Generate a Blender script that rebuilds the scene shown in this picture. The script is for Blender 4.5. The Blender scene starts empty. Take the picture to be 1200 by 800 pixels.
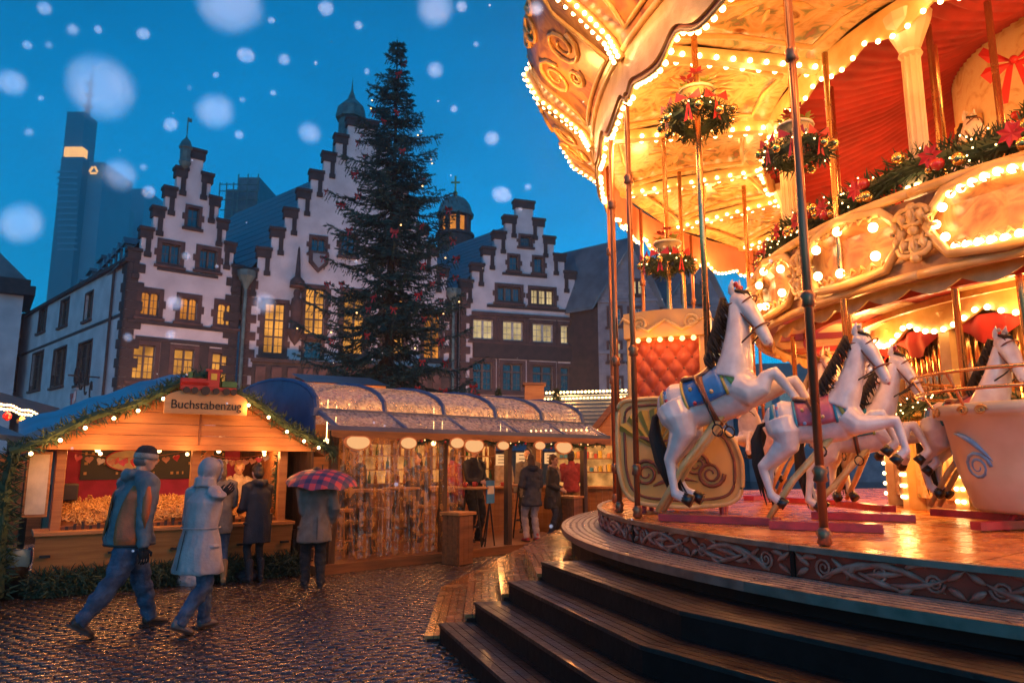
import bpy, bmesh, math, random
import numpy as np
from mathutils import Vector, Matrix, noise
from mathutils.geometry import tessellate_polygon
random.seed(7)
R = math.radians
PI = math.pi
SC = bpy.context.scene
COL = SC.collection

# ------------------------------------------------------------------ camera
FPX, PITCH, CAMH = 850.0, math.atan(140 / 850.0), 1.7      # focal length in photo pixels, upward tilt, eye height
cam_d = bpy.data.cameras.new('camera')
cam = bpy.data.objects.new('camera', cam_d)
COL.objects.link(cam)
cam.location = (0, 0, CAMH)
cam.rotation_euler = (PI / 2 + PITCH, 0, 0)
cam_d.sensor_width = 36
cam_d.lens = 36 * FPX / 1200
cam_d.clip_end = 3000
cam_d.clip_start = 0.05
cam_d.dof.use_dof = True
cam_d.dof.focus_distance = 9.0
cam_d.dof.aperture_fstop = 2.8
SC.camera = cam

# ------------------------------------------------------------------ sky, sun, exposure (dusk)
SUN_EL, SUN_ROT = R(8), R(180)
world = bpy.data.worlds.new('World')
SC.world = world
world.use_nodes = True
wn = world.node_tree.nodes
wl = world.node_tree.links
wn.clear()
sky = wn.new('ShaderNodeTexSky')
sky.sky_type = 'NISHITA'
sky.sun_disc = False
sky.sun_elevation = SUN_EL
sky.sun_rotation = SUN_ROT
sky.ozone_density = 7.0
sky.air_density = 1.0
sky.dust_density = 0.3
hs = wn.new('ShaderNodeHueSaturation')
hs.inputs['Hue'].default_value = 0.48
hs.inputs['Saturation'].default_value = 1.38
hs.inputs['Value'].default_value = 1.0
bg = wn.new('ShaderNodeBackground')
bg.inputs['Strength'].default_value = 0.185
wo = wn.new('ShaderNodeOutputWorld')
wl.new(sky.outputs[0], hs.inputs['Color'])
wt = wn.new('ShaderNodeTexCoord')
wm = wn.new('ShaderNodeMapping')
wm.inputs['Scale'].default_value = (1, 1, 2.2)
wz = wn.new('ShaderNodeTexNoise')               # thin broken cloud over the dusk sky
wz.inputs['Scale'].default_value = 2.6
wz.inputs['Detail'].default_value = 6
wz.inputs['Roughness'].default_value = .55
wr_ = wn.new('ShaderNodeMapRange')
wr_.inputs[1].default_value, wr_.inputs[2].default_value = .3, .7
wr_.inputs[3].default_value, wr_.inputs[4].default_value = .80, 1.22
wx = wn.new('ShaderNodeVectorMath')
wx.operation = 'SCALE'
wl.new(wt.outputs['Generated'], wm.inputs[0])
wl.new(wm.outputs[0], wz.inputs['Vector'])
wl.new(wz.outputs[0], wr_.inputs[0])
wl.new(hs.outputs[0], wx.inputs[0])
wl.new(wr_.outputs[0], wx.inputs['Scale'])
wl.new(wx.outputs[0], bg.inputs['Color'])
wl.new(bg.outputs[0], wo.inputs['Surface'])

sun_d = bpy.data.lights.new('sun', 'SUN')
sun_d.energy = 0.03
sun_d.angle = R(20)
sun_d.color = (1.0, 0.72, 0.75)
sun = bpy.data.objects.new('sun', sun_d)
sun.rotation_euler = (R(82), 0, 0)
COL.objects.link(sun)

SC.view_settings.view_transform = 'Standard'
SC.view_settings.look = 'None'
SC.view_settings.exposure = 0.35
SC.view_settings.gamma = 1.0
SC.view_settings.use_curve_mapping = False
SC.render.engine = 'CYCLES'
cy = SC.cycles
cy.use_denoising = True
cy.use_adaptive_sampling = True
cy.adaptive_threshold = 0.025
cy.max_bounces = 6
cy.diffuse_bounces = 2
cy.glossy_bounces = 3
cy.transmission_bounces = 4
cy.transparent_max_bounces = 10
cy.sample_clamp_indirect = 4.0
cy.caustics_reflective = False
cy.caustics_refractive = False
cy.use_light_tree = True

# ------------------------------------------------------------------ pixel rays
CP, SP = math.cos(PITCH), math.sin(PITCH)
def ray(px, py):
    u, v = (px - 600) / FPX, (400 - py) / FPX
    return Vector((u, CP - v * SP, SP + v * CP))
def on_z(px, py, z=0.0):
    d = ray(px, py)
    return Vector((0, 0, CAMH)) + d * ((z - CAMH) / d.z)
def on_y(px, py, Y):
    d = ray(px, py)
    return Vector((0, 0, CAMH)) + d * (Y / d.y)
def on_plane(px, py, p0, n):
    d = ray(px, py)
    o = Vector((0, 0, CAMH))
    return o + d * ((p0 - o).dot(n) / d.dot(n))
class Face:
    """vertical plane through ground points A, B: local x along A>B, local y away from the camera, z up"""
    def __init__(s, A, B):
        s.A, s.B = Vector((A[0], A[1], 0)), Vector((B[0], B[1], 0))
        s.d = (s.B - s.A).normalized()
        s.n = Vector((-s.d.y, s.d.x, 0))
        s.w = (s.B - s.A).length
        s.rz = math.atan2(s.d.y, s.d.x)
    def __call__(s, px, py, off=0.0):
        p = on_plane(px, py, s.A + s.n * off, s.n)
        return ((p - s.A).dot(s.d), p.z)
    def world(s, x, y, z=0):
        return s.A + s.d * x + s.n * y + Vector((0, 0, z))

# ------------------------------------------------------------------ materials
MATS = {}
def lnk(nt, a, b):
    nt.links.new(a, b)
def mat(name, col, rough=0.6, metal=0.0, col2=None, scale=6.0, var=0.35, bump=0.0, bscale=None, emit=None, estr=0.0,
        spec=0.5, coat=0.0, stretch=None, trans=0.0, alpha=1.0, rvar=0.0, detail=4.0, space='Object', sheen=0.0):
    m = bpy.data.materials.new(name)
    m.use_nodes = True
    nt = m.node_tree
    b = nt.nodes['Principled BSDF']
    b.inputs['Roughness'].default_value = rough
    b.inputs['Metallic'].default_value = metal
    b.inputs['Specular IOR Level'].default_value = spec
    b.inputs['Coat Weight'].default_value = coat
    b.inputs['Coat Roughness'].default_value = 0.12
    b.inputs['Transmission Weight'].default_value = trans
    b.inputs['Alpha'].default_value = alpha
    if sheen:
        b.inputs['Sheen Weight'].default_value = sheen
    c1 = (*col, 1)
    c2 = (*(col2 if col2 else [c * (1 - var) for c in col]), 1)
    tc = nt.nodes.new('ShaderNodeTexCoord')
    mp = nt.nodes.new('ShaderNodeMapping')
    if stretch:
        mp.inputs['Scale'].default_value = stretch
    lnk(nt, tc.outputs[space], mp.inputs[0])
    nz = nt.nodes.new('ShaderNodeTexNoise')
    nz.inputs['Scale'].default_value = scale
    nz.inputs['Detail'].default_value = detail
    lnk(nt, mp.outputs[0], nz.inputs['Vector'])
    rp = nt.nodes.new('ShaderNodeValToRGB')
    rp.color_ramp.elements[0].position = 0.35
    rp.color_ramp.elements[1].position = 0.65
    rp.color_ramp.elements[0].color = c2
    rp.color_ramp.elements[1].color = c1
    lnk(nt, nz.outputs[0], rp.inputs[0])
    lnk(nt, rp.outputs[0], b.inputs['Base Color'])
    if rvar:
        mr = nt.nodes.new('ShaderNodeMapRange')
        mr.inputs[1].default_value = 0.3
        mr.inputs[2].default_value = 0.7
        mr.inputs[3].default_value = max(0.02, rough - rvar)
        mr.inputs[4].default_value = min(1, rough + rvar)
        lnk(nt, nz.outputs[0], mr.inputs[0])
        lnk(nt, mr.outputs[0], b.inputs['Roughness'])
    if bump:
        n2 = nt.nodes.new('ShaderNodeTexNoise')
        n2.inputs['Scale'].default_value = bscale or scale * 3
        n2.inputs['Detail'].default_value = 3
        lnk(nt, mp.outputs[0], n2.inputs['Vector'])
        bp = nt.nodes.new('ShaderNodeBump')
        bp.inputs['Strength'].default_value = bump
        bp.inputs['Distance'].default_value = 0.02
        lnk(nt, n2.outputs[0], bp.inputs['Height'])
        lnk(nt, bp.outputs[0], b.inputs['Normal'])
    if emit:
        b.inputs['Emission Color'].default_value = (*emit, 1)
        b.inputs['Emission Strength'].default_value = estr
        m.cycles.emission_sampling = 'NONE'
    MATS[name] = m
    return m
WARM = (1.0, 0.37, 0.085)
WARM2 = (1.0, 0.43, 0.125)
def emis(name, col, s, sampling='NONE'):
    m = bpy.data.materials.new(name)
    m.use_nodes = True
    nt = m.node_tree
    nt.nodes.clear()
    e = nt.nodes.new('ShaderNodeEmission')
    e.inputs[0].default_value = (*col, 1)
    e.inputs[1].default_value = s
    o = nt.nodes.new('ShaderNodeOutputMaterial')
    lnk(nt, e.outputs[0], o.inputs[0])
    m.cycles.emission_sampling = sampling
    MATS[name] = m
    return m
def lit_pane(name, col, s, scale=1.2, lo=0.35):
    """uneven glow for lit window glass and for back panels painted as lamplit"""
    m = emis(name, col, s)
    nt = m.node_tree
    e = [n for n in nt.nodes if n.type == 'EMISSION'][0]
    tc = nt.nodes.new('ShaderNodeTexCoord')
    nz = nt.nodes.new('ShaderNodeTexNoise')
    nz.inputs['Scale'].default_value = scale
    nz.inputs['Detail'].default_value = 3
    lnk(nt, tc.outputs['Object'], nz.inputs['Vector'])
    mr = nt.nodes.new('ShaderNodeMapRange')
    mr.inputs[1].default_value = 0.3
    mr.inputs[2].default_value = 0.7
    mr.inputs[3].default_value = s * lo
    mr.inputs[4].default_value = s * 1.25
    lnk(nt, nz.outputs[0], mr.inputs[0])
    lnk(nt, mr.outputs[0], e.inputs[1])
    return m

TMP = bpy.data.scenes.new('shaping')            # scratch scene for lettering and the fusing modifier, removed at the end
# ------------------------------------------------------------------ mesh builder
def frame_from(dirv, up=Vector((0, 0, 1))):
    d = Vector(dirv).normalized()
    if abs(d.dot(up)) > 0.98:
        up = Vector((1, 0, 0))
    x = up.cross(d).normalized()
    y = d.cross(x)
    return x, y, d
class MB:
    def __init__(s):
        s.v, s.f = [], []
    def add(s, vs, fs):
        o = len(s.v)
        s.v += [tuple(v) for v in vs]
        s.f += [tuple(i + o for i in f) for f in fs]
        return s
    def box(s, x0, y0, z0, x1, y1, z1, M=None):
        vs = [Vector((x, y, z)) for z in (z0, z1) for y in (y0, y1) for x in (x0, x1)]
        if M:
            vs = [M @ v for v in vs]
        return s.add(vs, [(0, 2, 3, 1), (4, 5, 7, 6), (0, 1, 5, 4), (2, 6, 7, 3), (0, 4, 6, 2), (1, 3, 7, 5)])
    def cbox(s, c, size, rz=0, rx=0, ry=0):
        M = Matrix.Translation(c) @ Matrix.Rotation(rz, 4, 'Z') @ Matrix.Rotation(ry, 4, 'Y') @ Matrix.Rotation(rx, 4, 'X')
        a, b, c2 = [q / 2 for q in size]
        return s.box(-a, -b, -c2, a, b, c2, M)
    def beam(s, p, q, w, h, up=Vector((0, 0, 1))):
        p, q = Vector(p), Vector(q)
        x, y, d = frame_from(q - p, up)
        vs = []
        for e in (p, q):
            for a, b in ((-1, -1), (1, -1), (1, 1), (-1, 1)):
                vs.append(e + x * (a * w / 2) + y * (b * h / 2))
        return s.add(vs, [(0, 1, 2, 3)[::-1], (4, 5, 6, 7), (0, 1, 5, 4), (1, 2, 6, 5), (2, 3, 7, 6), (3, 0, 4, 7)])
    def tube(s, pts, rad, n=8, caps=True, closed=False, flat=1.0, up=Vector((0, 0, 1))):
        pts = [Vector(p) for p in pts]
        m = len(pts)
        rs = rad if isinstance(rad, (list, tuple)) else [rad] * m
        vs, fs = [], []
        px = None
        for i, p in enumerate(pts):
            if closed:
                d = pts[(i + 1) % m] - pts[i - 1]
            else:
                d = pts[min(i + 1, m - 1)] - pts[max(i - 1, 0)]
            x, y, d = frame_from(d if d.length > 1e-9 else Vector((0, 0, 1)), up)
            if px is not None and not closed:
                x2 = px - d * px.dot(d)
                if x2.length > 1e-4:
                    x = x2.normalized()
                    y = d.cross(x)
            px = x
            r = rs[i]
            ra, rb = (r if isinstance(r, (tuple, list)) else (r, r * flat))
            for k in range(n):
                a = 2 * PI * k / n
                vs.append(p + x * (math.cos(a) * ra) + y * (math.sin(a) * rb))
        for i in range(m if closed else m - 1):
            j = (i + 1) % m
            for k in range(n):
                k2 = (k + 1) % n
                fs.append((i * n + k, i * n + k2, j * n + k2, j * n + k))
        if caps and not closed:
            fs.append(tuple(range(n))[::-1])
            fs.append(tuple((m - 1) * n + k for k in range(n)))
        return s.add(vs, fs)
    def lathe(s, prof, n=24, c=(0, 0, 0), a0=0.0, a1=2 * PI, M=None):
        full = abs(a1 - a0 - 2 * PI) < 1e-6
        c = Vector(c)
        m = len(prof)
        cols = n if full else n + 1
        vs, fs = [], []
        for k in range(cols):
            a = a0 + (a1 - a0) * k / n
            ca, sa = math.cos(a), math.sin(a)
            for (r, z) in prof:
                v = Vector((r * ca, r * sa, z))
                vs.append((M @ v if M else v) + c)
        for k in range(n):
            k2 = (k + 1) % cols
            for i in range(m - 1):
                fs.append((k * m + i, k2 * m + i, k2 * m + i + 1, k * m + i + 1))
        return s.add(vs, fs)
    def ball(s, c, r, n=8, m=6, sq=(1, 1, 1)):
        c = Vector(c)
        vs, fs = [c + Vector((0, 0, -r * sq[2]))], []
        for i in range(1, m):
            a = PI * i / m - PI / 2
            for k in range(n):
                b = 2 * PI * k / n
                vs.append(c + Vector((r * sq[0] * math.cos(a) * math.cos(b), r * sq[1] * math.cos(a) * math.sin(b), r * sq[2] * math.sin(a))))
        vs.append(c + Vector((0, 0, r * sq[2])))
        for k in range(n):
            k2 = (k + 1) % n
            fs.append((0, 1 + k2, 1 + k))
            for i in range(m - 2):
                a = 1 + i * n
                fs.append((a + k, a + k2, a + n + k2, a + n + k))
            fs.append((1 + (m - 2) * n + k, 1 + (m - 2) * n + k2, len(vs) - 1))
        return s.add(vs, fs)
    def ell(s, p, q, r1, r2=None, n=10):
        """tapered capsule between two points"""
        p, q = Vector(p), Vector(q)
        r2 = r1 if r2 is None else r2
        return s.tube([p + (p - q).normalized() * r1 * .8, p + (p - q).normalized() * r1 * .4, p, q, q + (q - p).normalized() * r2 * .4, q + (q - p).normalized() * r2 * .8],
                      [r1 * .35, r1 * .85, r1, r2, r2 * .85, r2 * .35], n)
    def prism(s, poly, y0, y1, holes=(), M=None):
        """polygon in (x,z), extruded along y from y0 to y1, with holes"""
        loops = [list(poly)] + [list(h) for h in holes]
        flat = [p for l in loops for p in l]
        tris = tessellate_polygon([[Vector((p[0], p[1], 0)) for p in l] for l in loops])
        n = len(flat)
        vs = [Vector((x, y0, z)) for x, z in flat] + [Vector((x, y1, z)) for x, z in flat]
        if M:
            vs = [M @ v for v in vs]
        fs = []
        for t in tris:
            fs.append(tuple(t))
            fs.append(tuple(i + n for i in t[::-1]))
        o = 0
        for l in loops:
            k = len(l)
            for i in range(k):
                j = (i + 1) % k
                fs.append((o + i, o + j, o + j + n, o + i + n))
            o += k
        return s.add(vs, fs)
    def quad(s, a, b, c, d):
        return s.add([a, b, c, d], [(0, 1, 2, 3)])
    def mesh(s, name, smooth=False):
        me = bpy.data.meshes.new(name)
        me.from_pydata(s.v, [], s.f)
        if smooth:
            me.polygons.foreach_set('use_smooth', [True] * len(me.polygons))
        me.update()
        return me
    def fixn(s, me):
        bm = bmesh.new()
        bm.from_mesh(me)
        bmesh.ops.recalc_face_normals(bm, faces=bm.faces)
        bm.to_mesh(me)
        bm.free()
    def build(s, name, m, parent=None, smooth=False, bevel=0.0, fix=True, loc=None):
        me = s.mesh(name, smooth)
        if fix:
            s.fixn(me)
        if m is not None:
            me.materials.append(MATS[m] if isinstance(m, str) else m)
        o = bpy.data.objects.new(name, me)
        COL.objects.link(o)
        if parent:
            o.parent = parent
        if loc:
            o.location = loc
        if bevel:
            b = o.modifiers.new('bevel', 'BEVEL')
            b.width = bevel
            b.segments = 2
            b.limit_method = 'ANGLE'
        return o
def inst(me, name, parent=None, loc=(0, 0, 0), rot=(0, 0, 0), scale=(1, 1, 1)):
    o = bpy.data.objects.new(name, me)
    COL.objects.link(o)
    o.parent = parent
    o.location, o.rotation_euler, o.scale = loc, rot, scale
    return o
def smesh(mb, name, m, smooth=False):
    me = mb.mesh(name, smooth)
    mb.fixn(me)
    me.materials.append(MATS[m] if isinstance(m, str) else m)
    return me
def tag(o, label, cat, group=None, kind=None):
    if label:
        o['label'] = label
    if cat:
        o['category'] = cat
    if group:
        o['group'] = group
    if kind:
        o['kind'] = kind
    return o
def thing(name, label, cat, loc=(0, 0, 0), rz=0.0, group=None):
    o = bpy.data.objects.new(name, None)
    o.empty_display_size = 0.2
    COL.objects.link(o)
    o.location = loc
    o.rotation_euler = (0, 0, rz)
    return tag(o, label, cat, group)
def struct(o):
    o['kind'] = 'structure'
    return o
def text(body, size, m, parent, loc, rot, ext=0.004, align='CENTER', name='lettering', width=None):
    cu = bpy.data.curves.new(name, 'FONT')
    cu.body = body
    cu.size = size
    cu.align_x = align
    cu.align_y = 'CENTER'
    cu.extrude = ext
    cu.materials.append(MATS[m])
    o = bpy.data.objects.new(name, cu)
    TMP.collection.objects.link(o)
    with bpy.context.temp_override(scene=TMP, view_layer=TMP.view_layers[0]):
        dg = bpy.context.evaluated_depsgraph_get()
        dg.update()
    me = bpy.data.meshes.new_from_object(o.evaluated_get(dg))
    bpy.data.objects.remove(o)
    me.name = name
    xs_ = [v.co.x for v in me.vertices]
    o = inst(me, name, parent, loc, rot)
    if width:
        o.scale.x = width / max(max(xs_) - min(xs_), 1e-3)
    return o
def point(parent, loc, watts, col=WARM, r=0.05):
    l = bpy.data.lights.new('lamp_light', 'POINT')
    l.energy = watts
    l.color = col
    l.shadow_soft_size = r
    o = bpy.data.objects.new('lamp_light', l)
    COL.objects.link(o)
    o.parent = parent
    o.location = loc
    return o
def remesh(mb, name, m, parent, voxel=0.02, smooth=3, wrinkle=0.0, wscale=7.0, seed=0, stretch=(1, 1, 1)):
    """fuse overlapping closed shapes into one continuous smooth surface"""
    me = mb.mesh(name + '_raw')
    mb.fixn(me)
    o = bpy.data.objects.new(name + '_raw', me)
    TMP.collection.objects.link(o)
    r = o.modifiers.new('r', 'REMESH')
    r.mode = 'VOXEL'
    r.voxel_size = voxel
    if smooth:
        sm = o.modifiers.new('s', 'SMOOTH')
        sm.factor = 0.5
        sm.iterations = smooth
    with bpy.context.temp_override(scene=TMP, view_layer=TMP.view_layers[0]):
        dg = bpy.context.evaluated_depsgraph_get()
        dg.update()
    ev = o.evaluated_get(dg)
    out = bpy.data.meshes.new_from_object(ev)
    bpy.data.objects.remove(o)
    bpy.data.meshes.remove(me)
    if wrinkle:
        off = Vector((seed * 3.1, seed * 1.7, seed * 5.3))
        n_ = len(out.vertices)
        co, no = np.empty(n_ * 3), np.empty(n_ * 3)
        out.vertices.foreach_get('co', co)
        out.vertices.foreach_get('normal', no)
        dd = np.empty(n_)
        for i in range(n_):
            c = Vector((co[i * 3] * stretch[0], co[i * 3 + 1] * stretch[1], co[i * 3 + 2] * stretch[2])) * wscale + off
            dd[i] = noise.noise(c) + 0.5 * noise.noise(c * 2.1)
        co += no * np.repeat(dd * wrinkle, 3)
        out.vertices.foreach_set('co', co)
        out.update()
    out.polygons.foreach_set('use_smooth', [True] * len(out.polygons))
    out.name = name
    out.materials.clear()
    out.materials.append(MATS[m] if isinstance(m, str) else m)
    q = bpy.data.objects.new(name, out)
    COL.objects.link(q)
    q.parent = parent
    return q
def copy_tree(o, parent=None):
    c = o.copy()
    COL.objects.link(c)
    c.parent = parent
    for ch in o.children:
        copy_tree(ch, c)
    return c
def lerp(a, b, t):
    return a + (b - a) * t

# common materials
mat('wet_stone', (0.075, 0.046, 0.033), rough=0.2, col2=(0.026, 0.017, 0.014), scale=9, bump=0.3, bscale=60, rvar=0.1, spec=0.7, coat=0.6)
mat('mortar_wet', (0.014, 0.011, 0.010), rough=0.18, scale=14, bump=0.4, bscale=30, rvar=0.1)
mat('plaster', (0.66, 0.60, 0.63), rough=0.9, col2=(0.50, 0.45, 0.48), scale=0.7, bump=0.25, bscale=9, detail=8)
mat('red_stone', (0.12, 0.062, 0.055), rough=0.85, col2=(0.055, 0.032, 0.032), scale=1.6, bump=0.5, bscale=8, detail=7)
mat('dark_stone', (0.06, 0.04, 0.04), rough=0.85, col2=(0.03, 0.024, 0.027), scale=2.0, bump=0.5, bscale=8, detail=6)
mat('slate', (0.11, 0.16, 0.20), rough=0.42, col2=(0.06, 0.09, 0.12), scale=0.9, bump=0.4, bscale=6, detail=8, rvar=0.1)
mat('grey_stone', (0.26, 0.26, 0.29), rough=0.9, col2=(0.16, 0.16, 0.19), scale=1.2, bump=0.5, bscale=5, detail=7)
mat('copper', (0.12, 0.2, 0.2), rough=0.6, col2=(0.06, 0.10, 0.11), scale=2)
mat('iron', (0.02, 0.02, 0.022), rough=0.45, metal=0.3, scale=8)
mat('window_frame', (0.13, 0.08, 0.06), rough=0.6, scale=4)
mat('white_frame', (0.5, 0.47, 0.45), rough=0.6, scale=4)
mat('dark_glass', (0.015, 0.03, 0.045), rough=0.06, spec=0.8, scale=2, rvar=0.03)
mat('sky_glass', (0.02, 0.06, 0.10), rough=0.1, metal=0.0, spec=1.0, scale=2)
lit_pane('lit_amber', (1.0, 0.34, 0.05), 0.62, .55, 0.2)
lit_pane('lit_gold', (1.0, 0.41, 0.07), 0.82, .5, 0.25)
lit_pane('lit_cream', (1.0, 0.74, 0.36), 0.6, .5, 0.3)
emis('bulb', (1.0, 0.60, 0.24), 14.0)
emis('bulb_small', (1.0, 0.60, 0.22), 9.0)
emis('bulb_soft', (1.0, 0.52, 0.18), 3.0)
emis('bulb_red', (1.0, 0.1, 0.04), 2.5)
mat('pine', (0.055, 0.10, 0.045), rough=0.7, col2=(0.02, 0.045, 0.022), scale=3.0)
mat('pine_dark', (0.04, 0.075, 0.04), rough=0.75, col2=(0.014, 0.03, 0.018), scale=1.5)
mat('fir_green', (0.06, 0.105, 0.075), rough=0.6, col2=(0.02, 0.045, 0.035), scale=.8, detail=6)
mat('bark', (0.08, 0.05, 0.035), rough=0.9, scale=8)
mat('red_bow', (0.62, 0.02, 0.025), rough=0.45, scale=4)
mat('wood_light', (0.50, 0.215, 0.062), rough=0.5, col2=(0.37, 0.14, 0.038), scale=3, stretch=(0.5, 6, 6), bump=0.2, bscale=8)
mat('wood_mid', (0.26, 0.10, 0.035), rough=0.5, col2=(0.15, 0.058, 0.022), scale=3, stretch=(0.6, 6, 6), bump=0.25, bscale=8)
mat('wood_dark', (0.10, 0.05, 0.028), rough=0.45, col2=(0.05, 0.026, 0.016), scale=3, stretch=(6, 6, 0.6), bump=0.3, bscale=8)
mat('gold', (0.85, 0.52, 0.18), rough=0.32, metal=0.7, col2=(0.6, 0.33, 0.10), scale=5, bump=0.15, bscale=20)
mat('gold_paint', (0.80, 0.56, 0.24), rough=0.4, col2=(0.62, 0.38, 0.12), scale=4, bump=0.2, bscale=18, coat=0.3)
mat('cream', (0.80, 0.68, 0.48), rough=0.4, col2=(0.70, 0.54, 0.34), scale=3, bump=0.1, coat=0.3)
mat('brass', (0.80, 0.47, 0.20), rough=0.25, metal=0.9, col2=(.72, .40, .16), scale=3, rvar=0.05)
mat('bronze', (0.36, 0.15, 0.075), rough=0.3, metal=0.6, col2=(.30, .12, .06), scale=3, rvar=0.05)
mat('red_paint', (0.50, 0.03, 0.02), rough=0.35, col2=(0.36, 0.02, 0.015), scale=4, coat=0.3)
mat('black_cloth', (0.018, 0.017, 0.02), rough=0.85, scale=10, bump=0.3, bscale=60)
mat('skin', (0.62, 0.36, 0.26), rough=0.55, col2=(0.55, 0.29, 0.2), scale=12)

# ================================================================== ground and cobbles
g = MB()
g.quad((-1500, -300, 0), (1500, -300, 0), (1500, 2500, 0), (-1500, 2500, 0))
ground = struct(g.build('ground', 'mortar_wet', fix=False))
CX, CY, CR, CH = 8.6, 9.0, 7.48, 1.1            # carousel centre, platform radius and height
rc = random.Random(3)
def cobble_mesh(k):
    rr = random.Random(k)
    m = MB()
    a, b, h = 0.075, 0.052, 0.013
    j = lambda v: v + rr.uniform(-.007, .007)
    lo = [(j(sx * a), j(sy * b), -0.03) for sx, sy in ((-1, -1), (1, -1), (1, 1), (-1, 1))]
    mi = [(x * 1.0, y * 1.0, h * .45 + rr.uniform(-.002, .002)) for x, y, z in lo]
    to = [(x * .84, y * .80, h + rr.uniform(-.0015, .0015)) for x, y, z in lo]
    m.add(lo + mi + to + [(0, 0, h + .0012)], [(i, (i + 1) % 4, 4 + (i + 1) % 4, 4 + i) for i in range(4)] + [(4 + i, 4 + (i + 1) % 4, 8 + (i + 1) % 4, 8 + i) for i in range(4)]
          + [(8 + i, 8 + (i + 1) % 4, 12) for i in range(4)])
    return m
cob = [cobble_mesh(k) for k in range(8)]
cobm = [smesh(c, 'cobblestone', 'wet_stone', True) for c in cob]
spots = []
ang = R(24)
ca, sa = math.cos(ang), math.sin(ang)
for j in range(-40, 200):
    for i in range(-90, 90):
        x = (i + (j % 2) * .5) * .158 + rc.uniform(-.008, .008)
        y = j * .112 + rc.uniform(-.006, .006)
        X, Y = x * ca - y * sa - 2.0, x * sa + y * ca + 4.0
        if not (5.2 < Y < 15.5) or X > 1.0 or X < -.78 * Y - .3:
            continue
        if math.hypot(X - CX, Y - CY) < 9.0:
            continue
        spots.append((Y, X, rc.uniform(-.12, .12), rc.randrange(8), rc.uniform(-.003, .003), rc.uniform(.92, 1.05)))
spots.sort()
inview = [s for s in spots if on_z(max(0, 600 + 850 * s[1] / (s[0] * .99)), 799).y < s[0]]
near = inview[:300]
ns = set(near)
for (Y, X, rz, k, dz, sc) in near:
    inst(cobm[k], 'cobblestone', ground, (X, Y, dz), (rc.uniform(-.018, .018), rc.uniform(-.018, .018), ang + rz), (sc, sc, 1))
m = MB()
for s in spots:
    if s in ns:
        continue
    Y, X, rz, k, dz, sc = s
    c, q = math.cos(ang + rz) * sc, math.sin(ang + rz) * sc
    tx, ty = rc.uniform(-.018, .018), rc.uniform(-.018, .018)
    m.add([(X + v[0] * c - v[1] * q, Y + v[0] * q + v[1] * c, v[2] + dz + v[0] * tx + v[1] * ty) for v in cob[k].v], cob[k].f)
o = m.build('cobblestones', 'wet_stone', ground, smooth=True, fix=False)
o['kind'] = 'stuff'

# ================================================================== houses
def window(parent, s0, z0, s1, z1, cols=2, rows=2, pane='dark_glass', sur='red_stone', sw=0.28, teeth=True, sill=True, M=None, arch=False, frame='window_frame', transom=None):
    """stone surround (the part) with casement frame and single panes as sub-parts; opening must be cut in the wall"""
    m = MB()
    y0, y1 = -.06, .30
    m.box(s0 - sw, y0, z1, s1 + sw, y1, z1 + sw)
    m.box(s0 - sw, y0, z0 - (sw * .9 if sill else sw * .6), s1 + sw, y1, z0)
    if sill:
        m.box(s0 - sw - .12, y0 - .12, z0 - sw * .9 - .1, s1 + sw + .12, y0 + .1, z0 - sw * .9 + .08)
    n = max(3, int((z1 - z0) / .42))
    for i in range(n):
        e = .16 if (i % 2 and teeth) else 0
        a, b = lerp(z0, z1, i / n), lerp(z0, z1, (i + 1) / n)
        m.box(s0 - sw - e, y0 + (.012 if e else 0), a, s0, y1, b)
        m.box(s1, y0 + (.012 if e else 0), a, s1 + sw + e, y1, b)
    if arch:
        for c in range(cols):
            a, b = lerp(s0, s1, c / cols), lerp(s0, s1, (c + 1) / cols)
            w = (b - a)
            pts = [(a, z1 + .01), (a, z1 - w * .5)] + [(lerp(a, b, .5) - math.cos(t * PI / 6) * w * .5, z1 - w * .5 + math.sin(t * PI / 6) * w * .42) for t in range(1, 6)] + [(b, z1 - w * .5), (b, z1 + .01)]
            m.prism(pts, y0 + .06, y1 - .02)
    w = m.build('window', sur, parent)
    if M is not None:
        w.matrix_local = M
    f = MB()
    t = min(.11, (s1 - s0) * .06)
    f.box(s0, .16, z0, s0 + t, .26, z1)
    f.box(s1 - t, .16, z0, s1, .26, z1)
    f.box(s0 + t, .16, z0, s1 - t, .26, z0 + t)
    f.box(s0 + t, .16, z1 - t, s1 - t, .26, z1)
    zr = [lerp(z0, z1, i / rows) for i in range(rows + 1)]
    if transom:
        zr = [z0, lerp(z0, z1, transom), z1]
    for c in range(1, cols):
        x = lerp(s0, s1, c / cols)
        f.box(x - t * .8, .13, z0 + t, x + t * .8, .255, z1 - t)
    for q in zr[1:-1]:
        f.box(s0 + t, .145, q - t * .6, s1 - t, .252, q + t * .6)
    f.build('casement_frame', frame, w)
    for c in range(cols):
        for r_ in range(len(zr) - 1):
            a, b = lerp(s0, s1, c / cols), lerp(s0, s1, (c + 1) / cols)
            p = MB()
            g1, g2 = zr[r_], zr[r_ + 1]
            p.box(a + .004, .275, g1 + .004, b - .004, .295, g2 - .004)
            # glazing bars
            po = p.build('pane', pane, w)
            if (g2 - g1) > .8:
                gb = MB()
                k = 3 if (g2 - g1) > 1.4 else 2
                for i in range(1, k):
                    zz = lerp(g1, g2, i / k)
                    gb.box(a + t, .255, zz - .02, b - t, .275, zz + .02)
                gb.box((a + b) / 2 - .018, .2552, g1, (a + b) / 2 + .018, .2748, g2)
                gb.build('glazing_bar', frame, w)
    return w
def rect(F, r, M=None):
    x0, y0, x1, y1 = r
    s0, s1 = F(x0, (y0 + y1) / 2)[0], F(x1, (y0 + y1) / 2)[0]
    za, zb = F((x0 + x1) / 2, y1)[1], F((x0 + x1) / 2, y0)[1]
    return s0, za, s1, zb
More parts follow.
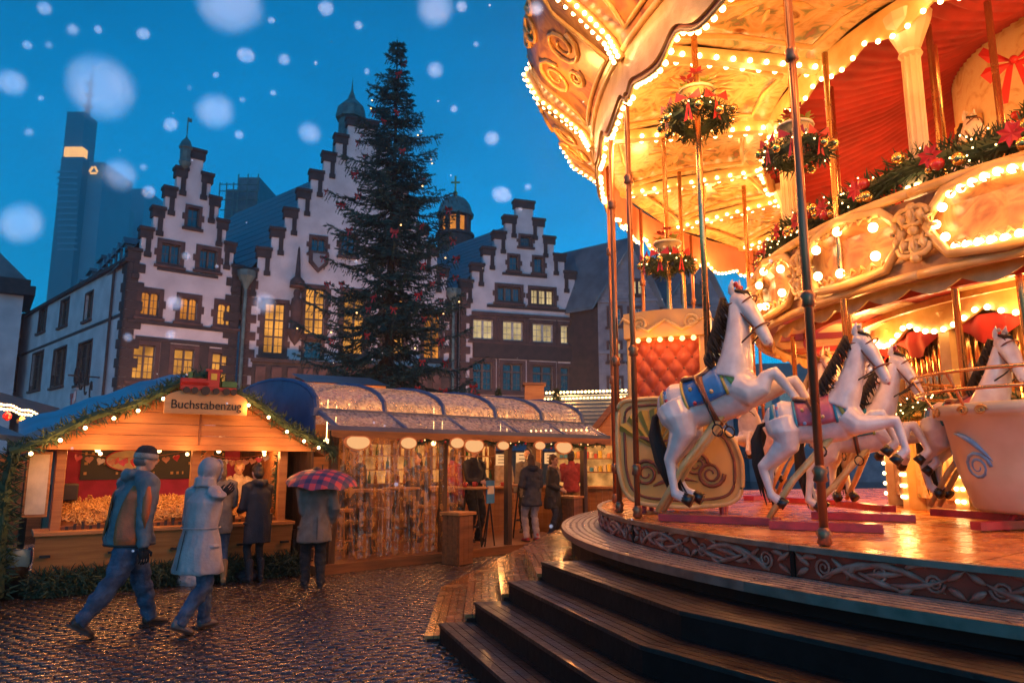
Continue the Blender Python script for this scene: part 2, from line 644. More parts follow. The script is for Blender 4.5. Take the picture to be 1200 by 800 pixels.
def hole(r):
    s0, z0, s1, z1 = r
    return [(s0, z0), (s1, z0), (s1, z1), (s0, z1)]
QU = {}
def quoins(parent, s, z0, z1, side, m='red_stone', M=None, h=.62, wide=1.0, thin=.62):
    z = z0
    i = 0
    while z < z1 - .1:
        w = wide if i % 2 else thin
        a, b = (s, s + w) if side > 0 else (s - w, s)
        key = (w, side, m, h)
        if key not in QU:
            q = MB()
            q.box(0 if side > 0 else -w, -.07, .015, w if side > 0 else 0, .2, h - .015)
            QU[key] = smesh(q, 'quoin_stone', m)
        o = inst(QU[key], 'quoin_stone', parent)
        o.matrix_local = (M if M is not None else Matrix()) @ Matrix.Translation((s, 0, z))
        z += h
        i += 1
def gable_steps(F, left, peak, right):
    """pixel steps -> local outline; left/right: lists of (px_inner_x, py_top) from eaves upward"""
    pass
def gable_house(name, label, F, depth, eave, peak, nst, rows, dirmat='slate', wall='plaster', cap='dark_stone', zbase=0.0, roof_drop=1.2, peakw=None, skew=0.0):
    root = thing(name, label, 'house', F.A, F.rz)
    w = F.w
    pw = peakw or w * .14
    stepw = (w - pw) / 2 / nst
    zst = [eave + (peak - eave) * i / nst for i in range(nst + 1)]       # tops
    outl = [(0, zbase), (w, zbase)]
    for i in range(nst):
        x = w - stepw * i
        outl += [(x, zst[i]), (x - stepw, zst[i])]
    outl += [(w / 2 + pw / 2, peak), (w / 2 - pw / 2, peak)]
    for i in range(nst - 1, -1, -1):
        outl += [(stepw * (i + 1), zst[i]), (stepw * i, zst[i])]
    m = MB()
    m.prism(outl, 0, .55, [hole(r['r']) for r in rows])
    m.build('wall', wall, root)
    for r in rows:
        window(root, *r['r'], **{k: v for k, v in r.items() if k != 'r'})
    dz = (peak - eave) / nst
    for i in range(nst + 1):
        for sd in ((0, 1) if i < nst else (0,)):
            m = MB()
            if i < nst:
                a, b = (stepw * i - .12, stepw * (i + 1) + .05) if sd == 0 else (w - stepw * (i + 1) - .05, w - stepw * i + .12)
                inner = stepw * (i + 1) if sd == 0 else w - stepw * (i + 1)
            else:
                a, b = w / 2 - pw / 2 - .12, w / 2 + pw / 2 + .12
                inner = None
            zt = zst[i]
            bh = dz * .34
            m.box(a - .07, -.20, zt + .003, b + .07, .66, zt + .22)
            m.box(a, -.12, zt - bh, b, .6, zt)
            if inner is not None:
                sg = -1 if sd == 0 else 1
                x0 = inner - .30 if sd == 0 else inner
                x0 = inner - .02 - (.32 if sd == 1 else 0) + (0 if sd == 0 else .0)
                x0 = inner + (-.34 if sd == 0 else .02)
                m.box(x0, -.10, zt - bh - dz * .62, x0 + .30, .1, zt - bh + .02)
                m.box(x0 - .07, -.16, zt - bh - dz * .62 - .3, x0 + .37, .1, zt - bh - dz * .60)
            m.build('gable_step', cap, root)
    # roof behind the gable
    m = MB()
    e, pk = eave - .9, peak - roof_drop
    x0, x1 = -.5, w + .5
    k = 14
    for (xa, za, xb, zb) in ((x0, e, w / 2, pk), (x1, e, w / 2, pk)):
        for i in range(k):
            t0, t1 = i / k, (i + 1) / k
            A = (lerp(xa, xb, t0), lerp(za, zb, t0) + .05)
            B = (lerp(xa, xb, t1), lerp(za, zb, t1))
            m.add([(A[0], .4, A[1]), (A[0] + skew * depth, depth, A[1]), (B[0] + skew * depth, depth, B[1]), (B[0], .4, B[1])], [(0, 1, 2, 3)])
            m.add([(A[0], .4, A[1]), (A[0] + skew * depth, depth, A[1]), (A[0] + skew * depth, depth, A[1] - .08), (A[0], .4, A[1] - .08)], [(0, 1, 2, 3)])
    m.add([(x0 + skew * depth, depth, e), (x1 + skew * depth, depth, e), (w / 2 + skew * depth, depth, pk)], [(0, 1, 2)])
    m.build('roof', dirmat, root, fix=False)
    return root, stepw, zst

# --- stepped-gable corner house
A1, B1 = (-24.8, 45.5), (-19.2, 50.0)
F1 = Face(A1, B1)
W = []
for r, kw in [((220, 244, 233, 266), dict(cols=1, rows=1, pane='sky_glass', sw=.2)),
              ((189, 286, 211, 309), dict(cols=2, rows=1, pane='sky_glass')), ((234, 293, 254, 315), dict(cols=2, rows=1, pane='sky_glass')),
              ((165, 342, 186, 369), dict(cols=2, rows=1, pane='lit_amber', arch=True)), ((211, 349, 231, 375), dict(cols=2, rows=1, pane='lit_amber', arch=True)), ((255, 356, 275, 381), dict(cols=2, rows=1, pane='lit_gold', arch=True)),
              ((155, 404, 181, 444), dict(cols=2, transom=.68, pane='lit_gold', teeth=False)), ((203, 409, 227, 446), dict(cols=2, transom=.68, pane='lit_gold', teeth=False)), ((248, 414, 270, 449), dict(cols=2, transom=.68, pane='lit_gold', teeth=False))]:
    W.append(dict(r=rect(F1, r), **kw))
eav1 = F1(142, 292)[1]
pk1 = F1(230, 178)[1]
h1, sw1, zs1 = gable_house('gabled_house', 'white stepped gable house at the street corner with amber lit windows', F1, 34, eav1, pk1, 5, W, roof_drop=2.2)
w1 = F1.w
m = MB()
zc = rect(F1, (155, 404, 181, 444))
m.box(.75, -.03, zc[1] - .5, w1 - .6, .1, zc[1] - .3)
m.box(.75, -.10, zc[3] + .3, w1 - .6, .1, zc[3] + .55)
for r in ((187, 404, 198, 444), (232, 410, 244, 446)):
    q = rect(F1, r)
    m.box(q[0], -.035, zc[1] - .29, q[2], .1, zc[3] + .29)
m.build('stone_band', 'dark_stone', h1)
m = MB()
z3 = rect(F1, (165, 342, 186, 369))[1]
m.box(.2, -.14, z3 - .62, w1 - .1, .1, z3 - .40)
m.build('string_course', 'dark_stone', h1)
m = MB()
z2 = rect(F1, (189, 286, 211, 309))[1]
m.box(1.7, -.12, z2 - .55, w1 - 1.6, .1, z2 - .38)
m.build('string_course', 'dark_stone', h1)
quoins(h1, 0, 2, eav1 - .3, 1, 'dark_stone')
quoins(h1, w1, 2, eav1 - .3, -1, 'dark_stone')
# corner turret on the gable top
m = MB()
tq = w1 / 2 - .72
m.lathe([(0, pk1 + 1.2), (.06, pk1 + .8), (.3, pk1 + .5), (.42, pk1 + .15), (.46, pk1 + .1), (.46, pk1 + .0), (.36, pk1 - .05), (.34, pk1 - .9), (.42, pk1 - 1.0), (.3, pk1 - 1.3), (.0, pk1 - 1.6)], 8, (tq, -.1, 0))
m.tube([(tq, -.1, pk1 + 1.1), (tq, -.1, pk1 + 2.3)], .04, 6)
m.box(tq, -.12, pk1 + 2.0, tq + .25, -.08, pk1 + 2.25)
m.build('corner_turret', 'copper', h1, smooth=False)
# long side wall going back to the left
FS = Face((A1[0] - 27.6, A1[1] + 27.0), A1)          # from far end to the corner
MS = Matrix.Translation(FS.A) @ Matrix.Rotation(FS.rz, 4, 'Z')
M1 = (Matrix.Translation(F1.A) @ Matrix.Rotation(F1.rz, 4, 'Z')).inverted() @ MS
eS = eav1 - .75
sw_rects = [((100, 344, 108, 374), 'window_frame'), ((71, 352, 80, 381), 'window_frame'), ((46, 362, 54, 388), 'window_frame'), ((20, 371, 26, 397), 'window_frame'), ((8, 375, 14, 400), 'window_frame'),
            ((91, 402, 106, 449), 'window_frame'), ((62, 409, 76, 452), 'window_frame'), ((37, 414, 49, 456), 'window_frame'), ((2, 421, 20, 458), 'window_frame')]
RS = [rect(FS, r) for r, _ in sw_rects]
m = MB()
m.prism([(0, 0), (FS.w, 0), (FS.w, eS), (0, eS)], 0, .5, [hole(r) for r in RS])
o = m.build('side_wall', 'plaster', h1)
o.matrix_local = M1
for i, r in enumerate(RS):
    window(h1, *r, cols=2, rows=1, pane='dark_glass' if i != 3 else 'lit_amber', sw=.12, teeth=False, sill=True, M=M1)
m = MB()
m.box(0, -.25, eS, FS.w + .1, .3, eS + .25)
m.box(0, -.06, RS[0][1] - .75, FS.w - .7, .1, RS[0][1] - .55)
m.tube([(FS.w - 2.3, -.15, eS), (FS.w - 2.3, -.15, 0)], .09, 6)
o = m.build('gutter', 'dark_stone', h1)
o.matrix_local = M1
quoins(h1, FS.w, 2, eav1 - .5, -1, 'dark_stone', M=M1)
# dormers on the slope above the side wall
half = w1 / 2
rise = (pk1 - 2.2 - (eav1 - .9)) / (half + .5)
def roofz(x):
    return eav1 - .9 + (x + .5) * rise
for i in range(6):
    y = 2.2 + i * 1.75
    x = .15
    z = roofz(x)
    m = MB()
    m.box(x, y, z - .1, x + 1.3, y + 1.0, z + .9)
    m.prism([(y - .15, z + .9), (y + 1.15, z + .9), (y + .5, z + 1.5)], -x - 1.6, -x + .15, M=Matrix.Rotation(PI / 2, 4, 'Z'))
    d = m.build('dormer', 'slate', h1)
    MB().box(x - .02, y + .2, z + .15, x, y + .8, z + .8).build('dormer_window', 'dark_glass', d)
for i in range(4):
    y = 14 + i * 5.2
    x = .7
    z = roofz(x)
    m = MB()
    m.box(x, y, z - .3, x + 1.9, y + 1.9, z + 1.7)
    m.box(x - .25, y - .2, z + 1.7, x + 2, y + 2.1, z + 1.95)
    d = m.build('dormer', 'slate', h1)
    MB().box(x - .02, y + .4, z + .3, x, y + 1.5, z + 1.4).build('dormer_window', 'sky_glass', d)
# wall crest: white shield with a red eagle on a plaque
s, z = FS(87, 467)
m = MB()
m.prism([(s - .5, z + .5), (s + .5, z + .5), (s + .5, z - .15), (s, z - .65), (s - .5, z - .15)], -.16, -.05)
m.box(s - .8, -.14, z + .62, s + .8, -.05, z + .9)
m.box(s - .7, -.14, z - 1.0, s + .7, -.05, z - .78)
o = m.build('crest_shield', 'plaster', h1)
o.matrix_local = M1
m = MB()
m.prism([(s - .06, z + .4), (s + .06, z + .4), (s + .1, z + .2), (s + .38, z + .38), (s + .32, z - .02), (s + .12, z), (s + .2, z - .35), (s, z - .5), (s - .2, z - .35), (s - .12, z), (s - .32, z - .02), (s - .38, z + .38), (s - .1, z + .2)], -.20, -.165)
m.build('crest_eagle', 'red_paint', o)
# wrought iron bracket sign near the corner
s, z = FS(116, 458)
m = MB()
for k in range(4):
    m.tube([(s + .5 * math.cos(a) * (.4 + .2 * k) , -.5 - .3 * k, z + .6 * math.sin(a) + .3 * k) for a in [i * .55 for i in range(11)]], .05, 5)
m.beam((s, -.05, z + .9), (s, -1.9, z + .9), .09, .09)
o = m.build('iron_bracket', 'iron', h1)
o.matrix_local = M1

# --- centre town hall with tall golden windows
B2, C2 = B1, (-4.4, 56.7)
F2 = Face((B2[0] + .15, B2[1] + .1), C2)
W = []
for r, kw in [((309, 355, 333, 414), dict(cols=2, rows=3, pane='lit_gold')), ((357, 338, 380, 392), dict(cols=2, rows=3, pane='lit_gold')), ((402, 342, 427, 415), dict(cols=2, rows=3, pane='lit_gold')),
              ((450, 350, 474, 416), dict(cols=2, rows=3, pane='lit_gold')), ((497, 366, 516, 420), dict(cols=2, rows=3, pane='lit_amber')),
              ((365, 279, 381, 296), dict(cols=2, rows=1, pane='sky_glass', sw=.2, arch=True)), ((400, 275, 416, 299), dict(cols=2, rows=1, pane='sky_glass', sw=.2)), ((446, 284, 462, 306), dict(cols=2, rows=1, pane='sky_glass', sw=.2)),
              ((356, 399, 377, 420), dict(cols=1, rows=1, pane='dark_glass', sw=.2, sill=False))]:
    W.append(dict(r=rect(F2, r), **kw))
eav2 = F2(300, 318)[1]
pk2 = F2(413, 140)[1]
h2, sw2, zs2 = gable_house('town_hall', 'white town hall behind the fir with stepped gable, tall golden windows and balcony', F2, 18, eav2, pk2, 8, W, roof_drop=3.0, skew=-.45)
w2 = F2.w
quoins(h2, 0, 2, eav2 - .3, 1, 'red_stone')
quoins(h2, w2, 2, eav2 - .3, -1, 'red_stone')
# balcony
s0, z1 = F2(296, 420, -1.6)
s1, z0 = F2(528, 455, -1.6)
m = MB()
m.box(s0, -1.6, z1 - 2.9, s1, 0, z1 - 2.5)
m.box(s0 - .1, -1.75, z1 - .2, s1 + .1, -1.25, z1 + .05)
m.box(s0, -1.55, z1 - 2.5, s1, -1.35, z1 - .2)
o = m.build('balcony', 'dark_stone', h2)
BAL = smesh(MB().box(-.32, -.16, 0, .32, 0, 1.7), 'balcony_panel', 'red_stone')
n = int((s1 - s0) / 1.05)
for i in range(n):
    inst(BAL, 'balcony_panel', o, (s0 + .55 + i * 1.05, -1.56, z1 - 2.2))
for i in range(7):
    b = MB()
    x = s0 + .6 + i * (s1 - s0 - 1.2) / 6
    b.box(x - .3, -1.5, 0, x + .3, -.9, z1 - 2.9)
    b.box(x - .42, -1.55, z1 - 3.5, x + .42, -.85, z1 - 2.9)
    b.build('pillar', 'dark_stone', o)
MB().box(s0, -.02, 0, s1, .1, z1 - 2.9).build('arcade_wall', 'dark_stone', h2)
# statue column and shield on the facade
s, z = F2(345, 390)
m = MB()
m.lathe([(.0, z - 1.0), (.3, z - .6), (.6, z), (.62, z + .2), (.38, z + .3), (.36, z + 1.2), (.42, z + 1.8), (.36, z + 2.4), (.2, z + 2.6), (.26, z + 2.85), (.2, z + 3.1), (0, z + 3.2)], 8, (s, -.35, 0))
m.lathe([(.55, z + 3.5), (.5, z + 3.8), (.2, z + 4.1), (.08, z + 6.2), (.0, z + 6.4)], 8, (s, -.35, 0))
m.box(s - .5, -.7, z + 3.3, s + .5, 0, z + 3.5)
m.build('statue', 'red_stone', h2, smooth=True)
s, z = F2(373, 306)
m = MB()
m.prism([(s - .7, z + .7), (s + .7, z + .7), (s + .7, z - .2), (s, z - .9), (s - .7, z - .2)], -.28, 0)
o = m.build('wall_shield', 'red_stone', h2)
m = MB()
m.prism([(s - .45, z + .5), (s + .45, z + .5), (s + .45, z - .1), (s, z - .6), (s - .45, z - .1)], -.34, -.285)
m.build('shield_field', 'grey_stone', o)
for (px, py0, py1, F_, nm) in ((288, 330, 455, F2, h2), (530, 350, 455, F2, h2)):
    s, z = F_(px, py0)
    m = MB()
    m.tube([(s, -.35, z), (s, -.35, 0)], .12, 8)
    m.lathe([(.12, z - .6), (.25, z - .3), (.6, z + .3), (.62, z + .7), (0, z + .7)], 8, (s, -.35, 0))
    m.build('downpipe', 'copper', nm)
# ridge lantern turret above the gable
m = MB()
tx, ty = w2 / 2 - .4, 2.6
m.lathe([(0, pk2 + 5.0), (.08, pk2 + 3.8), (.35, pk2 + 3.0), (1.1, pk2 + 2.2), (1.25, pk2 + 1.4), (1.25, pk2 + 1.2), (1.0, pk2 + 1.1), (1.0, pk2 - .8), (1.4, pk2 - 1.0), (1.4, pk2 - 2.5)], 8, (tx, ty, 0))
m.build('roof_lantern', 'copper', h2)

# --- right stepped-gable house
F3 = Face((C2[0] + .3, C2[1] + .1), (6.2, 60.2))
W = []
for r, kw in [((610, 277, 622, 288), dict(cols=1, rows=1, pane='dark_glass', sw=.2)), ((597, 300, 607, 316), dict(cols=1, rows=1, pane='sky_glass', sw=.2)), ((626, 302, 636, 319), dict(cols=1, rows=1, pane='sky_glass', sw=.2)),
              ((583, 336, 610, 353), dict(cols=3, rows=1, pane='sky_glass', sw=.25)), ((622, 339, 649, 357), dict(cols=3, rows=1, pane='lit_cream', sw=.25)),
              ((554, 374, 578, 397), dict(cols=2, rows=1, pane='lit_cream', teeth=False, frame='white_frame')), ((589, 376, 613, 399), dict(cols=2, rows=1, pane='lit_cream', teeth=False, frame='white_frame')),
              ((624, 379, 648, 401), dict(cols=2, rows=1, pane='lit_cream', teeth=False, frame='white_frame')), ((657, 381, 679, 403), dict(cols=2, rows=1, pane='lit_cream', teeth=False, frame='white_frame')),
              ((554, 424, 577, 457), dict(cols=2, transom=.7, pane='dark_glass', teeth=False)), ((589, 426, 612, 458), dict(cols=2, transom=.7, pane='dark_glass', teeth=False)),
              ((624, 428, 648, 459), dict(cols=2, transom=.7, pane='dark_glass', teeth=False)), ((657, 430, 679, 460), dict(cols=2, transom=.7, pane='dark_glass', teeth=False))]:
    W.append(dict(r=rect(F3, r), **kw))
eav3 = F3(552, 331)[1]
pk3 = F3(616, 238)[1]
h3, sw3, zs3 = gable_house('gabled_house', 'white stepped gable house beside the fir with red stone lower storeys and cream lit windows', F3, 20, eav3, pk3, 5, W, roof_drop=1.4, skew=-.42)
w3 = F3.w
m = MB()
zt = rect(F3, (554, 374, 578, 397))
zb = rect(F3, (554, 424, 577, 457))
xs = [rect(F3, r) for r in ((554, 374, 578, 397), (589, 376, 613, 399), (624, 379, 648, 401), (657, 381, 679, 403))]
m.box(1.0, -.05, zb[3] + .32, w3 - .9, .08, zt[1] - .32)
m.box(.9, -.16, zt[3] + .32, w3 - .8, .08, zt[3] + .6)
m.box(1.0, -.03, 0, w3 - .9, .02, zb[1] - .4)
m.box(.9, -.16, zb[1] - .9, w3 - .8, .08, zb[1] - .55)
edges = [1.0] + [v for x in xs for v in (x[0] - .3, x[2] + .3)] + [w3 - .9]
for i in range(0, len(edges), 2):
    if edges[i + 1] - edges[i] > .05:
        m.box(edges[i], -.048, zt[1] - .3, edges[i + 1], .08, zt[3] + .3)
        m.box(edges[i], -.048, zb[1] - .5, edges[i + 1], .08, zb[3] + .3)
m.build('stone_facing', 'red_stone', h3)
PAN = smesh(MB().box(-.62, -.12, -.6, .62, 0, .6), 'relief_panel', 'dark_stone')
n = 7
for i in range(n):
    inst(PAN, 'relief_panel', h3, (1.7 + i * (w3 - 3.4) / (n - 1), -.05, (zb[3] + zt[1]) / 2))
quoins(h3, 0, 2, eav3 - .3, 1, 'red_stone', thin=.45, wide=.8)
quoins(h3, w3, 2, eav3 - .3, -1, 'red_stone', thin=.45, wide=.8)
m = MB()
z = rect(F3, (597, 300, 607, 316))[1]
m.box(w3 * .32, -.12, z - .5, w3 * .68, .1, z - .3)
m.build('string_course', 'dark_stone', h3)
m = MB()
z = rect(F3, (583, 336, 610, 353))[1]
m.box(w3 * .2, -.14, z - .6, w3 * .83, .1, z - .38)
m.build('string_course', 'dark_stone', h3)

# --- two slate-hung pointed gables at the right, behind the carousel
def pointed_house(name, label, F, eave, peak, pkx, depth, rects, roofm='slate', skew=0.0):
    root = thing(name, label, 'house', F.A, F.rz)
    w = F.w
    rr = [(rect(F, r), kw) for r, kw in rects]
    m = MB()
    m.prism([(0, 0), (w, 0), (w, eave), (pkx, peak), (0, eave)], 0, .5, [hole(r) for r, _ in rr])
    m.build('wall', 'grey_stone', root)
    for r, kw in rr:
        window(root, *r, sw=.2, teeth=False, **kw)
    m = MB()
    for (x, e) in ((-.4, eave - .5), (w + .4, eave - .5)):
        k_ = skew * depth
        m.add([(x, -.3, e), (pkx, -.3, peak + .15), (pkx + k_, depth, peak + .15), (x + k_, depth, e),
               (x, -.3, e - .25), (pkx, -.3, peak - .1), (pkx + k_, depth, peak - .1), (x + k_, depth, e - .25)],
              [(0, 1, 2, 3), (4, 7, 6, 5), (0, 4, 5, 1), (3, 2, 6, 7), (0, 3, 7, 4)])
    m.build('roof', roofm, root, fix=False)
    if skew:
        MB().add([(0, .01, 0), (skew * depth, depth, 0), (skew * depth, depth, eave - .5), (0, .01, eave - .5)], [(0, 1, 2, 3)]).build('flank_wall', 'dark_stone', root)
    m = MB()
    m.box(0, -.1, eave - 4.4, w, .0, eave - 4.1)
    m.build('string_course', 'grey_stone', root)
    m = MB()
    m.box(0, -.12, eave - .2, w, .0, eave + .05)
    m.build('string_course', 'grey_stone', root)
    # rows of slates hung on the gable
    k = 16
    for i in range(k):
        t0 = i / k
        za, zb_ = lerp(eave + .1, peak, t0), lerp(eave + .1, peak, (i + 1) / k)
        xl, xr = lerp(0, pkx, t0) + .3, lerp(w, pkx, t0) - .3
        if xr - xl < .5:
            break
        m2 = MB()
        segs = []
        x = xl
        ok = [q for q, _ in rr if q[1] - .3 < zb_ and q[3] + .3 > za]
        if ok:
            q0, q1 = min(q[0] for q in ok) - .3, max(q[2] for q in ok) + .3
            segs = [(xl, q0), (q1, xr)]
        else:
            segs = [(xl, xr)]
        for (a, b) in segs:
            m2 = MB()
            if b - a > .3:
                m2.add([(a, -.06, za), (b, -.06, za), (b, -.01, zb_), (a, -.01, zb_), (a, 0, za), (b, 0, za)], [(0, 1, 2, 3), (0, 4, 5, 1)])
                m2.build('slate_course', 'grey_stone', root, fix=False)
    return root
F4 = Face((7.0, 58.0), (11.9, 57.2))
e4, p4 = F4(712, 352)[1], F4(745, 280)[1]
pointed_house('slate_gable_house', 'grey stone house with pointed slate gable beside the stepped gable house', F4, e4, p4, F4(745, 300)[0], 4.2,
              [((741, 329, 745, 344), dict(cols=1, rows=1, pane='lit_cream')), ((748, 329, 752, 344), dict(cols=1, rows=1, pane='lit_cream')), ((714, 361, 727, 381), dict(cols=2, rows=1, pane='dark_glass', frame='white_frame')), ((714, 402, 727, 422), dict(cols=2, rows=1, pane='lit_cream', frame='white_frame')),
               ((714, 443, 728, 462), dict(cols=2, rows=1, pane='dark_glass', frame='white_frame')), ((738, 361, 752, 381), dict(cols=2, rows=1, pane='dark_glass', frame='white_frame')), ((738, 402, 752, 422), dict(cols=2, rows=1, pane='dark_glass', frame='white_frame'))], skew=-1.75)
F5 = Face((12.2, 57.6), (17.3, 57.0))
e5, p5 = F5(788, 363)[1], F5(822, 294)[1]
pointed_house('slate_gable_house', 'grey stone house with pointed slate gable seen past the carousel chariot', F5, e5, p5, F5(822, 300)[0], 3.0,
              [((810, 335, 815, 354), dict(cols=1, rows=1, pane='dark_glass')), ((822, 337, 827, 355), dict(cols=1, rows=1, pane='dark_glass')), ((829, 375, 837, 396), dict(cols=1, rows=1, pane='sky_glass', frame='white_frame')), ((841, 377, 850, 397), dict(cols=1, rows=1, pane='sky_glass', frame='white_frame')),
               ((831, 412, 838, 428), dict(cols=1, rows=1, pane='lit_cream', frame='white_frame')), ((842, 413, 850, 428), dict(cols=1, rows=1, pane='lit_cream', frame='white_frame')), ((795, 372, 810, 392), dict(cols=2, rows=1, pane='dark_glass', frame='white_frame'))], skew=-1.6)
# iron hanging sign lantern on the facade
p = on_y(813, 345, 50)
t = thing('hanging_sign', 'dark iron hanging sign on a bracket before the pointed slate gable', 'sign', p)
m = MB()
m.beam((-.9, 0, .9), (1.2, 6.8, 1.5), .08, .08)
m.tube([(-.5, 0, .9), (-.6, 0, 1.4), (-.1, 0, 1.7), (.2, 0, 1.2)], .05, 6)
m.build('bracket', 'iron', t)
MB().box(-.9, -.12, -.7, .9, .12, .7).build('sign_board', 'wood_dark', t)
MB().tube([(-.5, 0, .7), (-.5, 0, .95)], .04, 5).tube([(.5, 0, .7), (.5, 0, .98)], .04, 5).build('chain', 'iron', t)

# distant low block seen under the carousel canopy
F6 = Face((20, 62), (36, 60))
t = thing('far_building', 'low grey building seen beneath the carousel deck between horse heads', 'building', F6.A, F6.rz)
z = F6(900, 448)[1]
MB().box(0, 0, 0, 17, 8, z).build('wall', 'grey_stone', t)
MB().prism([(-.4, z), (17.4, z), (16, z + 1.6), (1, z + 1.6)], -.3, 8.3).build('roof', 'slate', t)
for i in range(9):
    MB().box(1 + i * 1.75, -.06, z - 2.2, 2.1 + i * 1.75, .05, z - .6).build('window', 'dark_glass', t)

# --- cupola with lit lantern drum
p = on_y(533, 275, 84)
t = thing('cupola', 'round copper domed cupola with lit arches and a cross behind the roofs', 'cupola', (p.x, p.y, 0))
zb_ = p.z
m = MB()
m.lathe([(2.1, 0), (2.1, zb_ - .4), (2.35, zb_ - .3), (2.35, zb_)], 16)
m.build('base', 'red_stone', t)
for i in range(8):
    a = 2 * PI * i / 8 + .3
    c, s = math.cos(a), math.sin(a)
    MB().tube([(1.75 * c, 1.75 * s, zb_), (1.75 * c, 1.75 * s, zb_ + 2.2)], .22, 8).build('column', 'red_stone', t)
    a += PI / 8
    MB().cbox((1.4 * math.cos(a), 1.4 * math.sin(a), zb_ + 1.1), (.06, .7, 1.9), rz=a).build('arch_window', 'lit_amber', t)
m = MB()
m.lathe([(1.35, zb_), (1.35, zb_ + 2.2)], 16)
m.build('drum', 'red_stone', t)
m = MB()
m.lathe([(2.2, zb_ + 2.15), (2.3, zb_ + 2.5), (2.05, zb_ + 2.65), (2.0, zb_ + 3.0), (1.8, zb_ + 3.7), (1.3, zb_ + 4.35), (.5, zb_ + 4.8), (0, zb_ + 4.95)], 20)
m.build('dome', 'copper', t, smooth=True)
m = MB()
m.tube([(0, 0, zb_ + 4.8), (0, 0, zb_ + 7.4)], .12, 6)
m.tube([(-.55, 0, zb_ + 6.6), (.55, 0, zb_ + 6.6)], .11, 6)
m.ball((0, 0, zb_ + 5.2), .3)
m.build('cross', 'gold', t)

# --- far towers
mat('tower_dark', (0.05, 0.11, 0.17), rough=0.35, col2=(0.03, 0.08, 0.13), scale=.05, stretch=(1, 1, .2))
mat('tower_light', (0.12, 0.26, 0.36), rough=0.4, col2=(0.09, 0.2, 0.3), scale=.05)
emis('tower_glow', (1.0, 0.5, 0.12), 1.3)
emis('office_glow', (1.0, 0.7, 0.25), .8)
YT = 420
def px_box(x0, y0, x1, y1, Y, name, m, parent, base, d=18, z0=None):
    a, b = on_y(x0, (y0 + y1) / 2, Y), on_y(x1, (y0 + y1) / 2, Y)
    zt, zb = on_y((x0 + x1) / 2, y0, Y).z, on_y((x0 + x1) / 2, y1, Y).z
    if z0 is not None:
        zb = z0
    return MB().box(a.x - base.x, Y - base.y, zb, b.x - base.x, Y - base.y + d, zt).build(name, m, parent)
bp = on_y(90, 300, YT)
t = thing('skyscraper', 'tall dark office tower with amber lit crown, antenna mast and yellow emblem', 'skyscraper', (bp.x, bp.y, 0))
base = Vector((bp.x, bp.y, 0))
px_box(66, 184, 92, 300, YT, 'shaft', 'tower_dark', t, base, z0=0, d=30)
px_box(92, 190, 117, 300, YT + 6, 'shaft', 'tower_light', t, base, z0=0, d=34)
px_box(76, 131, 97, 184, YT + 8, 'shaft', 'tower_dark', t, base, d=14)
px_box(75, 172, 96, 183, YT + 4, 'lit_crown', 'tower_glow', t, base, d=6)
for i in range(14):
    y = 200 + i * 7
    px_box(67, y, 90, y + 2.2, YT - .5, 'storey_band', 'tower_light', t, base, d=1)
s = on_y(98, 131, YT + 10)
e = on_y(105, 72, YT + 10)
m = MB()
sx, ex = s.x - base.x, s.x - base.x + 1
m.tube([(sx, 14, s.z - 20), (sx, 14, s.z), (sx + .4, 14, lerp(s.z, e.z, .45)), (sx + .6, 14, e.z)], [2.2, 1.7, .9, .3], 6)
for k in range(6):
    z = lerp(s.z - 18, e.z - 6, k / 6)
    m.box(sx - 2.2, 12, z, sx + 2.2, 16, z + .8)
m.build('antenna_mast', 'tower_light', t)
# yellow ribbon emblem
c = on_y(110.5, 200.5, YT + 4)
m = MB()
Rr = 2.6
for i in range(3):
    a0 = R(90 + 120 * i + 12)
    a1 = R(90 + 120 * (i + 1) - 12)
    m.beam((c.x - base.x + Rr * math.cos(a0), 3.2, c.z + Rr * math.sin(a0)), (c.x - base.x + Rr * math.cos(a1), 3.2, c.z + Rr * math.sin(a1)), 1.0, 1.0)
m.build('emblem', 'tower_glow', t)
bp = on_y(148, 290, 500)
t = thing('skyscraper', 'pale glass tower peeking above the corner house roof', 'skyscraper', (bp.x, bp.y, 0))
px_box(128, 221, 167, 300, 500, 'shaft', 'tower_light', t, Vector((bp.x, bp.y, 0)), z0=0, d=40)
px_box(128, 219, 141, 222, 499, 'parapet', 'tower_dark', t, Vector((bp.x, bp.y, 0)), d=20)
bp = on_y(118, 250, 460)
t = thing('office_block', 'dark low office block with lit strips between the two skyscrapers', 'office block', (bp.x, bp.y, 0))
px_box(111, 232, 127, 300, 460, 'wall', 'tower_dark', t, Vector((bp.x, bp.y, 0)), z0=0, d=30)
for y in (235, 240, 247):
    px_box(113, y, 124, y + 2, 459.5, 'lit_strip', 'office_glow', t, Vector((bp.x, bp.y, 0)), d=.8)
# scaffolded block behind the centre roofs
bp = on_y(285, 250, 95)
t = thing('scaffolded_building', 'building wrapped in scaffolding behind the stepped gables', 'building', (bp.x, bp.y, 0))
b0 = Vector((bp.x, bp.y, 0))
px_box(262, 222, 300, 300, 96, 'wall', 'slate', t, b0, z0=0, d=14)
px_box(280, 208, 304, 225, 97, 'roof_block', 'slate', t, b0, d=10)
m = MB()
for px in (258, 266, 274, 280, 291, 303):
    a = on_y(px, 300, 94.6) - b0
    tp = on_y(px, 204 if px >= 280 else 214, 94.6) - b0
    m.tube([(tp.x, a.y, a.z), (tp.x, a.y, tp.z)], .09, 5)
for py in (216, 224, 234, 246, 258):
    a, b = on_y(258, py, 94.6) - b0, on_y(303, py, 94.6) - b0
    m.tube([a, b], .08, 5)
m.build('scaffold', 'copper', t)
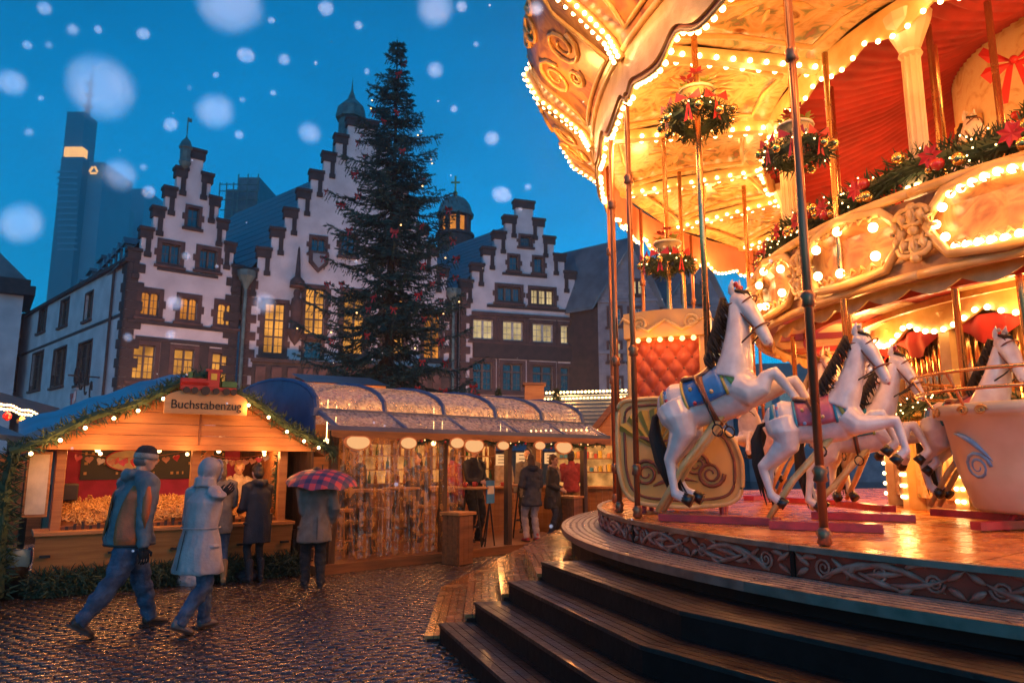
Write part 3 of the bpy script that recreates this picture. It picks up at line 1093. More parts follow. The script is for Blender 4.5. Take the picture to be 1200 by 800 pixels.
# neighbour at the far left edge
FN = Face((-47, 58), (-41.5, 62))
t = thing('corner_building', 'pinkish building at the street end with dark eaves', 'building', (-47, 58, 0), FN.rz)
zE = FN(12, 345)[1]
MB().box(-8, 0, 0, FN(24, 380)[0], 8, zE).build('wall', 'plaster', t)
MB().box(-8, -.8, zE, FN(24, 380)[0] + .8, 8.5, zE + .8).box(-8, -.4, zE + .8, FN(24, 380)[0] + .4, 8.2, zE + 1.4).build('cornice', 'dark_stone', t)
e = FN(24, 380)[0]
MB().prism([(-8, zE + 1.4), (e + .2, zE + 1.4), (e - 2.5, zE + 4.0), (-8, zE + 4.0)], 0, 8).build('roof', 'slate', t)

# ================================================================== Christmas fir
rt = random.Random(11)
tp = on_y(456, 400, 30)
TX, TY = tp.x, 30.0
top = on_y(457, 48, 30).z
fir = thing('fir_tree', 'tall dark Christmas fir with red bows standing before the town hall', 'tree', (TX, TY, 0))
m = MB()
m.tube([(0, 0, 0), (.02, 0, 4), (-.03, 0, 10), (.03, 0, 15), (0, 0, top)], [.28, .24, .15, .08, .015], 8)
m.build('trunk', 'bark', fir, smooth=True)
def crown_r(z):
    t = (top - z) / (top - 3.0)
    return .12 + 3.75 * min(1, t * 1.2) ** .8 * (1 - .2 * max(0, t - .75) / .25)
wood, leaf = MB(), MB()
tips = []
def needles(p, d, n, ln, wd):
    x, y, d = frame_from(d)
    for i in range(n):
        q = p + d * (i / n * ln)
        a = rt.uniform(0, 2 * PI)
        side = (x * math.cos(a) + y * math.sin(a) * .55)
        tip = q + (side * rt.uniform(.75, 1.0) + d * .75) * wd
        b = d.cross(side) * .026
        leaf.v += [tuple(q - b), tuple(q + b), tuple(tip)]
        k = len(leaf.v)
        leaf.f.append((k - 3, k - 2, k - 1))
z = 2.8
while z < top - .15:
    t = (top - z) / (top - 3.0)
    rr = crown_r(z)
    nb = 11 if t > .35 else 8 if t > .12 else 6
    a0 = rt.uniform(0, 7)
    for k in range(nb):
        a = a0 + 2 * PI * k / nb + rt.uniform(-.3, .3)
        L = rr * rt.choice([rt.uniform(.6, 1.0), rt.uniform(.9, 1.22), rt.uniform(.35, .9)])
        if rt.random() < .04 and t > .3:
            L *= 1.2
        h = Vector((math.cos(a), math.sin(a), 0))
        zz = z + rt.uniform(-.15, .15)
        droop = -.34 * t - .03 + rt.uniform(-.12, .08)
        pts = []
        for i in range(6):
            s = i / 5
            pts.append(h * (L * s) + Vector((0, 0, zz + L * (droop * math.sin(s * PI * .75) + .10 * s * s) + (.12 if t < .2 else 0) * s * L)))
        wood.tube(pts, [.035, .03, .025, .018, .012, .005], 4, caps=False)
        tips.append((pts[-1], a, t))
        ntw = max(5, int(L * 8.5))
        for i in range(1, ntw + 1):
            s = .12 + .88 * i / ntw
            f = s * 5
            j = min(4, int(f))
            p = pts[j].lerp(pts[j + 1], f - j)
            dd = (pts[j + 1] - pts[j]).normalized()
            sd = 1 if i % 2 else -1
            lat = Vector((-h.y, h.x, 0)) * sd
            tl = (.62 * (1 - s * .62)) * rt.uniform(.7, 1.2) * min(1, L / 1.4 + .3)
            td = (lat * .85 + dd * .6 + Vector((0, 0, rt.uniform(-.35, .08)))).normalized()
            needles(p, td, max(9, int(tl * 44)), tl, .15)
            if rt.random() < .7:
                needles(p + td * tl * .4, (td + dd * .8 + Vector((0, 0, -.3))).normalized(), max(4, int(tl * 14)), tl * .55, .12)
            if rt.random() < .6:
                needles(p, (dd * .4 + Vector((0, 0, -1))).normalized(), 12, rt.uniform(.25, .5), .11)
        needles(pts[3], (pts[5] - pts[3]).normalized(), 16, (pts[5] - pts[3]).length + .08, .13)
    z += lerp(.46, .62, min(1, t * 1.5)) * rt.uniform(.7, 1.3)
needles(Vector((0, 0, top - .8)), Vector((0, 0, 1)), 30, .95, .14)
wood.build('limbs', 'bark', fir, fix=False)
leaf.build('crown', 'fir_green', fir, fix=False)
# red bows
m = MB()
for s in (-1, 1):
    m.add([(0, -.03, 0), (s * .17, -.07, .13), (s * .19, -.04, -.02), (s * .15, 0, -.07), (s * .10, .03, .05)], [(0, 1, 2), (0, 2, 3), (0, 1, 4), (1, 2, 4), (2, 3, 4)])
    m.add([(0, -.02, -.02), (s * .03, -.03, 0), (s * .14, -.05, -.26), (s * .07, -.03, -.28)], [(0, 1, 2, 3)])
m.ball((0, -.04, 0), .05, 6, 5)
BOW = smesh(m, 'bow', 'red_bow')
n = 0
cand = [q for q in tips if math.sin(q[1]) < .45 and q[2] > .04]
cand.sort(key=lambda q: rt.random() / (q[2] + .02))
for (p, a, t) in cand[:66]:
    o = inst(BOW, 'bow', None, Vector((TX, TY, 0)) + p + Vector((0, -.04, -.02)), (0, 0, rt.uniform(-.7, .7)), [rt.uniform(.6, .95)] * 3)
    tag(o, 'small red ribbon bow tied to a branch of the fir', 'bow', 'red bows on the fir')

BULBF = smesh(MB().ball((0, 0, 0), .035, 6, 4), 'bulb', 'bulb_soft', True)
for (p, a, t) in cand[66:86]:
    inst(BULBF, 'bulb', fir, p * .96 + Vector((0, 0, .04 * p.z * .04)))

# ================================================================== market stalls
mat('blue_tarp', (0.10, 0.25, 0.38), rough=0.35, col2=(0.06, 0.16, 0.27), scale=2, bump=0.4, bscale=5)
mat('blue_canvas', (0.06, 0.10, 0.22), rough=0.45, col2=(0.035, 0.06, 0.15), scale=3, bump=0.2)
mat('magenta_wall', (0.55, 0.03, 0.10), rough=0.7, col2=(0.42, 0.02, 0.07), scale=5)
mat('menu_black', (0.03, 0.022, 0.018), rough=0.5, scale=5)
mat('letter_wood', (0.72, 0.42, 0.15), rough=0.45, col2=(0.55, 0.28, 0.08), scale=9)
mat('sign_text', (0.02, 0.012, 0.01), rough=0.6)
mat('sign_wood', (0.66, 0.36, 0.14), rough=0.5, col2=(0.55, 0.28, 0.1), scale=3, stretch=(.5, 5, 5))
mat('train_red', (0.55, 0.03, 0.02), rough=0.4, scale=5)
mat('train_green', (0.06, 0.2, 0.05), rough=0.4, scale=5)
mat('cookie', (0.62, 0.26, 0.10), rough=0.6, col2=(0.45, 0.16, 0.06), scale=8)
mat('heart_red', (0.7, 0.05, 0.06), rough=0.4, scale=6)
mat('gold_ball', (0.9, 0.6, 0.2), rough=0.15, metal=0.9, scale=3)
mat('red_ball', (0.6, 0.03, 0.03), rough=0.15, scale=3, coat=.6)
mat('yellow_paper', (0.8, 0.55, 0.08), rough=0.7, scale=4)
mat('paper', (0.75, 0.62, 0.45), rough=0.7, scale=4)

# pine sprig garlands
def sprigs(mb, p, d, n, r, rnd, ln=.11, w=.012):
    x, y, d = frame_from(d)
    for i in range(n):
        a = rnd.uniform(0, 2 * PI)
        s = x * math.cos(a) + y * math.sin(a)
        q = p + s * (r * rnd.uniform(.2, .75)) + d * rnd.uniform(-.05, .05)
        t = q + (s * rnd.uniform(.5, 1.0) + d * rnd.uniform(-.7, .7) + Vector((0, 0, rnd.uniform(-.2, .2)))).normalized() * ln
        b = (t - q).cross(Vector((rnd.uniform(-1, 1), rnd.uniform(-1, 1), rnd.uniform(-1, 1)))).normalized() * w
        k = len(mb.v)
        mb.v += [tuple(q - b), tuple(q + b), tuple(t + b * .3), tuple(t - b * .3)]
        mb.f.append((k, k + 1, k + 2, k + 3))
def garland_mesh(pts, r, dens, rnd, ln=.11, w=.012, core=True):
    mb = MB()
    pts = [Vector(p) for p in pts]
    if core:
        mb.tube(pts, r * .45, 6)
    for i in range(len(pts) - 1):
        d = pts[i + 1] - pts[i]
        n = max(1, int(d.length * dens / 6))
        for k in range(n):
            sprigs(mb, pts[i] + d * ((k + rnd.random()) / n), d, 6, r, rnd, ln, w)
    return mb
rg = random.Random(5)
BULB6 = smesh(MB().ball((0, 0, 0), 1, 8, 6), 'bulb', 'bulb', True)
BULBS = smesh(MB().ball((0, 0, 0), 1, 6, 4), 'bulb', 'bulb_small', True)
BULBSOFT = smesh(MB().ball((0, 0, 0), 1, 6, 4), 'bulb', 'bulb_soft', True)
def bulb(parent, p, r=.022, me=None):
    return inst(me or BULBS, 'bulb', parent, p, (0, 0, 0), (r, r, r))

# ---------------------------------------------------------------- letter stall
SL, SR = on_z(47, 697), on_z(333, 672)
FA = Face(SL, SR)
wA = FA.w
st = thing('market_stall', 'pine market stall with train sign, lettered Buchstabenzug', 'market stall', SL, FA.rz)
zc = .80                                   # counter height
zf = FA(220, 524)[1]                       # bottom of the gable boards
sp, zp = FA(233, 452)                      # gable peak
zp += .05
DEP = 2.4
for x in (.03, sp - .02, wA - .15):
    m = MB()
    m.box(x, 0, zc - (.0 if x > .2 and x < wA - .3 else zc), x + .12, .12, zf)
    m.build('post', 'wood_light', st, bevel=.008)
for x in (.03, wA - .15):
    MB().box(x, DEP - .12, 0, x + .12, DEP, zf).build('post', 'wood_mid', st)
# braces at the middle post
m = MB()
m.beam((sp + .04, .06, zf - .34), (sp + .26, .06, zf - .02), .08, .08)
m.build('brace', 'wood_light', st)
# gable boards, stacked planks
gab_l, gab_r = -.25, wA + .28
nb = 6
hz_ = (zp - zf) / nb
for i in range(nb):
    z0, z1 = zf + i * hz_, zf + (i + 1) * hz_ - .006
    def xe(z):
        t = (z - zf) / (zp - zf)
        return lerp(gab_l + .1, sp, t), lerp(gab_r - .1, sp, t)
    a0, b0 = xe(z0)
    a1, b1 = xe(z1)
    if i == nb - 1:
        a1, b1 = sp - .12, sp + .12
    MB().prism([(a0, z0), (b0, z0), (b1, z1), (a1, z1)], -.30 + .004 * (i % 2), -.26).build('gable_board', 'wood_light', st)
MB().box(gab_l, -.34, zf - .05, gab_r, -.305, zf + .03).build('fascia', 'wood_light', st, bevel=.005)
MB().box(sp - .02, -.33, zf + .03, sp + .0, -.302, zf + .5).build('cover_strip', 'wood_mid', st)
# roof slabs
for (xa, xb) in ((gab_l - .15, sp), (gab_r + .15, sp)):
    m = MB()
    za, zb_ = zf - .06, zp + .06
    m.add([(xa, -.42, za), (xb, -.42, zb_), (xb, DEP + .2, zb_), (xa, DEP + .2, za), (xa, -.42, za - .07), (xb, -.42, zb_ - .07), (xb, DEP + .2, zb_ - .07), (xa, DEP + .2, za - .07)],
          [(0, 1, 2, 3), (4, 7, 6, 5), (0, 4, 5, 1), (3, 2, 6, 7), (0, 3, 7, 4), (1, 5, 6, 2)])
    m.build('roof', 'wood_mid', st)
# back and side walls
MB().box(.05, DEP - .05, 0, wA - .05, DEP, zf + .05).build('back_wall', 'magenta_wall', st)
MB().box(wA - .06, .14, 0, wA - .02, DEP - .14, zf).build('side_wall', 'wood_mid', st)
MB().box(.04, .5, 0, .08, DEP - .14, zf).build('side_wall', 'wood_mid', st)
MB().box(.05, .1, zf + .06, wA - .05, DEP, zf + .1).build('ceiling', 'wood_light', st)
# counter: fold-down front panels and worktop
for i in range(2):
    a, b = (-.12, wA * .53) if i == 0 else (wA * .53 + .015, wA + .05)
    m = MB()
    m.add([(a, -.16, zc - .05), (b, -.16, zc - .05), (b, -.06, .27), (a, -.06, .27), (a, -.12, zc - .05), (b, -.12, zc - .05), (b, -.02, .27), (a, -.02, .27)],
          [(0, 1, 2, 3), (4, 7, 6, 5), (0, 4, 5, 1), (3, 2, 6, 7), (0, 3, 7, 4), (1, 5, 6, 2)])
    o = m.build('counter_front', 'wood_light', st)
    for x in (a + .12, (a + b) / 2, b - .12):
        MB().box(x - .06, -.185, zc - .32, x + .06, -.13, zc - .29).build('hinge', 'iron', o)
MB().box(-.15, -.22, zc - .05, wA + .06, .5, zc).build('worktop', 'wood_light', st, bevel=.006)
MB().box(0, .0, 0, wA, .1, .27).build('plinth', 'wood_dark', st)
# sign board with lettering, train on top
cz = FA(238, 478)[1]
cs = FA(237, 478, -.35)[0]
bw, bh = .55, .13
m = MB()
pts = [(cs - bw, cz - bh), (cs + bw, cz - bh), (cs + bw, cz + bh * .5)]
pts += [(cs + bw * math.cos(a), cz + bh * .5 + math.sin(a) * .16) for a in [PI * k / 12 for k in range(1, 12)]]
pts += [(cs - bw, cz + bh * .5)]
m.prism(pts, -.64, -.61)
sb = m.build('sign_board', 'sign_wood', st, bevel=.006)
text('Buchstabenzug', .17, 'sign_text', sb, (cs, -.645, cz - .005), (PI / 2, 0, 0), width=.93)
tz = cz + bh * .5 + .17
TY_ = -.22
tr = MB()
tr.box(cs - .36, TY_ - .44, tz - .03, cs + .38, TY_ - .38, tz + .02)
tr.box(cs - .34, TY_ - .45, tz + .02, cs - .02, TY_ - .37, tz + .13)
tr.tube([(cs - .36, TY_ - .41, tz + .075), (cs - .0, TY_ - .41, tz + .075)], .06, 10)
tr.box(cs - .02, TY_ - .46, tz + .02, cs + .14, TY_ - .36, tz + .24)
tr.box(cs - .05, TY_ - .47, tz + .24, cs + .17, TY_ - .35, tz + .27)
to = tr.build('train', 'train_red', st)
MB().box(cs + .18, TY_ - .45, tz + .03, cs + .38, TY_ - .37, tz + .11).box(cs - .27, TY_ - .43, tz + .13, cs - .22, TY_ - .39, tz + .22).build('tender', 'train_green', to)
MB().box(cs + .02, TY_ - .466, tz + .12, cs + .10, TY_ - .455, tz + .21).build('cab_window', 'yellow_paper', to)
for (x, r_) in ((-.29, .045), (-.18, .045), (-.04, .06), (.10, .045), (.24, .05), (.34, .045)):
    MB().tube([(cs + x, TY_ - .48, tz - .04), (cs + x, TY_ - .45, tz - .04)], r_, 12).build('wheel', 'menu_black', to)
# inside: menu board, oval sign, strings of hearts, lamp strips
s0, z1 = FA(97, 523, DEP - .1)
s1, z0 = FA(262, 560, DEP - .1)
mbd = MB().box(s0, DEP - .09, z0, s1, DEP - .055, z1 + .1).build('menu_board', 'menu_black', st)
for k in range(3):
    z = lerp(z0, z1, .15 + .3 * k)
    for i in range(24):
        x = lerp(s0, s1, (i + .5) / 24)
        if rg.random() < .72 and not (.35 < (x - s0) / (s1 - s0) < .72 and k > 0):
            MB().box(x, DEP - .1, z, x + rg.uniform(.02, .05), DEP - .092, z + .045).build('letter', 'letter_wood', mbd)
so, zo = FA(151, 539, DEP - .15)
m = MB()
m.prism([(so + .34 * math.cos(a), zo + .17 * math.sin(a)) for a in [2 * PI * k / 28 for k in range(28)]], DEP - .16, DEP - .13)
ov = m.build('oval_sign', 'paper', st)
m = MB()
m.tube([(so + .34 * math.cos(a), DEP - .165, zo + .17 * math.sin(a)) for a in [2 * PI * k / 28 for k in range(28)]], .012, 5, closed=True)
m.build('oval_rim', 'heart_red', ov)
for k in range(4):
    x = so - .2 + k * .13
    MB().prism([(x - .05, zo + .0), (x + .05, zo + .05), (x + .06, zo - .04), (x, zo - .07)], DEP - .175, DEP - .162).build('oval_motif', 'heart_red', ov)
def heart(cx_, cz_, r_):
    return [(cx_ + r_ * 1.0 * (math.sin(t) ** 3), cz_ + r_ * (.81 * math.cos(t) - .31 * math.cos(2 * t) - .125 * math.cos(3 * t) - .06 * math.cos(4 * t))) for t in [2 * PI * k / 16 for k in range(16)]]
HM = {}
for nm, mt in (('a', 'heart_red'), ('b', 'cookie'), ('c', 'paper')):
    HM[nm] = smesh(MB().prism(heart(0, 0, .055), -.008, .008), 'heart_ornament', mt)
m = MB()
for (xa, xb) in ((.15, sp - .05), (sp + .1, wA - .2)):
    n = 11
    pts = [(lerp(xa, xb, i / n), .25, zf - .05 - .10 * math.sin(PI * i / n)) for i in range(n + 1)]
    m.tube(pts, .004, 4)
    for i in range(1, n):
        inst(HM[rg.choice('aabbc')], 'heart_ornament', st, (pts[i][0], .25, pts[i][2] - .07), (0, rg.uniform(-.3, .3), rg.uniform(-.6, .6)))
m.build('ornament_string', 'cookie', st)
m = MB()
for i in range(34):
    x = lerp(.2, wA - .25, i / 33)
    m.box(x - .016, 1.25, zc + .26, x + .016, 1.29, zc + .36)
m.box(.2, 1.24, zc + .20, wA - .2, 1.3, zc + .26)
m.build('letter_rail', 'letter_wood', st)
m = MB()
for i in range(30):
    x = lerp(.22, wA - .25, i / 29)
    m.box(x - .018, -.03, zc + .005, x + .018, .0, zc + .05 + .03 * (i % 3))
o = m.build('letter_train_row', 'menu_black', st)
o['kind'] = 'stuff'
# sloping bin full of loose wooden letters (uncountable)
m = MB()
m.add([(.14, .06, zc), (wA - .16, .06, zc), (wA - .16, 1.2, zc + .24), (.14, 1.2, zc + .24), (.14, .06, zc + .05), (wA - .16, .06, zc + .05), (wA - .16, 1.2, zc + .30), (.14, 1.2, zc + .30)],
      [(0, 3, 2, 1), (4, 5, 6, 7), (0, 1, 5, 4), (2, 3, 7, 6), (0, 4, 7, 3), (1, 2, 6, 5)])
m.build('letter_bin', 'wood_mid', st)
m = MB()
for i in range(1900):
    x, t = rg.uniform(.17, wA - .2), rg.random()
    y = lerp(.08, 1.18, t)
    z = zc + lerp(.06, .31, t) + rg.uniform(0, .055) + .03 * math.sin(x * 9) * math.sin(y * 8)
    sh = rg.randrange(4)
    M = Matrix.Translation((x, y, z)) @ Matrix.Rotation(rg.uniform(0, 6), 4, 'Z') @ Matrix.Rotation(rg.uniform(-1, 1), 4, 'X') @ Matrix.Rotation(rg.uniform(-1, 1), 4, 'Y')
    a = .03
    m.box(-a, -.006, -.006, a, .006, .006, M)
    if sh > 0:
        m.box(-a, -.006, .006, -a + .012, .006, .045, M)
    if sh > 1:
        m.box(a - .012, -.006, .006, a, .006, .045, M)
    if sh > 2:
        m.box(-a + .012, -.005, .033, a - .012, .005, .045, M)
lo = m.build('loose_letters', 'letter_wood', None, fix=False)
lo.location, lo.rotation_euler = SL, (0, 0, FA.rz)
tag(lo, 'heap of loose wooden letters filling the stall counter bin', 'letters', kind='stuff')
# dark till box on the left of the counter, yellow notice on the right
s, z = FA(74, 578, .9)
MB().box(s - .18, .8, z - .10, s + .18, 1.1, z + .14).build('till', 'menu_black', st, bevel=.02)
s, z = FA(301, 548, DEP - .2)
MB().box(s - .06, DEP - .12, z - .11, s + .06, DEP - .1, z + .11).build('notice', 'yellow_paper', st)
# notice cabinet on the left post
s, z = FA(30, 567, 0)
m = MB().box(-.30, -.12, z - .42, -.02, -.02, z + .42)
cab = m.build('notice_cabinet', 'wood_light', st, bevel=.01)
MB().box(-.27, -.128, z - .38, -.05, -.122, z + .38).build('notice_sheet', 'paper', cab)
# lamps inside
for x in (.55, 1.35, 2.2, 2.9):
    if x < wA - .2:
        m = MB().ball((x, .55, zf - .04), .035, 8, 6)
        l = m.build('lamp', 'bulb_small', st)
        point(l, (x, .55, zf - .10), 15, WARM2, .05)
for x in (.5, wA * .5, wA - .5):
    l = bulb(st, (x, -.36, zf - .10), .025)
    point(st, (x, -.62, zf - .02), 8, WARM, .06)
# garland along the gable edges with warm bulbs
gp = []
for (xa, za, xb, zb_) in ((gab_l - .25, zf - .08, sp, zp + .08), (sp, zp + .08, gab_r + .3, zf - .10)):
    for i in range(13):
        t = i / 12
        gp.append(Vector((lerp(xa, xb, t), -.46, lerp(za, zb_, t) - .03 * math.sin(t * PI * 4))))
gm = garland_mesh(gp, .13, 330, rg, .10, .010)
go = gm.build('garland', 'pine', None, fix=False)
go.location, go.rotation_euler = SL, (0, 0, FA.rz)
tag(go, 'thick pine garland along the gable of the letter stall', 'garland')
for k, t in enumerate((1.2, 2.8, 4.2, 5.9, 7.4, 9, 14.8, 16.5, 18.3, 20, 21.6, 23)):
    i = int(t)
    p = gp[i].lerp(gp[min(i + 1, len(gp) - 1)], t - i)
    bulb(go, p + Vector((0, -.12, -.11)), .024, BULB6)
for k in (2.8, 7.4, 16.5, 21.6):
    i = int(k)
    p = gp[i].lerp(gp[i + 1], k - i)
    point(go, p + Vector((0, -.22, -.16)), 6, WARM, .05)
# hanging greenery at the left side and hedge at the foot
gm = garland_mesh([(-.45, -.3, zf - .1), (-.5, -.3, 1.4), (-.48, -.28, .7), (-.45, -.25, .05)], .16, 420, rg, .12, .012)
o = gm.build('greenery_column', 'pine', None, fix=False)
o.location, o.rotation_euler = SL, (0, 0, FA.rz)
tag(o, 'hanging pine greenery beside the notice cabinet of the letter stall', 'garland')
hd = MB()
hd.box(-.1, -.28, 0.005, wA + .0, -.10, .16)
for i in range(2600):
    sprigs(hd, Vector((rg.uniform(-.15, wA + .1), rg.uniform(-.38, -.08), rg.uniform(.04, .27))), Vector((rg.uniform(-1, 1), rg.uniform(-1, 1), .6)), 3, .05, rg, .12, .012)
ho = hd.build('pine_hedge', 'pine_dark', None, fix=False)
ho.location, ho.rotation_euler = SL, (0, 0, FA.rz)
tag(ho, 'low row of cut pine boughs at the foot of the letter stall', 'hedge')
gm = garland_mesh([(wA - .06, .3, zf - .05), (wA - .1, .32, 1.5), (wA - .08, .3, .95)], .07, 380, rg, .07, .008)
o = gm.build('greenery_column', 'pine', None, fix=False)
o.location, o.rotation_euler = SL, (0, 0, FA.rz)
tag(o, 'thin pine garland hanging inside the letter stall by the yellow notice', 'garland')
# crates at the right side
for k in range(4):
    MBk = MB()
    cxk, cyk, czk = wA + .32, .25, .02 + k * .16
    MBk.box(cxk - .17, cyk - .14, czk, cxk + .17, cyk + .14, czk + .02)
    for (a, b, c, d) in ((-.17, -.14, .17, -.12), (-.17, .12, .17, .14), (-.17, -.12, -.15, .12), (.15, -.12, .17, .12)):
        MBk.box(cxk + a, cyk + b, czk + .02, cxk + c, cyk + d, czk + .145)
    o = MBk.build('crate', 'wood_dark')
    o.location, o.rotation_euler = SL, (0, 0, FA.rz + .0)
    tag(o, ['dark wooden crate at the bottom of the stack beside the letter stall', 'dark wooden crate second from the ground beside the letter stall', 'dark wooden crate third from the ground beside the letter stall', 'dark wooden crate on top of the stack beside the letter stall'][k], 'crate', 'crates beside the letter stall')
# raised blue tarpaulin of the booth behind
b1 = FA.world(-.35, 2.7, 0)
tb = thing('tarp_booth', 'booth with a sloping blue tarpaulin roof behind the letter stall', 'market stall', b1, FA.rz)
za = CAMH + (on_y(40, 507, b1.y).z - CAMH)
zz1 = FA(172, 461, 3.0)
xx0 = FA(22, 512, 2.7)
m = MB()
n = 10
rows_ = []
for j in range(2):
    for i in range(n + 1):
        t = i / n
        x = lerp(xx0[0] + .35, zz1[0] + 1.3, t)
        z = lerp(xx0[1], zz1[1] + .22, min(1, t * 1.15)) + .03 * math.sin(i * 2.1)
        rows_.append((x, j * 2.2, z + j * .35))
m.add(rows_, [(i, i + 1, n + 2 + i, n + 1 + i) for i in range(n)])
k0 = len(m.v)
m.add([(x, y, z - .03) for x, y, z in rows_], [(i, n + 1 + i, n + 2 + i, i + 1) for i in range(n)])
m.add([(r_[0], r_[1], r_[2]) for r_ in rows_[:n + 1]] + [(r_[0], r_[1] - .02, zf - .2) for r_ in rows_[:n + 1]], [(i, i + 1, n + 2 + i, n + 1 + i) for i in range(n)])
m.build('tarpaulin', 'blue_tarp', tb, smooth=True, fix=False)
MB().box(.1, .05, 0, .2, .15, zf).box(3.0, .05, 0, 3.1, .15, zf).build('frame', 'wood_dark', tb)

# ---------------------------------------------------------------- dark booth at the left edge
q0 = on_z(-40, 722)
FL = Face((q0.x - 1.0, q0.y - 1.2), (SL.x - .62, SL.y - .15))
db = thing('market_stall', 'dark plank booth with steep little roof left of the letter stall', 'market stall', FL.A, FL.rz)
zt = FL(10, 505)[1]
for i in range(int(FL.w / .16)):
    MB().box(i * .16, 0, 0, i * .16 + .152, .05, zt + .012 * (i % 3)).build('plank', 'wood_dark', db)
m = MB()
m.add([(-.3, -.3, zt + .05), (FL.w + .12, -.3, zt - .08), (FL.w + .12, 1.4, zt + .5), (-.3, 1.4, zt + .63), (-.3, -.3, zt - .02), (FL.w + .12, -.3, zt - .15), (FL.w + .12, 1.4, zt + .43), (-.3, 1.4, zt + .56)],
      [(0, 1, 2, 3), (4, 7, 6, 5), (0, 4, 5, 1), (3, 2, 6, 7), (0, 3, 7, 4), (1, 5, 6, 2)])
m.build('roof', 'slate', db)
MB().box(0, .06, 0, FL.w, 1.3, zt - .2).build('back_box', 'wood_dark', db)
tb2 = on_z(6, 700)
o = thing('rubbish_bin', 'dark bin with a blue plastic liner beside the letter stall', 'bin', (tb2.x, tb2.y, 0))
MB().lathe([(0, .0), (.2, 0), (.24, .55), (.22, .56), (.19, .04), (0, .04)], 14).build('body', 'iron', o, smooth=True)
m = MB().lathe([(.245, .40), (.255, .5), (.25, .585), (.225, .59), (.21, .5)], 14)
m.v = [(x + rg.uniform(-.01, .01), y + rg.uniform(-.01, .01), z + rg.uniform(-.03, .02)) for x, y, z in m.v]
m.build('liner', 'blue_tarp', o, smooth=True)

# ---------------------------------------------------------------- lit booth roof with chains of bulbs behind, left
pA, pB = on_y(-25, 470, 16), on_y(88, 497, 17.5)
lb = thing('market_stall', 'booth whose eave is edged with bright warm fairy lights, beyond the blue tarpaulin', 'market stall', (pA.x, pA.y, 0), math.atan2(pB.y - pA.y, pB.x - pA.x))
L = math.hypot(pB.x - pA.x, pB.y - pA.y)
zl0, zl1 = on_y(0, 462, 16.2).z, pB.z
m = MB()
m.add([(-1, 0, zl0 + .1), (L, 0, zl1), (L, 1.2, zl1 + .45), (-1, 1.2, zl0 + .55)], [(0, 1, 2, 3)])
m.add([(-1, .02, zl0 + .08), (L, .02, zl1 - .02), (L, 1.2, zl1 + .40), (-1, 1.2, zl0 + .5)], [(3, 2, 1, 0)])
m.build('roof', 'wood_mid', lb, fix=False)
MB().box(-1, .3, 0, L, 1.3, min(zl0, zl1) - .7).build('body', 'wood_mid', lb)
for row in range(2):
    for i in range(44):
        t = i / 43
        bulb(lb, (lerp(-.6, L, t), -.03 - row * .05, lerp(zl0 + .07, zl1, t) - row * .10 + .02 * math.sin(i)), .03)
for t in (.2, .5, .85):
    point(lb, (lerp(-.4, L, t), -.3, lerp(zl0, zl1, t) - .3), 22, WARM, .08)
m = MB().prism(heart(L * .72, zl1 - .28, .18), .05, .09)
for i in range(7):
    x = lerp(0, L, i / 7)
    MB().lathe([(.02, -.12), (.09, -.06), (.1, 0), (.05, .06), (0, .1)], 8, (x, -.02, lerp(zl0, zl1, i / 7) - .28)).build('hanging_bell', 'gold_ball' if i % 2 else 'red_ball', lb)

# ================================================================== mulled wine bar with plastic vault
def clear_plastic(name, tint, rough, tr, gl, nscale, mott):
    m = bpy.data.materials.new(name)
    m.use_nodes = True
    nt = m.node_tree
    nt.nodes.clear()
    N = nt.nodes.new
    out = N('ShaderNodeOutputMaterial')
    tp_ = N('ShaderNodeBsdfTransparent')
    tp_.inputs[0].default_value = (.95, .92, .88, 1)
    gls = N('ShaderNodeBsdfGlossy')
    gls.inputs['Roughness'].default_value = rough
    dif = N('ShaderNodeBsdfTranslucent')
    dif.inputs[0].default_value = (*tint, 1)
    df2 = N('ShaderNodeBsdfDiffuse')
    df2.inputs[0].default_value = (*tint, 1)
    tc = N('ShaderNodeTexCoord')
    nz = N('ShaderNodeTexNoise')
    nz.inputs['Scale'].default_value = nscale
    nz.inputs['Detail'].default_value = 4
    lnk(nt, tc.outputs['Object'], nz.inputs['Vector'])
    rp = N('ShaderNodeMapRange')
    rp.inputs[1].default_value = .42
    rp.inputs[2].default_value = .62
    rp.inputs[3].default_value = mott[0]
    rp.inputs[4].default_value = mott[1]
    lnk(nt, nz.outputs[0], rp.inputs[0])
    bp = N('ShaderNodeBump')
    bp.inputs['Strength'].default_value = .9
    bp.inputs['Distance'].default_value = .03
    lnk(nt, nz.outputs[0], bp.inputs['Height'])
    lnk(nt, bp.outputs[0], gls.inputs['Normal'])
    ad = N('ShaderNodeMixShader')
    ad.inputs[0].default_value = .35
    lnk(nt, dif.outputs[0], ad.inputs[1])
    lnk(nt, df2.outputs[0], ad.inputs[2])
    m1 = N('ShaderNodeMixShader')
    lnk(nt, rp.outputs[0], m1.inputs[0])
    lnk(nt, tp_.outputs[0], m1.inputs[1])
    lnk(nt, ad.outputs[0], m1.inputs[2])
    m2 = N('ShaderNodeMixShader')
    m2.inputs[0].default_value = gl
    lnk(nt, m1.outputs[0], m2.inputs[1])
    lnk(nt, gls.outputs[0], m2.inputs[2])
    lnk(nt, m2.outputs[0], out.inputs[0])
    MATS[name] = m
clear_plastic('vault_plastic', (.8, .72, .62), .12, .4, .22, 14, (.35, .85))
clear_plastic('curtain_plastic', (.9, .48, .16), .14, .4, .05, 7, (.04, .50))
emis('neon_cream', (1.0, .50, .20), .75)
mat('sign_cream', (.85, .62, .36), rough=.5, scale=4)
mat('bottle_amber', (.35, .12, .03), rough=.1, scale=4, coat=.5)
mat('bottle_green', (.05, .18, .06), rough=.1, scale=4, coat=.5)
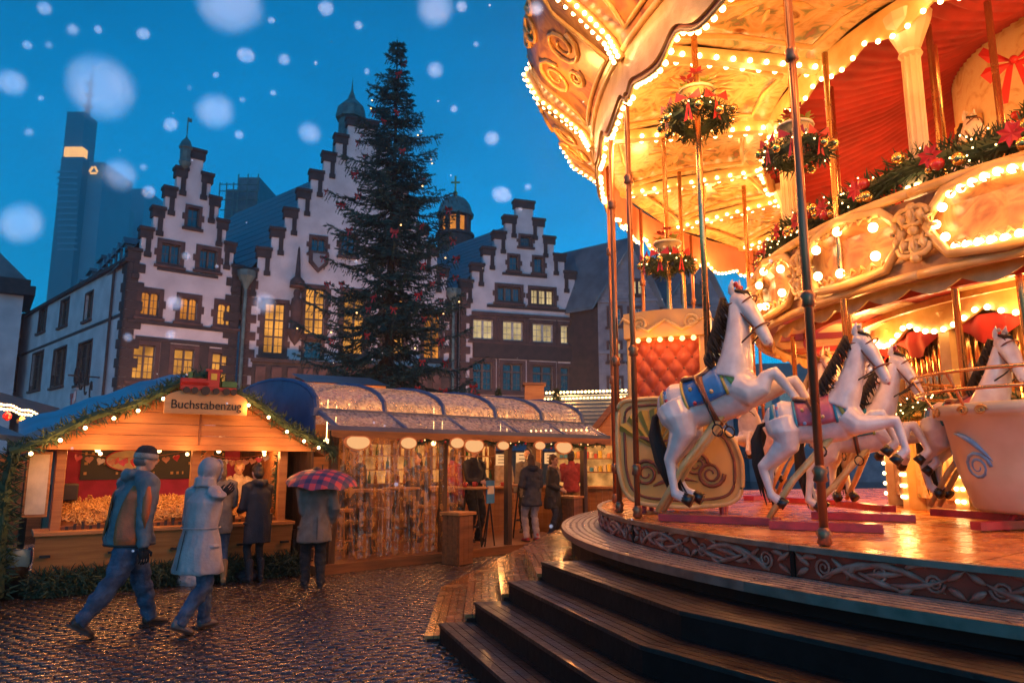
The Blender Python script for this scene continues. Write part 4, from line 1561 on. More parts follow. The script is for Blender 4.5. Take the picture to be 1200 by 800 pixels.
mat('mug_red', (.5, .05, .04), rough=.2, scale=4)
mat('poster_blue', (.05, .25, .5), rough=.5, scale=6)
lit_pane('painted_glow', (1.0, .40, .10), .7, 3, .25)  # lamplight painted as glow on the bar shelf back and booth wall

P0, P1 = on_z(384, 672), on_z(640, 642)
FB = Face(P0, P1)
LB = FB(700, 516, -.3)[0]
bar = thing('wine_bar', 'mulled wine bar with clear vaulted plastic roof, blue ribs and clear curtain', 'market stall', P0, FB.rz)
ZD = .14
zaw = FB(545, 509, -.35)[1]            # awning lower edge
zrt = zaw + .30
DB = 3.6
XL = -.25
# deck boards
for i in range(14):
    MB().box(XL, -.12 + i * .262, .02, LB, -.12 + i * .262 + .255, ZD).build('deck_board', 'wood_mid', bar)
MB().box(XL, -.16, .01, LB, -.125, ZD + .01).build('deck_edge', 'wood_mid', bar)
# posts
for x in (0, LB * .36, LB * .62, LB - .1):
    MB().box(x, 0, ZD, x + .11, .11, zaw + .1).build('post', 'wood_dark', bar)
    MB().box(x, DB - .2, ZD, x + .11, DB - .09, zrt).build('post', 'wood_dark', bar)
# front beam and awning ribs
nr = 6
MB().beam((XL - .1, .06, zrt), (LB + .1, .06, zrt), .10, .12).build('beam', 'blue_canvas', bar)
MB().beam((XL - .15, -.55, zaw + .03), (LB + .1, -.55, zaw + .03), .05, .07).build('awning_bar', 'blue_canvas', bar)
xs = [lerp(XL, LB, i / (nr - 1)) for i in range(nr)]
def arc(k, n=12):
    t = PI * k / n
    return (lerp(.08, DB - .1, (1 - math.cos(t)) / 2), zrt + .62 * math.sin(t) ** .8)
for x in xs:
    MB().beam((x, -.55, zaw + .04), (x, .06, zrt + .02), .06, .05).build('awning_rib', 'blue_canvas', bar)
    MB().tube([(x, *arc(k)) for k in range(13)], .045, 6).build('vault_rib', 'blue_canvas', bar)
for i in range(nr - 1):
    a, b = xs[i] + .03, xs[i + 1] - .03
    m = MB()
    nn = 8
    vs = []
    for k in range(13):
        y, z = arc(k)
        for j in range(nn + 1):
            t = j / nn
            vs.append((lerp(a, b, t), y, z - .01 + .012 * math.sin(j * 1.9 + k)))
    m.add(vs, [(k * (nn + 1) + j, k * (nn + 1) + j + 1, (k + 1) * (nn + 1) + j + 1, (k + 1) * (nn + 1) + j) for k in range(12) for j in range(nn)])
    m.build('vault_panel', 'vault_plastic', bar, smooth=True, fix=False)
    m = MB()
    vs = []
    for k in range(5):
        t = k / 4
        for j in range(nn + 1):
            s = j / nn
            vs.append((lerp(a, b, s), lerp(-.53, .03, t), lerp(zaw + .05, zrt + .04, t) - .05 * math.sin(PI * s) * math.sin(PI * t)))
    m.add(vs, [(k * (nn + 1) + j, k * (nn + 1) + j + 1, (k + 1) * (nn + 1) + j + 1, (k + 1) * (nn + 1) + j) for k in range(4) for j in range(nn)])
    m.build('awning_panel', 'vault_plastic', bar, smooth=True, fix=False)
# scalloped valance under the awning
m = MB()
n = 60
pts = [(XL - .1, zaw + .0)] + [(lerp(XL - .1, LB + .1, i / n), zaw - .09 - .035 * abs(math.sin(i * PI / 4))) for i in range(n + 1)] + [(LB + .1, zaw + .0)]
m.prism(pts[::-1], -.575, -.56)
m.build('valance', 'wood_mid', bar)
# end gable of the vault (blue) at the left
m = MB()
m.prism([(-arc(k)[0], arc(k)[1] - .02) for k in range(13)] + [(-DB + .1, zaw - .2), (-.08, zaw - .2)], XL - .05, XL - .02, M=Matrix(((0, 1, 0, 0), (-1, 0, 0, 0), (0, 0, 1, 0), (0, 0, 0, 1))))
m.build('end_panel', 'blue_canvas', bar)
# left side wall of boards below the end panel
for i in range(16):
    MB().box(XL - .03, .12 + i * .2, 0, XL, .12 + i * .2 + .194, zaw - .2).build('side_board', 'wood_dark', bar)
# clear plastic curtain strips
xc1 = FB(542, 600)[0]
ncur = 5
for i in range(ncur):
    a, b = lerp(.02, xc1, i / ncur), lerp(.02, xc1, (i + 1) / ncur)
    vs, nn, kk = [], 26, 8
    ph = rg.uniform(0, 6)
    for k in range(kk + 1):
        for j in range(nn + 1):
            s = j / nn
            amp = .035 + .02 * (k / kk)
            vs.append((lerp(a, b, s) + .008 * math.sin(k * .7), .02 + amp * math.sin(s * 11 + ph + .3 * math.sin(k * .5)) + .02 * math.sin(s * 29 + k * .2), lerp(ZD + .03, zaw + .06, k / kk)))
    m = MB().add(vs, [(k * (nn + 1) + j, k * (nn + 1) + j + 1, (k + 1) * (nn + 1) + j + 1, (k + 1) * (nn + 1) + j) for k in range(kk) for j in range(nn)])
    m.build('curtain', 'curtain_plastic', bar, smooth=True, fix=False)
# hanging oval / bean shaped signs
for (px, py, w_, h_, bean) in ((418, 518, .23, .125, 1), (477, 519, .17, .105, 0), (534, 519, .16, .10, 0), (554, 522, .235, .135, 1), (588, 522, .15, .085, 0), (631, 522, .15, .085, 0), (659, 524, .25, .135, 1)):
    s, z = FB(px, py, -.62)
    pts = []
    for k in range(28):
        a = 2 * PI * k / 28
        r_ = 1 - (.22 * max(0, math.sin(a)) ** 6 if bean else 0)
        pts.append((s + w_ * math.cos(a) * (1 + .06 * bean * math.sin(a)), z + h_ * math.sin(a) * r_))


    o = MB().prism(pts, -.66, -.63).build('hanging_sign', 'cookie', bar)

    MB().prism([(s + (x - s) * .86, z + (q - z) * .82) for x, q in pts], -.672, -.662).build('sign_face', 'neon_cream', o)
# christmas garland and red decorations under the awning edge
gp = [Vector((lerp(.9, LB, i / 24), -.5, zaw - .14 - .04 * math.sin(i * 1.3))) for i in range(25)]
gm = garland_mesh(gp, .06, 260, rg, .07, .008)
o = gm.build('garland', 'pine', None, fix=False)
o.location, o.rotation_euler = P0, (0, 0, FB.rz)
tag(o, 'thin pine garland with red balls under the awning of the wine bar', 'garland')
for i in range(22):
    p = gp[i] + Vector((rg.uniform(-.05, .05), -.05, rg.uniform(-.06, .03)))
    inst(smesh(MB().ball((0, 0, 0), .022, 7, 5), 'bauble', 'red_ball', True) if i == 0 else BAUB, 'bauble', o, p) if i else None
    if i == 0:
        BAUB = smesh(MB().ball((0, 0, 0), .024, 7, 5), 'bauble', 'red_ball', True)
        inst(BAUB, 'bauble', o, p)
for i in range(20):
    bulb(o, gp[i + 2] + Vector((.04, -.06, .04)), .012, BULBSOFT)
# interior: bar counter at the back right, shelves with bottles, menu boards
x0b, x1b = LB * .40, LB + .3
yb = 2.15
m = MB()
for i in range(int((x1b - x0b) / .14)):
    MB().box(x0b + i * .14, yb, ZD, x0b + i * .14 + .134, yb + .04, 1.08).build('counter_board', 'wood_light', bar)
MB().box(x0b - .05, yb - .12, 1.08, x1b, yb + .5, 1.13).build('counter_top', 'wood_light', bar, bevel=.008)
MB().beam((x0b + .4, yb - .02, .2), (x0b + 1.1, yb - .02, 1.05), .06, .03).build('brace', 'wood_mid', bar)
MB().box(XL, DB - .08, ZD, LB + .3, DB - .04, zrt).build('back_wall', 'wood_mid', bar)
sh = MB().box(x0b, DB - .16, 1.2, x1b, DB - .10, zaw - .1).build('shelf_back', 'painted_glow', bar)
for z in (1.2, 1.5, 1.8):
    MB().box(x0b, DB - .38, z, x1b, DB - .09, z + .025).build('shelf', 'wood_mid', bar)
for k in range(5):
    x = lerp(x0b, x1b - .05, k / 4)
    MB().box(x, DB - .38, 1.1, x + .04, DB - .12, zaw).build('shelf_upright', 'wood_mid', bar)
bm_ = MB().lathe([(0, 0), (.036, 0), (.036, .15), (.014, .2), (.014, .26), (0, .26)], 8)
BT = [smesh(bm_, 'bottle', q, True) for q in ('bottle_amber', 'bottle_green', 'bottle_amber')]
M0 = Matrix.Translation(P0) @ Matrix.Rotation(FB.rz, 4, 'Z')
nb_ = 0
for z in (1.225, 1.525, 1.825):
    for i in range(26):
        x = lerp(x0b + .08, x1b - .1, i / 25) + rg.uniform(-.02, .02)
        if rg.random() < .75:
            o = inst(BT[rg.randrange(3)], 'bottle', None, M0 @ Vector((x, DB - .27, z)))
            tag(o, {1.225: 'bottle on the lowest back shelf of the wine bar', 1.525: 'bottle on the middle back shelf of the wine bar', 1.825: 'bottle on the top back shelf of the wine bar'}[z], 'bottle', 'bottles on the bar shelves')
mg = MB().lathe([(0, 0), (.035, 0), (.042, .09), (.037, .09), (.032, .01), (0, .01)], 10)
mg.tube([(.04, 0, .075), (.065, 0, .06), (.06, 0, .03), (.036, 0, .02)], .007, 5)
MUG = smesh(mg, 'mug', 'mug_red', True)
MUGW = smesh(mg, 'mug', 'cream', True)
for i in range(14):
    x = lerp(x0b + .5, x1b - .2, i / 13)
    o = inst(MUG if i % 3 else MUGW, 'mug', None, M0 @ Vector((x, yb + rg.uniform(.0, .35), 1.13)), (0, 0, rg.uniform(0, 6)))
    tag(o, 'red mug on the wine bar counter' if i % 3 else 'cream mug on the wine bar counter', 'mug', 'mugs on the wine bar counter')
for (px, py0, py1, w_) in ((614, 530, 545, .5), (645, 530, 543, .4), (588, 532, 545, .35)):
    s, z1 = FB(px, py0, 2.6)
    z0 = FB(px, py1, 2.6)[1]
    o = MB().box(s - w_ / 2, 2.58, z0, s + w_ / 2, 2.62, z1).build('menu_panel', 'neon_cream', bar)
    for q in range(3):
        zz = lerp(z0, z1, .2 + .28 * q)
        MB().box(s - w_ * .38, 2.572, zz, s + w_ * rg.uniform(.1, .38), 2.578, zz + .02).build('menu_line', 'menu_black', o)
# pendant lamps
for (x, y) in ((.5, 1.1), (1.3, 2.2), (LB * .45, 1.0), (LB * .6, 1.9), (LB * .8, 1.2), (LB * .95, 2.4), (.9, 3.0)):
    l = MB().ball((x, y, zaw - .12), .05, 8, 6).tube([(x, y, zaw - .1), (x, y, zrt + .3)], .006, 4).build('pendant_lamp', 'bulb_small', bar)
    point(l, (x, y, zaw - .24), 13, WARM, .06)
for i in range(26):
    bulb(bar, (lerp(0.1, LB, i / 25), .1, zaw - .03), .014, BULBSOFT)
for x in (LB * .2, LB * .5, LB * .8):
    point(bar, (x, 1.8, zrt + .12), 10, WARM2, .08)
# stools and tall tables behind the curtain
def tall_table(label, wp, h=1.08, r=.36, m='wood_light', leg='iron', square=False):
    t = thing('tall_table', label, 'table', wp)
    if square:
        MB().box(-r, -r * .6, h - .04, r, r * .6, h).build('table_top', m, t, bevel=.008)
    else:
        MB().lathe([(0, h - .04), (r, h - .04), (r + .01, h - .02), (r, h), (0, h)], 20).build('table_top', m, t)
    for k in range(4):
        a = PI / 4 + k * PI / 2
        c, s = math.cos(a), math.sin(a)
        MB().tube([(c * r * .35, s * r * .3, h - .04), (c * r * .9, s * r * .7, .0)], .017, 6).build('leg', leg, t)
    MB().tube([(r * .6 * math.cos(PI / 4 + k * PI / 2), r * .5 * math.sin(PI / 4 + k * PI / 2), .35) for k in range(4)], .012, 5, closed=True).build('stretcher', leg, t)
    return t
def wp(px, py, off, z=ZD):
    """point at local depth off on the bar floor below pixel column px"""
    s, _ = FB(px, py, off)
    return FB.world(s, off, z)
tall_table('tall table with mugs in front of the man in the black jacket', wp(552, 580, .35), r=.34)
tall_table('tall table standing behind the clear curtain, next to the curtain edge', wp(522, 590, .9), r=.32)
tall_table('tall table standing in the middle behind the clear curtain', wp(470, 590, 1.0), r=.34)
tall_table('tall table behind the clear curtain by the umbrella', wp(425, 590, .8), r=.32)
tall_table('narrow square tall table in the open part of the wine bar', wp(612, 585, .8), r=.3, square=True)
for k, (px, off, lb_) in enumerate(((500, .55, 'wooden bar stool behind the clear curtain near the curtain edge'), (446, .6, 'wooden bar stool behind the clear curtain in the middle'), (402, .7, 'wooden bar stool behind the clear curtain by the umbrella'))):
    t = thing('bar_stool', lb_, 'stool', wp(px, 600, off))
    MB().lathe([(0, .72), (.17, .72), (.18, .74), (.17, .77), (0, .77)], 14).build('seat', 'wood_light', t)
    for q in range(4):
        a = q * PI / 2 + .4
        MB().tube([(.11 * math.cos(a), .11 * math.sin(a), .72), (.2 * math.cos(a), .2 * math.sin(a), 0)], .015, 6).build('leg', 'wood_light', t)
    MB().tube([(.165 * math.cos(a), .165 * math.sin(a), .25) for a in [q * PI / 2 + .4 for q in range(4)]], .01, 5, closed=True).build('foot_ring', 'wood_light', t)
# mugs and a candle on the tables
for (px, off, lb_) in ((545, .3, 'red mug on the table of the man in the black jacket'), (556, .45, 'red mug beside a candle before the man in the black jacket')):
    o = inst(MUG, 'mug', None, wp(px, 570, off, ZD + 1.08))
    tag(o, lb_, 'mug', 'mugs on the tall table')
# blue price stand
p = wp(574, 600, .1)
t = thing('price_stand', 'blue price board on a black stand beside the tall table', 'sign', p, FB.rz)
MB().box(-.10, -.02, .78, .10, .0, 1.2).build('board', 'poster_blue', t)
MB().box(-.08, -.026, .95, .08, -.021, 1.1).build('board_print', 'paper', t)
MB().tube([(0, 0, .8), (-.12, 0, 0)], .014, 6).tube([(0, 0, .8), (.12, 0, 0)], .014, 6).tube([(0, 0.01, .8), (0, .2, 0)], .014, 6).build('stand', 'iron', t)
# wooden bin pedestals
for (px, py, w_, h_, lb_) in ((536, 661, .30, .86, 'square wooden bin pedestal standing before the wine bar deck'), (669, 640, .30, .84, 'square wooden bin pedestal beside the carousel steps')):
    p = on_z(px, py, 0)
    if px > 600:
        p = FB.world(FB(px, 610, .2)[0], .2, ZD)
    t = thing('waste_bin', lb_, 'bin', p, FB.rz + .15)
    w_ *= 1.15
    for sx in range(4):
        M = Matrix.Rotation(sx * PI / 2, 4, 'Z')
        for q in range(3):
            MB().box(-w_ / 2 + q * w_ / 3, -w_ / 2 - .02, 0.02, -w_ / 2 + (q + 1) * w_ / 3 - .006, -w_ / 2, h_ - .05, M).build('plank', 'wood_mid', t)
    MB().box(-w_ / 2 + .001, -w_ / 2 + .001, .0, w_ / 2 - .001, w_ / 2 - .001, h_ - .06).build('core', 'wood_dark', t)
    MB().box(-w_ / 2 - .05, -w_ / 2 - .05, h_ - .05, w_ / 2 + .05, w_ / 2 + .05, h_).build('lid', 'wood_light', t, bevel=.006)

# ---------------------------------------------------------------- third booth with bulb-lined roof
q0, q1 = on_y(628, 500, 18.2), on_y(745, 500, 17.4)
FC = Face((q0.x, q0.y), (q1.x, q1.y))
lc = thing('market_stall', 'brightly lit booth with bulb lined slatted roof right of the wine bar', 'market stall', FC.A, FC.rz)
zr0 = FC(670, 500)[1]
zr1 = FC(670, 470)[1] + .25
wC = FC.w
for i in range(9):
    t0, t1 = i / 9, (i + 1) / 9
    m = MB()
    y0, y1 = lerp(-.35, 1.0, t0), lerp(-.35, 1.0, t1)
    z0, z1 = lerp(zr0 - .05, zr1, t0), lerp(zr0 - .05, zr1, t1)
    m.add([(-.1, y0, z0 + .05), (wC, y0, z0 + .05), (wC, y1, z1), (-.1, y1, z1), (-.1, y0, z0), (wC, y0, z0)], [(0, 1, 2, 3), (0, 4, 5, 1)])
    m.build('roof_slat', 'slate', lc, fix=False)
for row in range(2):
    for i in range(26):
        bulb(lc, (lerp(0, wC - .1, i / 25), lerp(.82, .98, row), lerp(zr1 - .16, zr1 + .03, row) + .04), .034, BULBS)
for i in range(20):
    bulb(lc, (lerp(0, wC - .1, i / 19), -.4, zr0 - .1), .026, BULBS)
MB().box(0, 1.8, 0, wC, 1.86, zr1).build('back_wall', 'painted_glow', lc)  # wall glows by its material, in place of a lamplit interior
for i in range(int(wC / .15)):
    MB().box(i * .15, .0, 0, i * .15 + .144, .04, 1.05).build('counter_board', 'wood_light', lc)
MB().box(-.05, -.1, 1.05, wC, .4, 1.1).build('counter_top', 'wood_light', lc)
for x in (0, wC * .45, wC - .1):
    MB().box(x, 0, 1.1, x + .1, .1, zr0).build('post', 'wood_light', lc)
MB().box(-.1, -.42, zr0 - .28, wC, -.38, zr0 - .14).build('fascia', 'wood_light', lc)
for z in (1.4, 1.75):
    o = MB().box(.1, 1.5, z, wC - .1, 1.78, z + .03).build('shelf', 'wood_mid', lc)
    for i in range(18):
        MB().box(lerp(.2, wC - .2, i / 18), 1.52, z + .03, lerp(.2, wC - .2, i / 18) + .08, 1.62, z + .03 + rg.uniform(.08, .2)).build('goods_box', rg.choice(['paper', 'cookie', 'mug_red', 'yellow_paper', 'poster_blue']), o)
# timber gable end beside the carousel
a, b, c = FC(688, 520), FC(730, 468), FC(742, 462)
m = MB()
m.beam((a[0], -.5, a[1]), (b[0], -.5, b[1]), .08, .13)
m.build('barge_board', 'wood_mid', lc)
MB().prism([(a[0] + .1, a[1] - .05), (wC + .6, a[1] - .05), (wC + .6, b[1] + .2), (b[0], b[1])], -.44, -.40).build('gable_board', 'wood_light', lc)
for x in (wC * .2, wC * .5, wC * .85):
    point(lc, (x, .5, zr0 - .25), 22, WARM2, .06)
for x in (wC * .25, wC * .75):
    point(lc, (x, .9, zr1 + .25), 90, WARM, .1)
# chimney box and little roof trees
p = on_y(626, 471, 19)
zz = on_y(626, 452, 19).z
t = thing('chimney_box', 'square wooden chimney box on the roof beside the bulb lined booth', 'chimney', (p.x, 19, 0))
MB().box(-.25, -.25, zr1 - .6, .25, .25, zz).build('shaft', 'wood_light', t)
MB().box(-.3, -.3, zz, .3, .3, zz + .06).build('cap', 'wood_mid', t)
MB().box(-.2, -.2, 0, .2, .2, zr1 - .6).build('support', 'wood_dark', t)
for (px, py, lb_) in ((584, 470, 'tiny lit fir tree on the wine bar roof near the chimney box'), (652, 470, 'tiny lit fir tree on the roof of the bulb lined booth')):
    p = on_y(px, py, 17.5)
    t = thing('small_fir', lb_, 'tree', (p.x, 17.5, p.z - .25))
    mm = MB()
    for i in range(150):
        z = rg.random()
        rr = .16 * (1 - z)
        sprigs(mm, Vector((0, 0, z * .55)), Vector((0, 0, 1)), 3, rr + .02, rg, .08, .010)
    mm.build('crown', 'pine', t, fix=False)
    MB().tube([(0, 0, -.9), (0, 0, .5)], .015, 5).build('trunk', 'bark', t)
    for i in range(7):
        a = i * 2.4
        z = i / 7
        bulb(t, (.15 * (1 - z) * math.cos(a), .15 * (1 - z) * math.sin(a), z * .55), .012, BULBSOFT)
# booth roof showing above the vault
p0_, p1_ = on_y(362, 458, 18), on_y(452, 462, 19)
t = thing('market_stall', 'booth with an orange lit wooden roof edge behind the plastic vault', 'market stall', (p0_.x, 18, 0), math.atan2(1, p1_.x - p0_.x))
L = math.hypot(1, p1_.x - p0_.x)
MB().box(0, 0, p0_.z - .3, L, .06, p0_.z + .22).build('fascia', 'wood_light', t)
MB().box(0, .06, 0, L, 1.5, p0_.z - .05).build('body', 'wood_mid', t)
m = MB().add([(-.1, -.05, p0_.z + .23), (L + .1, -.05, p0_.z + .23), (L + .1, 1.6, p0_.z + .6), (-.1, 1.6, p0_.z + .6)], [(0, 1, 2, 3)])
m.build('roof', 'slate', t, fix=False)
for x in (.3, L * .5, L - .3):
    bulb(t, (x, -.12, p0_.z - .3), .03)
    point(t, (x, -.4, p0_.z - .35), 12, WARM, .06)
# booth rows added behind the stalls to throw a warm glow on the facades
for (xa, ya, xb, yb_, lb_) in ((-22, 33, -9, 37, 'added booth row with strong warm lights to brighten the corner house facade'), (-8.5, 40, 4, 45, 'added booth row with strong warm lights to brighten the right gable house facade')):
    Lc = math.hypot(xb - xa, yb_ - ya)
    t = thing('market_stall', lb_, 'market stall', (xa, ya, 0), math.atan2(yb_ - ya, xb - xa))
    MB().box(0, 0, 0, Lc, 2, 2.3).build('body', 'wood_mid', t)
    MB().prism([(-.3, 2.3), (2.3, 2.3), (1, 3.1)], 0, -Lc, M=Matrix.Rotation(PI / 2, 4, 'Z')).build('roof', 'slate', t)
    for i in range(int(Lc / .6)):
        bulb(t, (i * .6, 2.35, 2.35), .05)
    for i in range(4):
        point(t, (Lc * (i + .5) / 4, 3.2, 2.6), 800, (1.0, .46, .28), .3)

# ================================================================== carousel
def multi(name, cols, scale, rough=.4, coat=.3, bump=.2, distort=1.5, detail=3):
    m = mat(name, cols[0], rough=rough, coat=coat, scale=scale, bump=bump, bscale=scale * 5, detail=detail)
    nt = m.node_tree
    rp = [n for n in nt.nodes if n.type == 'VALTORGB'][0]
    nz = [n for n in nt.nodes if n.type == 'TEX_NOISE'][0]
    nz.inputs['Distortion'].default_value = distort
    el = rp.color_ramp.elements
    el[0].position, el[0].color = .28, (*cols[0], 1)
    el[1].position, el[1].color = .72, (*cols[-1], 1)
    for i, c in enumerate(cols[1:-1]):
        e = el.new(.28 + .44 * (i + 1) / (len(cols) - 1))
        e.color = (*c, 1)
    return m
multi('painted_panel', [(.30, .12, .04), (.62, .36, .12), (.80, .56, .26), (.72, .44, .16), (.24, .26, .10), (.5, .18, .09)], 3.4)
multi('painted_cream', [(.62, .36, .12), (.84, .66, .38), (.86, .72, .46), (.72, .46, .18)], 3.0)
multi('canopy_paint', [(.16, .06, .05), (.42, .18, .06), (.58, .30, .10), (.30, .12, .08), (.5, .24, .08)], 1.8, detail=6)
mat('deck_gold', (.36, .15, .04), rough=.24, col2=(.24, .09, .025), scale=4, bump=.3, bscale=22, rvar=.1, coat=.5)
multi('fascia_brown', [(.16, .05, .02), (.38, .15, .05), (.52, .26, .09), (.30, .09, .04)], 3.0)
mat('car_floor', (0.66, 0.25, 0.06), rough=.26, col2=(.48, .16, .035), scale=4, bump=.3, bscale=14, rvar=.12, spec=.28)
mat('skirt_red', (0.50, 0.06, 0.03), rough=.5, col2=(.34, .035, .02), scale=3, spec=.25)
mat('scroll_paint', (0.60, 0.24, 0.17), rough=.45, col2=(.50, .10, .06), scale=9, spec=.3)
mat('valance_in', (0.60, 0.16, 0.09), rough=.6, col2=(.5, .11, .06), scale=2)
mat('red_fabric', (0.50, 0.03, 0.025), rough=.75, col2=(.36, .02, .018), scale=3)
mat('steel_edge', (.30, .23, .19), rough=.42, metal=.7, scale=8, rvar=.12)
mat('tread', (.42, .36, .32), rough=.35, metal=.5, scale=8, rvar=.1)
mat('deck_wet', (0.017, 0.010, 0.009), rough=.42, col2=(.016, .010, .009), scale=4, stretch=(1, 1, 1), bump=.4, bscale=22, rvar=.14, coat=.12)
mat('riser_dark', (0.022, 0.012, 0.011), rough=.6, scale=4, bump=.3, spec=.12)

car = thing('carousel', 'double deck vintage carousel covered in warm bulbs, gold carving and red drapes', 'carousel', (CX, CY, 0))
def pol(r, deg, z):
    a = R(deg)
    return Vector((r * math.cos(a), r * math.sin(a), z))
NSEG = 20
A0 = 208.6
SEG = [A0 + 18 * k for k in range(NSEG)]
bulbs = []          # (position local, radius)
def bul(p, r=.03):
    bulbs.append((Vector(p), r))
def ringseg(r0, r1, z0, z1, a0, a1, n=4):
    """block between two radii and two angles"""
    m = MB()
    vs = []
    for i in range(n + 1):
        a = lerp(a0, a1, i / n)
        vs += [pol(r0, a, z0), pol(r1, a, z0), pol(r1, a, z1), pol(r0, a, z1)]
    fs = []
    for i in range(n):
        o = i * 4
        for k in range(4):
            k2 = (k + 1) % 4
            fs.append((o + k, o + k2, o + 4 + k2, o + 4 + k))
    fs += [(0, 3, 2, 1), (n * 4, n * 4 + 1, n * 4 + 2, n * 4 + 3)]
    return m.add(vs, fs)
def around(me, name, angs, parent=car, z=0):
    out = []
    for a in angs:
        out.append(inst(me, name, parent, (0, 0, z), (0, 0, R(a))))
    return out
def segs(mb, name, m, angs=SEG, smooth=False, parent=car):
    return around(smesh(mb, name, m, smooth), name, angs, parent)

# floor boards (three rings of wedges), rim, skirt panels with painted scrolls
for (r0, r1) in ((2.8, 4.4), (4.41, 6.0), (6.01, 7.46)):
    segs(ringseg(r0, r1, CH - .06, CH, .06, 8.94, 3), 'floor_board', 'car_floor', [A0 + 9 * k for k in range(40)])
MB().lathe([(0, .3), (7.4, .3), (7.4, CH - .062), (0, CH - .062)], 60).build('underframe', 'riser_dark', car)
segs(ringseg(7.465, 7.52, CH - .035, CH + .006, 0, 17.95, 5), 'rim_strip', 'steel_edge')
sk = segs(ringseg(7.42, 7.48, .885, CH - .036, .12, 17.88, 5), 'skirt_panel', 'skirt_red')
def scroll_mesh():
    m = MB()
    zc_ = (.885 + CH - .036) / 2
    def P(s, h, o=.0):       # s metres along the rim, h height
        return pol(7.488 + o, 9 + math.degrees(s / 7.48), zc_ + h)
    for sg in (-1, 1):
        for (c, h0, r_, d) in ((.92, .0, .075, 1), (.52, .01, .055, -1), (.18, -.005, .06, 1)):
            pts, rad = [], []
            for i in range(22):
                t = i / 21
                a = d * (t * 4.2 * PI) + (PI if d > 0 else 0)
                rr = r_ * (1 - .86 * t)
                pts.append(P(sg * (c + rr * math.cos(a)), h0 + rr * math.sin(a)))
                rad.append((.006, .016 * (1 - .6 * t) + .003))
            m.tube(pts, [max(q) * .62 for q in rad], 5)
        for (s0, h0, s1, h1, b) in ((.95, -.075, .40, .06, .05), (.85, .07, .55, -.05, -.04), (.60, .06, .12, -.06, .04), (.45, -.05, .05, .05, -.03), (.98, .06, 1.12, .02, .02), (.75, -.06, .62, .07, .03), (.35, .06, .22, .08, .02), (.30, -.04, .42, -.08, -.02), (.70, .01, .40, .085, .01), (.66, .0, .34, -.085, -.01), (.62, -.01, .30, .03, .0), (1.05, -.02, 1.15, -.08, .0), (1.04, .0, 1.16, .085, .0), (.10, .02, .0, .085, .0), (.10, -.02, .0, -.085, .0)):
            pts, rad = [], []
            for i in range(9):
                t = i / 8
                pts.append(P(sg * lerp(s0, s1, t), lerp(h0, h1, t) + b * math.sin(PI * t)))
                rad.append(.004 + .019 * math.sin(PI * min(1, t * 1.1 + .05)) ** .8)
            m.tube(pts, rad, 5)
    return m
segs(scroll_mesh(), 'painted_scroll', 'scroll_paint', smooth=True)
segs(ringseg(7.40, 7.50, .885, CH - .037, -.13, .13, 1), 'joint_strip', 'riser_dark')
# tread ring of metal grating
segs(ringseg(7.44, 7.96, .84, .868, .05, 17.95, 5), 'tread_plate', 'riser_dark')
m = MB()
for j in range(6):
    r0 = 7.50 + j * .078
    q = ringseg(r0, r0 + .048, .868, .884, .1, 17.9, 4)
    m.add(q.v, q.f)
for i in range(48):
    a = .2 + i * 17.6 / 47
    q = ringseg(7.49, 7.95, .867, .880, a - .07, a + .07, 1)
    m.add(q.v, q.f)
segs(m, 'grating', 'tread')
segs(ringseg(7.945, 7.985, .82, .888, 0, 17.98, 5), 'edge_strip', 'steel_edge')
MB().lathe([(7.86, 0), (7.86, .84)], 80).build('drum_skirt', 'riser_dark', car)

# outer poles
pole_angles = [181.6, 188.2, 209.8] + [228 + 18 * k for k in range(7)] + [165, 148, 132, 116, 100, 84, 66, 48, 30, 12]
pm = MB()
pm.tube([(0, 0, CH), (0, 0, 6.3)], .032, 10)
for z in (CH + .06, CH + .5, 2.9, 4.9):
    pm.lathe([(.03, z - .06), (.055, z - .04), (.045, z), (.06, z + .03), (.032, z + .07)], 10)
PM = smesh(pm, 'pole', 'bronze', True)
for a in pole_angles:
    inst(PM, 'pole', car, pol(7.33, a, 0))

# soffit panels, sweeps, valance, flared rounding boards
ZS0, ZS1 = 6.32, 6.42
def sheet(prof, a0, a1, n=6, fn=None):
    m = MB()
    vs = []
    k = len(prof)
    for i in range(n + 1):
        t = i / n
        for j, (r_, z_) in enumerate(prof):
            dr, dz = fn(t, j / (k - 1)) if fn else (0, 0)
            vs.append(pol(r_ + dr, lerp(a0, a1, t), z_ + dz))
    return m.add(vs, [(i * k + j, i * k + j + 1, (i + 1) * k + j + 1, (i + 1) * k + j) for i in range(n) for j in range(k - 1)])
m = sheet([(7.42, ZS0), (6.6, ZS0 + .16), (5.8, ZS1 + .04), (5.0, ZS1)], .25, 17.75, 6, lambda t, s: (0, .10 * math.sin(PI * t)))
segs(m, 'ceiling_panel', 'painted_panel', smooth=True)
